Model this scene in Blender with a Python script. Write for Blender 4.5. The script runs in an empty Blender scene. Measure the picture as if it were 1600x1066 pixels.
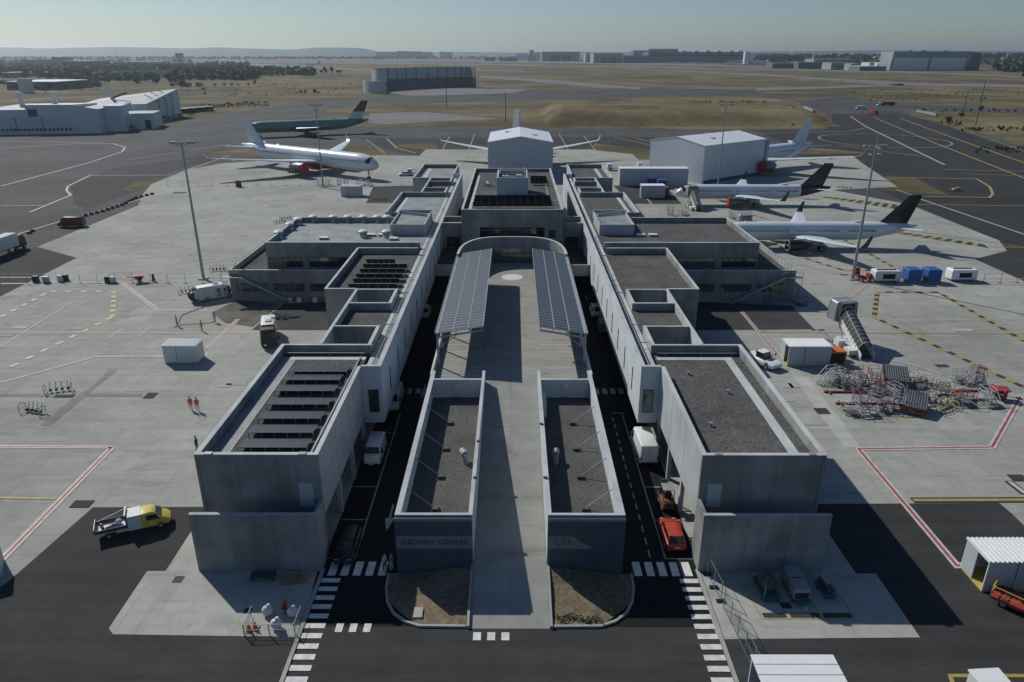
import bpy, bmesh, math, random
from mathutils import Vector, Matrix
random.seed(7)
R = math.radians
scene = bpy.context.scene
# ------------------------------------------------------------------ camera
F_PX, CAM_H, Y_HOR, X_VP, CAM_X = 1134.0, 41.0, 82.0, 803.0, 0.3
PITCH = math.atan((533 - Y_HOR) / F_PX)
CP, SP = math.cos(PITCH), math.sin(PITCH)
cam = bpy.data.cameras.new('camera')
cam.lens = 36 * F_PX / 1600
cam.sensor_width = 36
cam.clip_start, cam.clip_end = 1, 60000
cam_o = bpy.data.objects.new('camera', cam)
scene.collection.objects.link(cam_o)
cam_o.location = (CAM_X, 0, CAM_H)
cam_o.rotation_euler = (R(90) - PITCH, 0, math.atan(3 / F_PX))
scene.camera = cam_o
# ------------------------------------------------------------------ light
SUN_EL, SUN_AZ = R(39), R(-45)          # azimuth from +Y towards +X: the sun stands behind and to the left
world = bpy.data.worlds.new('World'); scene.world = world
world.use_nodes = True
wn = world.node_tree.nodes; wl = world.node_tree.links
bg = wn['Background']
sky = wn.new('ShaderNodeTexSky'); sky.sky_type = 'NISHITA'; sky.sun_disc = False
sky.sun_elevation = SUN_EL; sky.sun_rotation = SUN_AZ
sky.altitude = 150; sky.air_density = 1.0; sky.dust_density = .55; sky.ozone_density = 3.0
tint = wn.new('ShaderNodeMix'); tint.data_type = 'RGBA'; tint.blend_type = 'MULTIPLY'; tint.inputs[0].default_value = 1; tint.inputs[7].default_value = (.84, .975, 1.12, 1)
wl.new(sky.outputs[0], tint.inputs[6]); wl.new(tint.outputs[2], bg.inputs[0])
bg.inputs[1].default_value = 0.08
sun = bpy.data.lights.new('sun', 'SUN'); sun.energy = 5.0; sun.angle = R(0.53); sun.color = (1, .965, .89)
sun_o = bpy.data.objects.new('sun', sun); scene.collection.objects.link(sun_o)
sd = Vector((math.sin(SUN_AZ) * math.cos(SUN_EL), math.cos(SUN_AZ) * math.cos(SUN_EL), math.sin(SUN_EL)))
sun_o.rotation_euler = sd.to_track_quat('Z', 'Y').to_euler()
sun_o.location = (-100, 200, 300)
scene.view_settings.view_transform = 'Standard'; scene.view_settings.look = 'None'
scene.view_settings.exposure = -0.42; scene.view_settings.gamma = 1.0
scene.cycles.max_bounces = 6; scene.cycles.volume_bounces = 0

# ------------------------------------------------------------------ helpers
def at(x, y, z=0.0):
    """photo pixel (1600 wide) -> the world point at height z that shows there"""
    d = F_PX * (CAM_H - z) / (CP * (y - Y_HOR))
    return Vector(((x - X_VP) * d / F_PX + CAM_X, (d - (CAM_H - z) * SP) / CP, z))

MATS = {}
def nd(nt, typ, **kw):
    n = nt.nodes.new(typ)
    for k, v in kw.items(): setattr(n, k, v)
    return n
def ramp(nt, fac, stops, interp='LINEAR'):
    r = nd(nt, 'ShaderNodeValToRGB'); r.color_ramp.interpolation = interp
    els = r.color_ramp.elements
    while len(els) < len(stops): els.new(.5)
    for e, (p, c) in zip(els, stops):
        e.position = p; e.color = (c, c, c, 1) if isinstance(c, (int, float)) else (*c, 1)
    nt.links.new(fac, r.inputs[0]); return r.outputs[0]
def mix(nt, a, b, fac, mode='MIX'):
    m = nd(nt, 'ShaderNodeMix', data_type='RGBA', blend_type=mode)
    for s, v in ((m.inputs[0], fac), (m.inputs[6], a), (m.inputs[7], b)):
        if hasattr(v, 'is_linked') or hasattr(v, 'links'): nt.links.new(v, s)
        elif isinstance(v, (int, float)): s.default_value = v
        else: s.default_value = (*v, 1)
    return m.outputs[2]
def noise(nt, vec, scale, detail=4, rough=.55, sc=None, off=None):
    if sc is not None or off is not None:
        mp = nd(nt, 'ShaderNodeMapping')
        if sc is not None: mp.inputs['Scale'].default_value = sc
        if off is not None: mp.inputs['Location'].default_value = off
        nt.links.new(vec, mp.inputs[0]); vec = mp.outputs[0]
    n = nd(nt, 'ShaderNodeTexNoise'); n.inputs['Scale'].default_value = scale
    n.inputs['Detail'].default_value = detail; n.inputs['Roughness'].default_value = rough
    nt.links.new(vec, n.inputs['Vector']); return n.outputs[0]
def base(name, rough=.7, metal=0.0, spec=.5):
    m = bpy.data.materials.new(name); m.use_nodes = True
    nt = m.node_tree; b = nt.nodes['Principled BSDF']
    b.inputs['Roughness'].default_value = rough; b.inputs['Metallic'].default_value = metal
    b.inputs['Specular IOR Level'].default_value = spec
    tc = nd(nt, 'ShaderNodeTexCoord')
    geo = nd(nt, 'ShaderNodeNewGeometry')
    MATS[name] = m
    return m, nt, b, tc.outputs['Object'], geo.outputs['Position']
def plain(name, col, rough=.5, metal=0.0, var=.12, scale=1.5, spec=.5):
    m, nt, b, ob, pos = base(name, rough, metal, spec)
    n = noise(nt, ob, scale, 5)
    f = ramp(nt, n, [(.3, 1 - var), (.7, 1 + var * .4)])
    c = mix(nt, col, f, 1.0, 'MULTIPLY')
    nt.links.new(c, b.inputs['Base Color'])
    return m
def bumpy(nt, b, h, strength, dist=.02):
    bp = nd(nt, 'ShaderNodeBump'); bp.inputs['Strength'].default_value = strength; bp.inputs['Distance'].default_value = dist
    nt.links.new(h, bp.inputs['Height']); nt.links.new(bp.outputs[0], b.inputs['Normal'])

def cast_concrete(name, col, dark=.62, streak=.5):
    m, nt, b, ob, pos = base(name, .85, spec=.25)
    big = noise(nt, pos, .22, 4, .6); st = noise(nt, pos, 1.0, 4, .6, sc=(.9, .9, .08)); fine = noise(nt, pos, 6, 4, .6)
    c = mix(nt, col, ramp(nt, big, [(.32, dark), (.68, 1.12)]), 1.0, 'MULTIPLY')
    c = mix(nt, c, ramp(nt, st, [(.3, .72), (.6, 1.05)]), streak, 'MULTIPLY')
    c = mix(nt, c, ramp(nt, fine, [(.3, .88), (.7, 1.08)]), .7, 'MULTIPLY')
    nt.links.new(c, b.inputs['Base Color']); bumpy(nt, b, fine, .15, .02)
cast_concrete('precast', (.285, .295, .285), .62, .75)
cast_concrete('precast_light', (.40, .42, .42), .85, .3)
cast_concrete('render_white', (.50, .54, .56), .92, .15)
cast_concrete('coping', (.47, .50, .50), .8, .3)
cast_concrete('kerb', (.36, .36, .34), .8, .2)

def slab_mat(name, col, bw=5.0, bh=5.0, joint=.05, tint=.08, dirt=.35, cx=0, cy=0):
    m, nt, b, ob, pos = base(name, .88, spec=.2)
    mp = nd(nt, 'ShaderNodeMapping'); mp.inputs['Location'].default_value = (cx, cy, 0); nt.links.new(pos, mp.inputs[0])
    br = nd(nt, 'ShaderNodeTexBrick'); br.offset = 0; br.squash = 1
    br.inputs['Scale'].default_value = 1; br.inputs['Brick Width'].default_value = bw; br.inputs['Row Height'].default_value = bh
    br.inputs['Mortar Size'].default_value = joint; br.inputs['Mortar Smooth'].default_value = .3
    br.inputs['Color1'].default_value = (1 - tint,) * 3 + (1,); br.inputs['Color2'].default_value = (1 + tint * .5,) * 3 + (1,)
    br.inputs['Mortar'].default_value = (.76, .76, .76, 1)
    nt.links.new(mp.outputs[0], br.inputs['Vector'])
    c = mix(nt, col, br.outputs[0], 1.0, 'MULTIPLY')
    n1 = noise(nt, pos, .035, 5, .62); n2 = noise(nt, pos, .6, 5, .65); n3 = noise(nt, pos, .5, 5, .6, sc=(.12, 1.2, 1)); n4 = noise(nt, pos, 7, 3, .7)
    c = mix(nt, c, ramp(nt, n1, [(.35, .72), (.5, .96), (.7, 1.14)]), min(1, dirt * 2), 'MULTIPLY')
    c = mix(nt, c, ramp(nt, n2, [(.3, .8), (.6, 1.05)]), .6, 'MULTIPLY')
    c = mix(nt, c, ramp(nt, n3, [(.35, .82), (.6, 1.03)]), .55, 'MULTIPLY')
    c = mix(nt, c, ramp(nt, n4, [(.3, .9), (.7, 1.06)]), .7, 'MULTIPLY')
    sp = noise(nt, pos, .11, 6, .72, off=(31, 7, 0))
    c = mix(nt, c, ramp(nt, sp, [(.60, 1), (.72, .62)]), .9, 'MULTIPLY')
    s2 = noise(nt, pos, .3, 5, .7, sc=(.18, 1.5, 1), off=(9, 50, 0)); c = mix(nt, c, ramp(nt, s2, [(.58, 1), (.72, .66)]), .8, 'MULTIPLY')
    s3 = noise(nt, pos, .3, 5, .7, sc=(1.5, .12, 1), off=(70, 5, 0)); c = mix(nt, c, ramp(nt, s3, [(.60, 1), (.74, .7)]), .7, 'MULTIPLY')
    nt.links.new(c, b.inputs['Base Color'])
slab_mat('apron_concrete', (.345, .35, .318))
slab_mat('pad_concrete', (.40, .40, .365), 9, 8.5, .03, .05, .2, cx=3)
slab_mat('ramp_concrete', (.31, .31, .285), 40, 2.6, .03, .08, .25)

slab_mat('apron_stain', (.25, .253, .23), 5, 5, .04, .05, .4)
slab_mat('apron_pale', (.42, .43, .395), 5, 5, .05, .05, .3)
def asphalt(name, col, streaks=.5, big=.3):
    m, nt, b, ob, pos = base(name, .9, spec=.2)
    n1 = noise(nt, pos, .03, 5, .6); n2 = noise(nt, pos, .25, 5, .65); n3 = noise(nt, pos, 1, 5, .7, sc=(.05, .6, 1)); n4 = noise(nt, pos, 9, 3, .8)
    c = mix(nt, col, ramp(nt, n1, [(.3, 1 - big), (.7, 1 + big * .6)]), 1.0, 'MULTIPLY')
    c = mix(nt, c, ramp(nt, n2, [(.3, .8), (.7, 1.25)]), .7, 'MULTIPLY')
    c = mix(nt, c, ramp(nt, n3, [(.35, .8), (.65, 1.2)]), streaks, 'MULTIPLY')
    c = mix(nt, c, ramp(nt, n4, [(.25, .72), (.75, 1.3)]), .7, 'MULTIPLY')
    nt.links.new(c, b.inputs['Base Color']); bumpy(nt, b, n4, .3, .02)
asphalt('asphalt_new', (.043, .043, .043), .8, .18)
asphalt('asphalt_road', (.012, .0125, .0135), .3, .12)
asphalt('asphalt_apron', (.068, .069, .069), 1.0, .35)
asphalt('asphalt_dark', (.036, .037, .038), 1.0, .3)
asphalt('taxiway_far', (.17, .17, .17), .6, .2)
asphalt('tyre_worn', (.052, .052, .052), .8, .3)
asphalt('asphalt_patch', (.045, .045, .046), .5, .3)

def dry_grass():
    m, nt, b, ob, pos = base('dry_grass', .95, spec=.1)
    n1 = noise(nt, pos, .004, 6, .65); n2 = noise(nt, pos, .02, 7, .7, sc=(.35, 1.6, 1)); n3 = noise(nt, pos, .25, 5, .75); n4 = noise(nt, pos, .012, 6, .7, off=(300, 90, 0))
    c = mix(nt, (.108, .083, .045), (.172, .138, .076), ramp(nt, n2, [(.4, 0), (.6, 1)]))
    c = mix(nt, c, (.07, .06, .036), ramp(nt, n1, [(.47, 0), (.58, .85)]))
    c = mix(nt, c, (.215, .185, .105), ramp(nt, n4, [(.50, 0), (.64, .75)]))
    c = mix(nt, c, (.055, .065, .033), ramp(nt, n4, [(.34, .85), (.46, 0)]))
    c = mix(nt, c, ramp(nt, n3, [(.3, .72), (.7, 1.25)]), .8, 'MULTIPLY')
    nt.links.new(c, b.inputs['Base Color']); bumpy(nt, b, n3, .4, .3)
dry_grass()
def gravel(name, c1, c2, s=9):
    m, nt, b, ob, pos = base(name, .95, spec=.15)
    n = noise(nt, pos, s, 4, .85); n2 = noise(nt, pos, .22, 6, .7)
    c = mix(nt, c1, c2, ramp(nt, n, [(.35, 0), (.65, 1)]))
    c = mix(nt, c, ramp(nt, n2, [(.35, .7), (.65, 1.18)]), .9, 'MULTIPLY')
    nt.links.new(c, b.inputs['Base Color']); bumpy(nt, b, n, .8, .04)
gravel('roof_gravel', (.034, .0335, .0325), (.165, .162, .157), 5)
gravel('soil_wet', (.10, .095, .075), (.17, .165, .13), .4)
gravel('soil', (.11, .085, .055), (.26, .21, .145), 3)
m, nt, b, ob, pos = base('membrane', .6, spec=.4)
n1 = noise(nt, pos, .35, 5, .65); n2 = noise(nt, pos, 3, 4, .6)
c = mix(nt, (.17, .19, .185), (.27, .29, .28), ramp(nt, n1, [(.35, 0), (.6, 1)])); c = mix(nt, c, ramp(nt, n2, [(.3, .85), (.7, 1.1)]), .7, 'MULTIPLY')
nt.links.new(c, b.inputs['Base Color'])

def foliage(name, c1, c2):
    m, nt, b, ob, pos = base(name, .8, spec=.2)
    n = noise(nt, pos, .5, 3, .7)
    c = mix(nt, c1, c2, ramp(nt, n, [(.35, 0), (.65, 1)]))
    nt.links.new(c, b.inputs['Base Color'])
foliage('leaf_dark', (.022, .034, .014), (.052, .072, .028))
foliage('leaf_mid', (.042, .062, .022), (.095, .115, .045))
foliage('leaf_olive', (.07, .075, .03), (.13, .125, .06))
plain('bark', (.10, .07, .05), .9)
foliage('hill_wood', (.03, .045, .035), (.06, .07, .045))

plain('paint_white', (.62, .62, .60), .7, var=.25, scale=2)
plain('paint_line', (.50, .48, .45), .7, var=.3, scale=2)
plain('paint_pale', (.36, .355, .33), .7, var=.35, scale=1)
plain('paint_red', (.32, .065, .06), .7, var=.25, scale=2)
plain('paint_yellow', (.36, .28, .07), .7, var=.25, scale=2)
plain('paint_pale_yellow', (.50, .42, .22), .7, var=.3, scale=2)
plain('paint_black', (.03, .03, .03), .8)
plain('metal_grey', (.30, .32, .33), .45, .3)
plain('metal_dark', (.06, .068, .075), .6, .1)
plain('steel', (.30, .32, .33), .6, .2)
plain('galv', (.30, .335, .35), .5, .3)
plain('white_paint', (.72, .74, .73), .35, var=.05)
plain('white_dull', (.60, .62, .60), .6, var=.12)
plain('aircraft_white', (.64, .67, .69), .25, var=.03, scale=.3)
plain('aircraft_green', (.17, .27, .20), .45, var=.22, scale=.5)
plain('aircraft_maroon', (.05, .022, .03), .3)
plain('aircraft_darkgreen', (.015, .026, .017), .3)
plain('aircraft_teal', (.01, .055, .045), .3)
plain('aircraft_red', (.33, .035, .035), .45)
plain('aircraft_redfin', (.16, .03, .03), .4)
plain('aircraft_blue', (.03, .17, .30), .4)
plain('engine_grey', (.13, .13, .14), .35, .3)
plain('engine_brown', (.035, .018, .016), .3)
plain('tyre', (.018, .018, .018), .9)
plain('rim', (.42, .43, .43), .4, .4)
plain('yellow', (.62, .47, .09), .4, var=.1)
plain('yellow_rack', (.50, .40, .12), .5)
plain('orange', (.58, .16, .03), .5)
plain('orange_suit', (.62, .13, .04), .8)
plain('red', (.33, .04, .035), .5)
plain('car_red', (.40, .045, .022), .25)
plain('dark_red', (.13, .02, .025), .35)
plain('rust_red', (.20, .065, .045), .8, var=.3)
plain('blue', (.018, .09, .30), .6)
plain('light_blue', (.16, .42, .50), .4)
plain('teal_metal', (.02, .12, .15), .5)
plain('black', (.014, .014, .016), .5)
plain('car_black', (.01, .011, .014), .15)
plain('interior', (.02, .022, .024), .8)
plain('skin', (.42, .25, .18), .6)
plain('hair', (.035, .025, .02), .8)
plain('cloth_white', (.55, .56, .56), .8)
plain('cloth_dark', (.03, .032, .04), .8)
plain('cloth_beige', (.30, .26, .20), .8)
plain('tank_dirty', (.10, .09, .075), .8, var=.7, scale=3)
plain('wood', (.30, .21, .12), .8)
plain('cladding_white', (.56, .60, .61), .5, var=.06)
plain('cladding_grey', (.40, .45, .48), .5, var=.06, scale=.4)
plain('cladding_dark', (.10, .12, .13), .6)
plain('town_wall', (.30, .31, .31), .8, var=.25, scale=.1)
plain('town_dark', (.12, .14, .155), .7, var=.2, scale=.1)
plain('town_roof', (.42, .44, .45), .7, var=.2, scale=.1)
plain('town_blue', (.035, .05, .062), 1.0, spec=.0)
plain('town_tan', (.34, .27, .20), .8, var=.2, scale=.1)
plain('facade_blue', (.055, .09, .112), .35, var=.1, spec=.5)
plain('facade_band', (.17, .21, .23), .4, var=.1)
plain('lettering_dark', (.075, .095, .105), .5)
plain('lettering_rust', (.13, .12, .12), .5)
plain('truck_dirty', (.085, .075, .06), .8, var=.6, scale=2)
def glass(name, col, rough=.06, spec=1.0):
    m, nt, b, ob, pos = base(name, rough, spec=spec)
    n = noise(nt, pos, .7, 2); c = mix(nt, col, ramp(nt, n, [(.35, .7), (.65, 1.3)]), 1.0, 'MULTIPLY')
    nt.links.new(c, b.inputs['Base Color']); return b
glass('window_glass', (.022, .032, .034)); glass('tinted', (.012, .016, .02)); glass('glass_green', (.07, .11, .10))
glass('mesh_panel', (.09, .10, .10), .7, .2)
b = glass('water', (.04, .055, .055), .35, .3)
# corrugated sheet: light ribs
def ribbed(name, col, period, axis='X', depth=.6):
    m, nt, b, ob, pos = base(name, .55)
    sp = nd(nt, 'ShaderNodeSeparateXYZ'); nt.links.new(ob, sp.inputs[0])
    w = nd(nt, 'ShaderNodeMath', operation='MULTIPLY'); w.inputs[1].default_value = 6.28318 / period; nt.links.new(sp.outputs[axis], w.inputs[0])
    s = nd(nt, 'ShaderNodeMath', operation='SINE'); nt.links.new(w.outputs[0], s.inputs[0])
    n = noise(nt, ob, .8, 5, .6); c = mix(nt, col, ramp(nt, n, [(.3, .85), (.7, 1.05)]), 1.0, 'MULTIPLY')
    nt.links.new(c, b.inputs['Base Color']); bumpy(nt, b, s.outputs[0], depth, .05)
ribbed('sheet_x', (.58, .62, .62), .35, 'X'); ribbed('sheet_y', (.58, .62, .62), .35, 'Y'); ribbed('hangar_sheet', (.52, .56, .57), 1.2, 'X', .15)
ribbed('enclosure_sheet', (.40, .45, .46), 5.0, 'X', .4)
# solar cells: dark panels with a pale grid
def solar(name, pw, ph, line, col=(.022, .033, .05), lc=(.28, .31, .33), rough=.3):
    m, nt, b, ob, pos = base(name, rough, spec=.6)
    br = nd(nt, 'ShaderNodeTexBrick'); br.offset = 0
    br.inputs['Scale'].default_value = 1; br.inputs['Brick Width'].default_value = pw; br.inputs['Row Height'].default_value = ph
    br.inputs['Mortar Size'].default_value = line; br.inputs['Mortar Smooth'].default_value = .1
    br.inputs['Color1'].default_value = (*col, 1); br.inputs['Color2'].default_value = (col[0] * 1.3, col[1] * 1.3, col[2] * 1.3, 1)
    br.inputs['Mortar'].default_value = (*lc, 1)
    uvn = nd(nt, 'ShaderNodeUVMap'); nt.links.new(uvn.outputs[0], br.inputs['Vector'])
    nt.links.new(br.outputs[0], b.inputs['Base Color'])
solar('solar_canopy', 1.85, 1.02, .075, (.03, .04, .053), (.24, .27, .285), .5)
solar('solar_roof', 2.0, 9.0, .022, (.014, .019, .025), (.24, .27, .28), .45)

class MB:
    """collects shapes, then links them as ONE mesh object"""
    def __init__(s): s.v = []; s.f = []; s.m = []; s.ms = []; s.uv = {}
    def mi(s, m):
        if m not in s.ms: s.ms.append(m)
        return s.ms.index(m)
    def add(s, vs, fs, m):
        o = len(s.v); s.v += [tuple(v) for v in vs]; k = s.mi(m)
        for f in fs: s.f.append([o + i for i in f]); s.m.append(k)
        return s
    def box(s, x0, x1, y0, y1, z0, z1, m):
        if x0 > x1: x0, x1 = x1, x0
        if y0 > y1: y0, y1 = y1, y0
        v = [(x0, y0, z0), (x1, y0, z0), (x1, y1, z0), (x0, y1, z0), (x0, y0, z1), (x1, y0, z1), (x1, y1, z1), (x0, y1, z1)]
        return s.add(v, [(0, 3, 2, 1), (4, 5, 6, 7), (0, 1, 5, 4), (1, 2, 6, 5), (2, 3, 7, 6), (3, 0, 4, 7)], m)
    def bar(s, a, b, w, h, m, up=(0, 0, 1)):
        a, b = Vector(a), Vector(b); d = (b - a).normalized(); u = Vector(up)
        if abs(d.dot(u)) > .98: u = Vector((0, 1, 0))
        sx = d.cross(u).normalized() * w / 2; sz = sx.cross(d).normalized() * h / 2
        v = [p + i * sx + j * sz for p in (a, b) for i, j in ((-1, -1), (1, -1), (1, 1), (-1, 1))]
        return s.add(v, [(0, 1, 2, 3), (7, 6, 5, 4), (0, 4, 5, 1), (1, 5, 6, 2), (2, 6, 7, 3), (3, 7, 4, 0)], m)
    def prism(s, poly, z0, z1, m):
        n = len(poly); A = sum(poly[i][0] * poly[(i + 1) % n][1] - poly[(i + 1) % n][0] * poly[i][1] for i in range(n))
        if A < 0: poly = poly[::-1]
        v = [(p[0], p[1], z0) for p in poly] + [(p[0], p[1], z1) for p in poly]
        f = [list(range(n))[::-1], list(range(n, 2 * n))] + [[i, (i + 1) % n, n + (i + 1) % n, n + i] for i in range(n)]
        return s.add(v, f, m)
    def cyl(s, a, b, r0, r1, m, n=12, cap=True):
        a, b = Vector(a), Vector(b); d = (b - a).normalized(); u = Vector((0, 0, 1)) if abs(d.z) < .9 else Vector((1, 0, 0))
        x = d.cross(u).normalized(); y = d.cross(x)
        v = [p + (x * math.cos(t) + y * math.sin(t)) * r for p, r in ((a, r0), (b, r1)) for t in [i * 2 * math.pi / n for i in range(n)]]
        f = [(i, n + i, n + (i + 1) % n, (i + 1) % n) for i in range(n)]
        if cap: f += [list(range(n)), list(range(n, 2 * n))[::-1]]
        return s.add(v, f, m)
    def tube(s, pts, r, m, n=6):
        for a, b in zip(pts, pts[1:]): s.cyl(a, b, r, r, m, n)
        return s
    def loft(s, rings, m, cap=True):
        n = len(rings[0]); v = [p for r in rings for p in r]; f = []
        for k in range(len(rings) - 1):
            for i in range(n): f.append((k * n + i, k * n + (i + 1) % n, (k + 1) * n + (i + 1) % n, (k + 1) * n + i))
        if cap: f += [list(range(n))[::-1], list(range((len(rings) - 1) * n, len(rings) * n))]
        return s.add(v, f, m)
    def ball(s, c, rx, ry, rz, m, nu=10, nv=6):
        rings = []
        for j in range(1, nv):
            ph = math.pi * j / nv - math.pi / 2
            rings.append([(c[0] + rx * math.cos(ph) * math.cos(t), c[1] + ry * math.cos(ph) * math.sin(t), c[2] + rz * math.sin(ph)) for t in [i * 2 * math.pi / nu for i in range(nu)]])
        return s.loft(rings, m)
    def quad(s, a, b, c, d, m): return s.add([a, b, c, d], [(0, 1, 2, 3)], m)
    def build(s, name, parent=None, smooth=False, loc=None, fix=True):
        me = bpy.data.meshes.new(name); me.from_pydata(s.v, [], s.f)
        for k in s.ms: me.materials.append(MATS[k])
        for p, k in zip(me.polygons, s.m): p.material_index = k; p.use_smooth = smooth
        if fix:
            bm = bmesh.new(); bm.from_mesh(me); bmesh.ops.recalc_face_normals(bm, faces=bm.faces)
            bm.to_mesh(me); bm.free()
        if smooth: me.set_sharp_from_angle(angle=R(40))
        o = bpy.data.objects.new(name, me); scene.collection.objects.link(o)
        if parent: o.parent = parent
        if loc is not None: o.location = loc
        return o
def tag(o, label=None, cat=None, group=None, kind=None):
    for k, v in (('label', label), ('category', cat), ('group', group), ('kind', kind)):
        if v: o[k] = v
    return o
def thing(name, label, cat, loc=(0, 0, 0), rz=0, group=None):
    o = bpy.data.objects.new(name, None); scene.collection.objects.link(o)
    o.location = loc; o.rotation_euler = (0, 0, rz); o.empty_display_size = .5
    return tag(o, label, cat, group)
def kids(o): return [c for c in scene.collection.objects if c.parent is o]
CH = {}
def tree_of(o):
    d = {}
    for c in scene.collection.objects:
        if c.parent: d.setdefault(c.parent.name, []).append(c)
    return d
def copy_tree(o, loc=None, rz=None, label=None, group=None, _d=None, _p=None):
    d = _d or tree_of(o); c = o.copy(); scene.collection.objects.link(c)
    if _p is not None: c.parent = _p
    for ch in d.get(o.name, []): copy_tree(ch, _d=d, _p=c)
    if loc is not None: c.location = loc
    if rz is not None: c.rotation_euler = (0, 0, rz)
    if label: c['label'] = label
    if group: c['group'] = group
    return c
def struct(name, mb, smooth=False): return tag(mb.build(name, smooth=smooth), kind='structure')
# ------------------------------------------------------------------ ground sheets
def sheet(name, m, polys, z, px=True, kind='structure', thick=None):
    mb = MB()
    for poly in polys:
        pts = [at(*p) for p in poly] if px else [Vector((*p, 0)) for p in poly]
        mb.add([(p.x, p.y, z) for p in pts], [list(range(len(pts)))], m)
    o = mb.build(name, fix=False)
    for p in o.data.polygons:
        if p.normal.z < 0: p.flip()
    return tag(o, kind=kind)
g = MB(); g.add([(-14000, -200, 0), (14000, -200, 0), (14000, 16000, 0), (-14000, 16000, 0)], [(0, 1, 2, 3)], 'dry_grass')
struct('ground', g)
L, C, RR = (0, 0), (0, 0), (0, 0)
sheet('taxiway', 'asphalt_apron', [
    [(-1500, 1066), (-900, 330), (0, 212), (152, 212), (253, 197), (329, 182), (400, 169.5), (470, 160), (552, 156), (635, 143), (800, 141), (1007, 138), (1100, 138.5), (1200, 141), (1180, 147.6), (1259, 157), (1320, 151), (1420, 163), (1600, 171), (1800, 178), (1800, 183), (1600, 177), (1403, 172), (1430, 183), (1461, 191), (1530, 213), (1600, 238), (1800, 300), (2600, 600), (3600, 1066)],
], .02)
sheet('dark_taxiway', 'asphalt_dark', [
    [(1180, 204), (1290, 202), (1298, 196), (1300, 178), (1345, 178), (1405, 178), (1461, 191), (1600, 238), (1800, 300), (2600, 600), (1800, 560), (1600, 440), (1522, 405), (1572, 392), (1560, 376), (1420, 318), (1240, 240), (1245, 232)],
    [(0, 566), (-700, 900), (-900, 420), (-200, 420), (57, 387), (119, 404)],
    [(134, 328), (210, 300), (270, 268), (335, 250), (380, 235), (345, 232), (280, 250), (180, 262), (110, 290), (115, 318)],
    [(560, 216), (760, 216), (762, 234), (665, 232), (655, 243), (615, 238)],
    [(860, 214), (1024, 214), (1024, 234), (928, 224), (925, 232), (865, 234)]], .035)
sheet('far_taxiway', 'taxiway_far', [
    [(340, 95.5), (600, 98), (830, 101), (1200, 116.5), (1420, 129.5), (1600, 133), (1700, 134), (1700, 139), (1600, 137), (1400, 133.5), (1200, 119), (900, 104), (600, 99.5), (340, 96.6)],
    [(330, 98), (440, 101), (566, 108.5), (700, 108), (820, 110.5), (820, 112), (700, 110), (566, 110.5), (430, 103), (330, 102)],
    [(750, 118.5), (870, 126), (1000, 137), (1000, 140), (930, 136), (750, 121)],
    [(1180, 138), (1300, 135), (1411, 131), (1411, 133.5), (1300, 138), (1180, 142)],
    [(575, 192), (578, 178), (660, 175), (770, 185), (782, 186.5), (700, 189), (600, 195)],
    [(600, 146), (700, 138.5), (830, 139.5), (800, 146), (700, 149), (640, 150)],
    [(800, 102.5), (1000, 104), (1200, 109), (1400, 111), (1600, 119), (1600, 121), (1400, 113.5), (1200, 110.5), (1000, 105.5), (800, 103.5)],
    [(300, 92.2), (560, 93.4), (820, 95.2), (1000, 98), (1100, 101), (1250, 106.5), (1250, 108), (1100, 103), (900, 99), (600, 95), (300, 93.2)]], .12)
sheet('grass_verge', 'dry_grass', [
    [(506, 181), (511, 170.5), (580, 163.5), (800, 158), (1035, 151.5), (1180, 151), (1240, 158), (1290, 177), (1298, 194), (1285, 201.5), (1180, 203), (851, 201), (800, 200), (580, 198.5), (520, 196), (560, 189)],
    [(530, 228), (568, 226), (612, 243), (560, 246)],
    [(612, 226), (684, 224), (684, 235), (650, 233), (625, 231)],
    [(310, 241), (385, 232), (440, 235), (400, 245), (330, 246)],
    [(190, 297), (215, 281), (250, 277), (262, 282), (235, 290), (205, 300)],
    [(1245, 241), (1267, 231), (1345, 238), (1350, 240)],
    [(1379.5, 276.6), (1429, 278), (1482, 305), (1364, 297), (1400, 292)],
    [(152, 211), (253, 196), (290, 187), (310, 178), (345, 176), (270, 176), (180, 196)]], .06)
sheet('grass_patch', 'dry_grass', [[(925, 232), (928, 224.5), (1024, 235), (1024, 250), (997, 250), (988, 241), (936, 236)]], .10)
W = (-1, 44)
sheet('apron', 'apron_concrete', [
    [(305, 795), (145, 795), (12, 912), (-150, 1066), (-900, 1300), (-500, 700), (0, 464.5), (119, 404), (57, 387), (215, 322), (222, 305), (235, 289), (291, 266), (345, 256), (400, 252), (599, 243), (655, 244), (665, 234), (925, 234), (936, 236), (988, 241), (997, 250), (1024, 250), (1170, 255), (1230, 247), (1329, 243.7), (1401.8, 292.3), (1300, 297), (1420, 320), (1560, 376), (1572, 392), (1522, 405), (1600, 440), (1800, 520), (2400, 900), (1900, 940), (1600, 822), (1577, 800), (1560, 786), (1276, 788), (1100, 793), (500, 793)]], .075)
sheet('asphalt_apron', 'asphalt_new', [
    [(303, 794), (145, 795), (12, 912), (-600, 1300), (2300, 1300), (1900, 940), (1600, 822), (1577, 800), (1560, 786), (1276, 788)]], .085)
sheet('asphalt_patch', 'asphalt_patch', [
    [(443, 476), (515, 472), (515, 517), (393, 517)], [(1092, 472), (1237, 478), (1272, 515), (1060, 517)],
    [(583, 292), (660, 290), (660, 318), (572, 318)], [(958, 290), (1040, 292), (1065, 319), (985, 319)]], .09)
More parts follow.
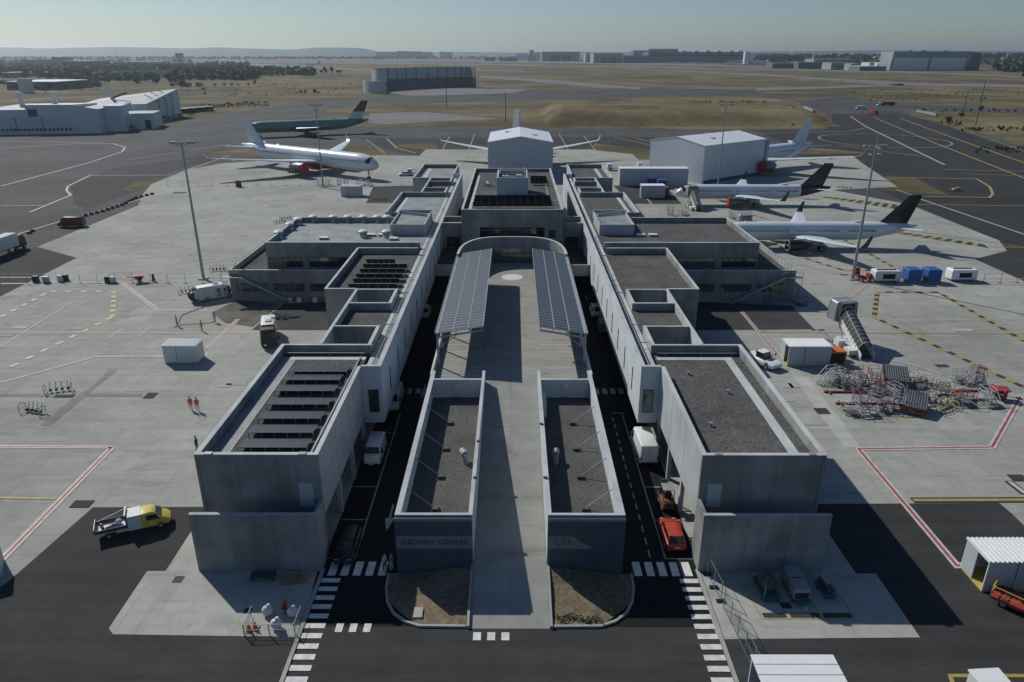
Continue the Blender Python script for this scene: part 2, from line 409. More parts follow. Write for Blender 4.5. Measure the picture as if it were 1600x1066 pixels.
# service roads between the buildings
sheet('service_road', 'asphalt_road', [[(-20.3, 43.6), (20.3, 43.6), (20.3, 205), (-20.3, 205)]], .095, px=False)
sheet('concrete_pad', 'pad_concrete', [
    [(302, 828), (259, 895), (230, 895), (170, 985), (177, 994), (469, 998), (497, 893), (400, 870)],
    [(1290, 828), (1337, 897), (1368, 897), (1437, 996.5), (1121, 1000), (1090, 893)]], .105)
sheet('loading_floor', 'pad_concrete', [[(-19.9, 52), (-16.1, 52), (-16.1, 122), (-19.9, 122)], [(16.1, 52), (19.9, 52), (19.9, 122), (16.1, 122)]], .105, px=False)
sheet('dirt_patch', 'soil_wet', [[(330, 490), (372, 470), (440, 476), (395, 512), (352, 506)]], .100)
sheet('stained_slab', 'apron_stain', [[(62, 667), (78, 667), (182, 580), (170, 578), (150, 600), (108, 628)], [(0, 617.5), (88, 617.5), (88, 622), (0, 622)], [(138, 617), (222, 617), (222, 621.5), (134, 621.5)]], .098)
sheet('pale_slab', 'apron_pale', [[(1237, 588), (1262, 588), (1345, 700), (1319, 700)]], .096)
# side kerb strips beside the crossings
k = MB()
for s in (-1, 1):
    k.box(s * 15.75, s * 16.05, 34, 50.2, 0, .2, 'kerb')
struct('kerb', k)

# ------------------------------------------------------------------ painted lines
def ribbon(mb, pts, w, z, m, dash=None, off=0.0, m2=None):
    P_ = [Vector((p[0], p[1])) for p in pts]
    if dash:
        on, gap = dash; pos = 0.0
        for a, b in zip(P_, P_[1:]):
            Ld = (b - a).length; d = (b - a) / Ld; n = Vector((-d.y, d.x)) * w / 2; t = 0.0
            while t < Ld - .05:
                e = min(t + on, Ld); p, q = a + d * t, a + d * e
                mb.add([(*(p - n), z), (*(q - n), z), (*(q + n), z), (*(p + n), z)], [(0, 1, 2, 3)], m)
                if m2:
                    e2 = min(e + gap, Ld); p, q = a + d * e, a + d * e2
                    mb.add([(*(p - n), z), (*(q - n), z), (*(q + n), z), (*(p + n), z)], [(0, 1, 2, 3)], m2)
                t += on + gap
        return
    n_ = len(P_); Lf, Rt = [], []
    for i in range(n_):
        d1 = (P_[i] - P_[i - 1]).normalized() if i else None
        d2 = (P_[i + 1] - P_[i]).normalized() if i < n_ - 1 else None
        if d1 is None: nn = Vector((-d2.y, d2.x)); sc = 1
        elif d2 is None: nn = Vector((-d1.y, d1.x)); sc = 1
        else:
            nn = (Vector((-d1.y, d1.x)) + Vector((-d2.y, d2.x))).normalized(); sc = 1 / max(.4, nn.dot(Vector((-d1.y, d1.x))))
        Lf.append(P_[i] + nn * (off + w / 2) * sc); Rt.append(P_[i] + nn * (off - w / 2) * sc)
    for i in range(n_ - 1):
        mb.add([(*Rt[i], z), (*Rt[i + 1], z), (*Lf[i + 1], z), (*Lf[i], z)], [(0, 1, 2, 3)], m)
def px(*pts): return [at(*p) for p in pts]
pm = MB(); ZP = .115
def redwhite(pts, w=.62, zz_=ZP):
    ribbon(pm, pts, w * .32, zz_, 'paint_line', off=w * .34); ribbon(pm, pts, w * .32, zz_, 'paint_line', off=-w * .34); ribbon(pm, pts, w * .36, zz_, 'paint_red')
redwhite(px((1593, 620), (1549, 699), (1341, 702), (1494, 884), (1515, 884)), .75)
redwhite(px((1158, 487), (1219, 560)), .6); redwhite(px((1158, 487), (1297, 487), (1357, 445)), .6)
redwhite(px((190, 443), (246, 486), (336, 486)), .7); redwhite(px((372, 500), (322, 548)), .7)
redwhite(px((-10, 890), (175, 701)), .75); redwhite(px((-20, 700), (175, 701)), .6)
for pts, w in [(((322, 552), (322, 558), (150, 559), (0, 600)), .5), (((360, 347), (405, 367)), .45), (((408, 347), (361, 348)), .3), (((415, 397), (350, 405), (232, 430), (190, 436)), .5), (((0, 435), (360, 434)), .45), (((0, 445), (185, 443)), .6),
               (((1310, 558), (1360, 559), (1420, 569), (1600, 626)), .6), (((1330, 445), (1357, 443), (1600, 445)), .5), (((1380, 435), (1600, 436)), .3),
               (((1240, 412), (1330, 432)), .35), (((1010, 310), (1030, 333), (1100, 335)), .5), (((1018, 309), (998, 309)), .3), (((590, 243), (580, 255)), .5)]:
    ribbon(pm, px(*pts), w, ZP, 'paint_pale')
# faint line work of the slabs and lanes
for pts in [((0, 545), (45, 515), (112, 474)), ((205, 355), (300, 365)), ((170, 530), (200, 510)), ((214, 530), (240, 509)), ((225, 405), (300, 365), (400, 320))]:
    ribbon(pm, px(*pts), .3, ZP, 'paint_pale')
for pts in [((0, 521), (420, 522)), ((1185, 520), (1600, 522)), ((-60, 779), (91, 782))]:
    ribbon(pm, px(*pts), .32, ZP + .004, 'paint_yellow' if pts[0][0] > 100 or pts[0][1] > 700 else 'paint_pale_yellow')
# pale yellow dashes, left stand
ribbon(pm, px((0, 497), (77, 457), (178, 457), (175, 497), (0, 583)), .8, ZP + .008, 'paint_pale_yellow', dash=(1.3, 1.5))
# black and yellow dashes, right stands
for pts in [((1370, 457), (1365, 496), (1600, 606)), ((1370, 457), (1465, 457), (1600, 534)), ((1195, 369), (1235, 397), (1318, 423), (1365, 423)), ((1300, 365), (1345, 390), (1405, 423)), ((1170, 335), (1200, 343))]:
    ribbon(pm, px(*pts), .75, ZP + .008, 'paint_yellow', dash=(1.5, 1.3), m2='paint_black')
# hatched yellow bars behind the airliners
def hatch(a, b, c, d, n):
    A, B, C_, D = px(a, b, c, d)
    pm.add([(p.x, p.y, ZP) for p in (A, B, C_, D)], [(0, 1, 2, 3)], 'paint_black')
    for i in range(n):
        t0, t1 = (i + .1) / n, (i + .52) / n
        q = [D.lerp(C_, max(0, t0 - .6 / n)), D.lerp(C_, max(0, t1 - .6 / n)), A.lerp(B, t1), A.lerp(B, t0)]
        pm.add([(p.x, p.y, ZP + .006) for p in q], [(0, 1, 2, 3)], 'paint_yellow')
hatch((1400, 361), (1535, 382), (1545, 388), (1390, 363.5), 9); hatch((1290, 307), (1400, 320), (1405, 328), (1285, 309), 9); hatch((1305, 292), (1330, 292.5), (1332, 294.5), (1310, 294), 4)
# near right yellow bars
ribbon(pm, px((1424, 782), (1640, 781)), .9, ZP, 'paint_black'); ribbon(pm, px((1426, 782), (1640, 781)), .42, ZP + .005, 'paint_yellow')
ribbon(pm, px((1574, 752), (1600, 772)), .9, ZP + .01, 'paint_black'); ribbon(pm, px((1576, 753), (1600, 771)), .42, ZP + .015, 'paint_line')
ribbon(pm, px((1640, 1056), (1484, 1056), (1494, 1090)), .3, ZP, 'paint_yellow')
for pts, w, m_ in [(((0, 233), (120, 225), (175, 225), (195, 231), (190, 238), (135, 256), (0, 292)), .8, 'paint_pale'), (((45, 333), (110, 306), (103, 299), (105, 292), (140, 275), (400, 274)), .7, 'paint_pale'), (((0, 323), (68, 322)), .5, 'paint_pale'),
                   (((200, 250), (360, 226)), .5, 'paint_pale'), (((0, 222), (160, 224)), .6, 'paint_pale'), (((0, 375), (118, 340), (200, 318), (262, 300)), .45, 'paint_line'), (((290, 267), (360, 243)), .6, 'paint_pale'),
                   (((1328, 182), (1352, 198)), 1.2, 'paint_yellow'), (((1352, 198), (1475, 258)), 1.2, 'paint_pale'), (((1352, 200), (1330, 205), (1180, 209)), .8, 'paint_yellow'),
                   (((1405, 185), (1500, 220), (1600, 255)), .8, 'paint_yellow'), (((1365, 184), (1460, 224), (1600, 279)), .8, 'paint_yellow'), (((1310, 227), (1440, 245)), .7, 'paint_yellow'),
                   (((1380, 277), (1525, 280), (1545, 292), (1550, 303), (1545, 309), (1430, 307), (1400, 297)), .8, 'paint_yellow'), (((1425, 320), (1600, 322)), .5, 'paint_yellow'), (((1430, 309), (1600, 367)), .8, 'paint_pale'), (((1330, 244), (1360, 266)), .6, 'paint_pale'),
                   (((1545, 386), (1600, 387)), .5, 'paint_yellow'), (((1475, 265), (1600, 268)), .5, 'paint_pale'), (((1500, 272), (1600, 275)), .5, 'paint_yellow'),
                   (((572, 218), (602, 241)), .5, 'paint_yellow'), (((604, 217), (620, 232), (650, 240)), .8, 'paint_yellow'), (((703, 213), (688, 240)), .45, 'paint_yellow'), (((742, 209), (722, 262)), .45, 'paint_yellow'),
                   (((873, 209), (898, 252)), .45, 'paint_yellow'), (((912, 213), (931, 236)), .45, 'paint_yellow'), (((960, 215), (1024, 229)), .7, 'paint_yellow'), (((990, 215), (1024, 224)), .7, 'paint_yellow'), (((940, 340), (1030, 345)), .3, 'paint_pale'), (((1295, 342), (1590, 385)), .35, 'paint_yellow')]:
    ribbon(pm, px(*pts), w, ZP + .012, m_)
el = [at(1379, 219.5) + Vector((30 * math.cos(t), 31 * math.sin(t), 0)) for t in [i * math.pi / 18 for i in range(37)]]
ribbon(pm, el, .7, ZP + .02, 'paint_pale')
# service roads: bay lines, centre dashes, arrows, crossings
def rect(x0, x1, y0, y1, m, z=ZP): pm.add([(x0, y0, z), (x1, y0, z), (x1, y1, z), (x0, y1, z)], [(0, 1, 2, 3)], m)
for s in (-1, 1):
    rect(s * 13.5 - .06, s * 13.5 + .06, 51.6, 79, 'paint_pale')
    for k_ in range(5): rect(*sorted((s * 13.5, s * 16)), 51.6 + 5.6 * k_, 51.72 + 5.6 * k_, 'paint_pale')
    for k_ in range(5): rect(s * (15.05 - 1.06 * k_) - .33, s * (15.05 - 1.06 * k_) + .33, 49.4, 51.2, 'paint_white')
    for k_ in range(12): rect(*sorted((s * 14.15, s * 15.7)), 50.05 - .42 - 1.03 * k_ - 1.1, 50.05 + .1 - 1.03 * k_ - 1.1, 'paint_white', ZP + .01)
    for k_ in range(6): rect(s * (15.3 - 1.06 * k_) - .3, s * (15.3 - 1.06 * k_) + .3, 84.4, 86.0, 'paint_pale')
for k_ in range(15): rect(12.14, 12.26, 51.8 + 1.8 * k_, 52.8 + 1.8 * k_, 'paint_pale')
rect(12.2, 14, 79, 79.12, 'paint_pale')
for X, Y in ((-11.4, 57.5), (-11.4, 85)):
    rect(X - .1, X + .1, Y, Y + 2.2, 'paint_pale'); pm.add([(X - .45, Y, ZP), (X, Y - 2, ZP), (X + .45, Y, ZP)], [(0, 1, 2)], 'paint_pale')
for k_ in range(3):
    rect(-13.3 + 1.07 * k_, -12.75 + 1.07 * k_, 43.0, 43.9, 'paint_white'); rect(-2.75 + 1.07 * k_, -2.15 + 1.07 * k_, 42.2, 43.0, 'paint_white')
# equipment bays under the right wall
for x in (19.6, 21.7, 24.3, 26.9): ribbon(pm, [(x, 44.5), (x - .3, 48.2)], .1, ZP + .01, 'paint_yellow')
rect(19.6, 27.0, 44.42, 44.5, 'paint_yellow', ZP + .01)
for a, b_ in ((19.8, 21.6), (21.9, 24.2), (24.5, 26.7)): rect(a, b_, 44.6, 45.1, 'paint_black', ZP + .014)
# yellow outlines of the equipment stands
ribbon(pm, px((1278, 601), (1292, 613)), .18, ZP + .02, 'paint_yellow'); ribbon(pm, px((1305, 635), (1322, 650), (1430, 652)), .18, ZP + .02, 'paint_yellow'); ribbon(pm, px((1487, 634), (1495, 638), (1580, 638)), .18, ZP + .02, 'paint_yellow')
struct('road_markings', pm)
# drain covers and patches set in the slabs
dc = MB()
for x, y, w, h in [(100, 621, 2.4, .8), (235, 620, 1.3, 1.6), (128, 790, 1.9, 1.2), (279, 908, .8, .8), (388, 957, .6, .6), (1284, 643, 1.6, 1.6), (1471, 572, 1.7, .9), (1589, 747, 1.6, 1.2), (1228, 923 + 24, .8, .7), (410, 600, 1, 1), (280, 302, 4, 2), (1318, 430, 1.5, .6), (1278, 516, 2, .5)]:
    p = at(x, y); dc.box(p.x - w / 2, p.x + w / 2, p.y - h / 2, p.y + h / 2, .0, .125, 'paint_black' if y > 900 else 'asphalt_patch')
struct('drain_cover', dc)
lt = MB()
for x, y, w, h in [(1229, 603, 1.5, 1.4), (1242, 603, 1.5, 1.4), (1217, 620, 3.2, 3), (352, 604, 1.4, 1.2), (370, 601, 2.6, 1.0), (32, 513, 2.5, 1.3), (8, 526, 2, 1), (122, 515, 2, 1), (210, 380, 3, 1), (258, 381, 3, 1.2), (248, 387, 1.6, .8), (1262, 655, 3.5, 3.2), (1503, 516, 3, 1.4)]:
    p = at(x, y); lt.box(p.x - w / 2, p.x + w / 2, p.y - h / 2, p.y + h / 2, .0, .122, 'kerb')
struct('slab_patch', lt)

# ------------------------------------------------------------------ terrain: mound, hills, canal
def mound(name, cx, cy, lx, ly, h, m, seed, flat=.55, n=48):
    rnd = random.Random(seed); ph = [rnd.uniform(0, 6.28) for _ in range(6)]
    mb = MB(); vs = []
    for j in range(n // 2 + 1):
        for i in range(n + 1):
            u, v = i / n * 2 - 1, j / (n // 2) * 2 - 1
            e = max(abs(u) ** 3, abs(v)) if flat > .5 else max(abs(u), abs(v))
            t = max(0, 1 - e); zt = min(1, t / (1 - flat)) if flat < 1 else t
            zt = zt * zt * (3 - 2 * zt)
            vs.append((cx + u * lx / 2, cy + v * ly / 2, -.3 + h * zt * (1 + .12 * math.sin(5 * u + ph[0]) + .08 * math.sin(9 * v + ph[1] + 4 * u))))
    fs = [(j * (n + 1) + i, j * (n + 1) + i + 1, (j + 1) * (n + 1) + i + 1, (j + 1) * (n + 1) + i) for j in range(n // 2) for i in range(n)]
    mb.add(vs, fs, m); return tag(mb.build(name, smooth=True), kind='structure')
mound('grass_mound', 108, 520, 180, 150, 7.5, 'dry_grass', 3, .55)
def ridge(name, x0, x1, y, prof, m, depth=900, n=160, seed=1):
    rnd = random.Random(seed); mb = MB(); vs = []; rows = 6
    for j in range(rows + 1):
        v = j / rows; env = math.sin(math.pi * min(1, v * 1.0) * .5)
        for i in range(n + 1):
            u = i / n; x = x0 + (x1 - x0) * u
            k_ = u * (len(prof) - 1); a = int(min(k_, len(prof) - 2)); f = k_ - a; f = f * f * (3 - 2 * f)
            h = prof[a] * (1 - f) + prof[a + 1] * f
            vs.append((x, y + depth * v, env * (h + rnd.uniform(-1.5, 1.5)) - .5))
    fs = [(j * (n + 1) + i, j * (n + 1) + i + 1, (j + 1) * (n + 1) + i + 1, (j + 1) * (n + 1) + i) for j in range(rows) for i in range(n)]
    mb.add(vs, fs, m); return tag(mb.build(name, smooth=True), kind='structure')
ridge('hills', -6800, -1300, 7600, [20, 40, 72, 92, 90, 80, 88, 96, 90, 82, 90, 78, 70, 90, 86, 30], 'hill_wood', 700)
ridge('hills', -1500, 7500, 10500, [35, 48, 40, 52, 46, 58, 50, 55, 62, 70, 66, 60, 55], 'hill_wood', 700, seed=4)
c_ = MB(); cp = px((1522, 207), (1550, 214), (1575, 223), (1600, 231), (1680, 262))
for a, b_, w1, w2 in zip(cp, cp[1:], (1, 1.5, 1.8, 2.2), (1.5, 1.8, 2.2, 2.6)):
    c_.add([(a.x - w1, a.y, .13), (b_.x - w2, b_.y, .13), (b_.x + w2, b_.y, .13), (a.x + w1, a.y, .13)], [(0, 1, 2, 3)], 'water')
struct('canal_water', c_)
# ------------------------------------------------------------------ terminal
def span(s, a, b): return (min(s * a, s * b), max(s * a, s * b))
SIDE = {-1: 'left', 1: 'right'}
def ringwalls(mb, x0, x1, y0, y1, z0, z1, t, m, sides='NSEW'):
    """parapet or wall ring, pieces butted end to end"""
    if 'S' in sides: mb.box(x0, x1, y0, y0 + t, z0, z1, m)
    if 'N' in sides: mb.box(x0, x1, y1 - t, y1, z0, z1, m)
    ya = y0 + t if 'S' in sides else y0; yb = y1 - t if 'N' in sides else y1
    if 'W' in sides: mb.box(x0, x0 + t, ya, yb, z0, z1, m)
    if 'E' in sides: mb.box(x1 - t, x1, ya, yb, z0, z1, m)
def cop(mb, x0, x1, y0, y1, z, t, sides='NSEW', m='coping', e=.03, th=.06):
    ringwalls(mb, x0 - e, x1 + e, y0 - e, y1 + e, z + .003, z + th, t + 2 * e, m, sides)
def joints(root, plane, c, a0, a1, z0, z1, step, hz=(), m='metal_dark', w=.035):
    mb = MB(); p = .006
    k = a0 + step
    while k < a1 - .5:
        if plane == 'y': mb.box(k, k + w, c - p, c, z0, z1, m)
        else: mb.box(c - p if c < 0 else c, c if c < 0 else c + p, k, k + w, z0, z1, m)
        k += step
    for z in hz:
        if plane == 'y': mb.box(a0, a1, c - p - .002, c - .001, z, z + w, m)
    if mb.v: mb.build('panel_joint', root)
def window_at(root, x0, x1, y, z0, z1, n=1, gm='window_glass'):
    """window in a wall facing -Y"""
    f = MB(); f.box(x0, x1, y - .10, y - .003, z0, z0 + .07, 'metal_dark'); f.box(x0, x1, y - .10, y - .003, z1 - .07, z1, 'metal_dark')
    for i in range(n + 1):
        x = x0 + (x1 - x0 - .07) * i / n; f.box(x, x + .07, y - .10, y - .003, z0 + .07, z1 - .07, 'metal_dark')
    fo = f.build('window', root)
    g_ = MB(); g_.box(x0 + .07, x1 - .07, y - .05, y - .006, z0 + .07, z1 - .07, gm); g_.build('pane', fo)
    return fo
ZT, ZR = 9.9, 8.9
RAILM = 'galv'
for s in (-1, 1):
    sd_ = SIDE[s]
    side_roof = 'under seven rows of solar panels' if s < 0 else 'with an empty gravel roof'
    # front building
    T = thing('concrete_building', ['', 'front right concrete building with an empty gravel roof and a sunlit colonnade', 'front left concrete building with seven solar rows on its gravel roof'][s], 'building', (s * 21, 52.5, 0), 0, 'paired concrete buildings of the terminal')
    ox, oy = s * 21, 52.5
    def X(a, b): lo, hi = span(s, a, b); return lo - ox, hi - ox
    w = MB(); x0, x1 = X(16, 26.3)
    w.box(x0, x1, 0, .35, 0, ZT, 'precast')
    xa, xb = X(25.95, 26.3); w.box(xa, xb, .35, 24.3, 0, ZT, 'precast')
    xa, xb = X(16, 25.95); w.box(xa, xb, 24.3, 24.6, 0, ZT, 'precast')
    xa, xb = X(16, 16.35); w.box(xa, xb, .35, 18.3, 3.85, ZT, 'precast_light' if s > 0 else 'precast_light')
    xa, xb = X(19.9, 20.2); w.box(xa, xb, .35, 24.3, 0, 3.8, 'precast')
    xa, xb = X(16.35, 25.95); w.box(xa, xb, .35, 24.3, 3.8, 4.1, 'precast')
    w.build('wall', T)
    for y in (5.9, 11.7, 17.6):
        c_ = MB(); xa, xb = X(16.02, 16.4); c_.box(xa, xb, y, y + .45, 0, 3.8, 'precast_light'); c_.build('column', T)
    r_ = MB(); xa, xb = X(16.36, 25.94); r_.box(xa, xb, .36, 24.29, ZR - .4, ZR, 'roof_gravel'); rf = r_.build('roof', T)
    p_ = MB(); xa, xb = X(24.0, 24.9) if s > 0 else X(24.2, 24.34); p_.box(xa, xb, .6, 22.4, ZR, ZR + .035, 'coping'); xa, xb = X(16.4, 24.9); p_.box(xa, xb, 22.4, 23.2, ZR, ZR + .035, 'coping'); p_.build('walkway', rf)
    if s < 0:
        p_ = MB(); xa, xb = X(24.36, 25.92); p_.box(xa, xb, .4, 23.2, ZR, ZR + .03, 'membrane'); p_.build('membrane_strip', rf)
        p_ = MB(); p_.bar((17.0 * s - ox + -.1, 1.4, ZR + .15), (16.9 * s - ox - .1, 22.9, ZR + .15), .14, .12, 'galv'); p_.build('cable_tray', rf)
    c_ = MB()
    xa, xb = X(16, 26.3); c_.box(xa - .03, xb + .03, -.03, .38, ZT + .003, ZT + .06, 'coping'); c_.box(xa - .03, xb + .03, 24.27, 24.63, ZT + .003, ZT + .06, 'coping')
    xa, xb = X(25.9, 26.3); c_.box(xa - .03, xb + .03, .38, 24.27, ZT + .003, ZT + .06, 'coping')
    xa, xb = X(16, 16.35); c_.box(xa - .03, xb + .03, .38, 18.3, ZT + .003, ZT + .06, 'coping'); c_.build('coping', T)
    d_ = MB(); xa, xb = X(16.7, 17.9); d_.box(xa, xb, -.05, -.003, 4.9, 7.2, 'cladding_grey'); d_.build('door', T)
    j_ = MB()
    for y in (5.9, 11.8): xa = s * 16 - ox; j_.box(min(xa, xa - s * .008), max(xa, xa - s * .008), y, y + .04, 3.9, ZT - .1, 'metal_dark')
    if s < 0: xa = s * 16 - ox; j_.box(xa, xa + .008, .4, 18, 6.9, 6.94, 'metal_dark')
    for q in (19.4, 22.9): j_.box(s * q - ox, s * q - ox + .025, -.004, -.001, 0, ZT - .05, 'metal_dark')
    j_.build('panel_joint', T)
    w = MB(); q = s * 26.1 - ox; w.cyl((q, -.07, 0), (q, -.07, 9.4), .05, .05, 'galv', 8); w.build('downpipe', T)
    for q, yy in ((18.5, 7), (22, 14), (19, 18.5)):
        w = MB(); w.cyl((s * q - ox, yy, ZR), (s * q - ox, yy, ZR + .3), .12, .12, 'galv', 8); w.cyl((s * q - ox, yy, ZR + .3), (s * q - ox, yy, ZR + .36), .2, .2, 'metal_grey', 8); (w.build('roof_outlet', T) if s > 0 else None)
    # back rail pipe on two stubs above the rear of the roof
    ra = MB(); xa, xb = X(16.6, 25.6); ra.cyl((xa, 23.6, ZR + .35), (xb, 23.6, ZR + .35), .07, .07, 'galv', 8)
    for q in (.1, .55, .95): ra.cyl((xa + (xb - xa) * q, 23.6, ZR), (xa + (xb - xa) * q, 23.6, ZR + .4), .06, .06, 'galv', 6)
    ra.build('roof_pipe', T)
    fl = MB()
    for q in (17, 24.8):
        fl = MB(); xa, xb = X(q, q + .6); fl.box(xa, xb, -.12, .3, ZT + .07, ZT + .16, 'metal_grey'); fl.build('overflow_spout', T)
    # free-standing screen wall
    T = thing('screen_wall', 'low concrete screen wall in front of the %s building%s' % (sd_, ', three parked carts at its foot' if s > 0 else ', a wooden pallet at its foot'), 'wall', (s * 21, 50.1, 0), 0, 'low concrete screen walls')
    w = MB(); xa, xb = span(s, 15.9, 26.4); w.box(xa - s * 21, xb - s * 21, -.15, .2, 0, 5.75, 'precast')
    xa, xb = span(s, 15.9, 16.2); w.box(xa - s * 21, xb - s * 21, .2, 2.3, 0, 5.75, 'precast'); w.build('wall', T)
    c_ = MB(); xa, xb = span(s, 15.9, 26.4); c_.box(xa - s * 21, xb - s * 21, -.152, .202, 5.753, 5.79, 'precast_light'); c_.build('coping', T)
    j_ = MB()
    for q in (18.2, 22.7): xa, xb = span(s, q, q + 1.3); j_.box(xa - s * 21, xb - s * 21, -.158, -.151, 2.75, 2.8, 'paint_pale')
    xa, xb = span(s, 15.95, 26.35); j_.box(xa - s * 21, xb - s * 21, -.156, -.151, 2.72, 2.735, 'metal_dark')
    for q in (19.6, 23): j_.box(s * q - s * 21, s * q - s * 21 + .025, -.155, -.151, 0, 5.7, 'metal_dark')
    j_.build('panel_joint', T)
    # annexes with open wells (front and rear of the terminal, mirror images)
    for (Y0, Y1, a1, b0, tagw) in ((77.1, 98.0, 83.2, 91.7, 'front'), (174.6, 196.0, 180.8, 190.2, 'rear')):
        T = thing('annexe', '%s %s annexe with two open roof wells round a small gravel roof' % (tagw, sd_), 'building', (s * 19, Y0, 0), 0, 'annexes with open roof wells'); ox, oy = s * 19, Y0
        w = MB()
        for ya, yb in ((Y0, a1), (b0, Y1)):
            xa, xb = X(16.1, 22)
            if yb != Y1 or True:
                w.box(xa, xb, ya - oy, ya + .3 - oy, 5, ZT, 'precast') if ya != Y0 else None
                w.box(xa, xb, yb - .3 - oy, yb - oy, 5, ZT, 'precast') if yb != Y1 else w.box(xa, xb, yb - .3 - oy, yb - oy, 5, ZT, 'precast')
            ya2 = ya if ya == Y0 else ya + .3
            xa, xb = X(16.1, 16.4); w.box(xa, xb, ya2 - oy, yb - .3 - oy, 5, ZT, 'precast_light')
            xa, xb = X(21.8, 22); w.box(xa, xb, ya2 - oy, yb - .3 - oy, 5, ZT, 'cladding_white')
            xa, xb = X(16.1, 22); w.box(xa, xb, ya - oy, yb - oy, 4.7, 5, 'precast')
            xa, xb = X(19.95, 22); w.box(xa, xb, ya - oy, yb - oy, 0, 4.69, 'precast')
        xa, xb = X(21.7, 22); w.box(xa, xb, a1 - oy, b0 - oy, 0, ZT, 'precast_light'); w.build('wall', T)
        r_ = MB(); xa, xb = X(16.05, 21.68); r_.box(xa, xb, a1 + .01 - oy, b0 - .01 - oy, ZR - .4, ZR, 'roof_gravel'); r_.build('roof', T)
        c_ = MB()
        for ya, yb in ((Y0, a1), (b0, Y1)):
            xa, xb = X(16.05, 16.45); c_.box(xa, xb, ya - oy, yb - oy, ZT + .003, ZT + .06, 'coping')
            xa, xb = X(16.47, 22.03)
            if ya != Y0: c_.box(xa, xb, ya - .03 - oy, ya + .33 - oy, ZT + .003, ZT + .06, 'coping')
            c_.box(xa, xb, yb - .33 - oy, yb - .001 - oy, ZT + .003, ZT + .06, 'coping')
        xa, xb = X(21.65, 22.03); c_.box(xa, xb, Y0 - oy, Y1 - .34 - oy, ZT + .064, ZT + .1, 'coping'); c_.build('coping', T)
    # middle building
    T = thing('concrete_building', 'middle %s concrete building with %s' % (sd_, 'six short solar rows on dark gravel' if s < 0 else 'a bare gravel roof beside the open wells'), 'building', (s * 21, 98.02, 0), 0, 'paired concrete buildings of the terminal'); ox, oy = s * 21, 98.02
    w = MB(); xa, xb = X(16.1, 26.5); w.box(xa, xb, 23, 23.3, 0, ZT, 'precast')
    xa, xb = X(22.0, 26.5); w.box(xa, xb, 0, .3, 0, ZT, 'precast')
    xa, xb = X(26.2, 26.5); w.box(xa, xb, .3, 23, 0, ZT, 'precast'); w.build('wall', T)
    r_ = MB(); xa, xb = X(16.0, 26.19); r_.box(xa, xb, .31, 22.99, ZR - .4, ZR, 'roof_gravel'); r_.build('roof', T)
    c_ = MB(); xa, xb = X(22.05, 26.53); c_.box(xa, xb, -.03, .33, ZT + .003, ZT + .06, 'coping'); xa, xb = X(16.1, 26.53); c_.box(xa, xb, 22.97, 23.33, ZT + .003, ZT + .06, 'coping')
    xa, xb = X(26.17, 26.53); c_.box(xa, xb, .33, 22.97, ZT + .003, ZT + .06, 'coping'); c_.build('coping', T)
    # office wing
    T = thing('office_wing', '%s office wing with two window rows, an outside stair and a %s roof' % (sd_, 'green-grey membrane' if s < 0 else 'plain gravel'), 'building', (s * 30, 124.9, 0), 0, 'office wings of the terminal'); ox, oy = s * 30, 124.9
    w = MB(); xa, xb = X(16.2, 43.5); w.box(xa, xb, 0, .35, 5.0, ZT, 'precast'); w.box(xa, xb, 20.8, 21.1, 0, ZT, 'precast')
    xa, xb = X(43.2, 43.5); w.box(xa, xb, .35, 20.8, 4.0, ZT, 'precast')
    xa, xb = X(26.6, 49.5); w.box(xa, xb, -2.9, -2.6, 0, 5.7, 'precast'); xa, xb = X(49.2, 49.5); w.box(xa, xb, -2.6, 21.1, 0, 5.7, 'precast_light')
    xa, xb = X(43.51, 49.19); w.box(xa, xb, 20.81, 21.1, 0, 5.7, 'precast'); w.build('wall', T)
    r_ = MB(); xa, xb = X(16.0, 43.19); r_.box(xa, xb, .36, 20.79, ZR - .4, ZR, 'membrane' if s < 0 else 'roof_gravel'); r_.build('roof', T)
    r_ = MB(); xa, xb = X(26.6, 49.19); r_.box(xa, xb, -2.59, -.01, 4.4, 4.8, 'roof_gravel'); xa, xb = X(43.51, 49.19); r_.box(xa, xb, -.01, 20.8, 4.4, 4.8, 'roof_gravel'); r_.build('terrace', T)
    c_ = MB(); xa, xb = X(16.2, 43.53); c_.box(xa, xb, -.03, .38, ZT + .003, ZT + .06, 'coping'); c_.box(xa, xb, 20.77, 21.13, ZT + .003, ZT + .06, 'coping'); xa, xb = X(43.17, 43.53); c_.box(xa, xb, .38, 20.77, ZT + .003, ZT + .06, 'coping')
    xa, xb = X(26.6, 49.53); c_.box(xa, xb, -2.93, -2.57, 5.703, 5.76, 'coping'); xa, xb = X(49.17, 49.53); c_.box(xa, xb, -2.57, 21.1, 5.703, 5.76, 'coping'); c_.build('coping', T)
    for a, b_, n_ in ((37.2, 43.2, 5), (29.2, 36.0, 4)): xa, xb = X(a, b_); window_at(T, xa, xb, 0, 5.5, 7.3, n_, 'window_glass' if a > 30 or s < 0 else 'glass_green')
    for a, b_, n_ in ((32.2, 35.5, 3), (36.5, 42, 5), (42.9, 48.4, 5)): xa, xb = X(a, b_); window_at(T, xa, xb, -2.9, 1.9, 3.3, n_)
    j_ = MB()
    for q in (28.8, 36.4): j_.box(s * q - ox, s * q - ox + .04, -.008, -.002, 5.1, ZT - .05, 'metal_dark')
    for q in (29, 36, 42.4): j_.box(s * q - ox, s * q - ox + .04, -2.908, -2.902, 0, 5.6, 'metal_dark')
    j_.build('panel_joint', T)
    st = MB(); y0 = -4.1
    n_ = 22
    for i in range(n_):
        a = 38.4 + (47.2 - 38.4) * i / n_; z = 4.7 * (i + 1) / n_; xa, xb = X(a, a + .42); st.box(xa, xb, y0, y0 + 1.1, z - .06, z, 'galv')
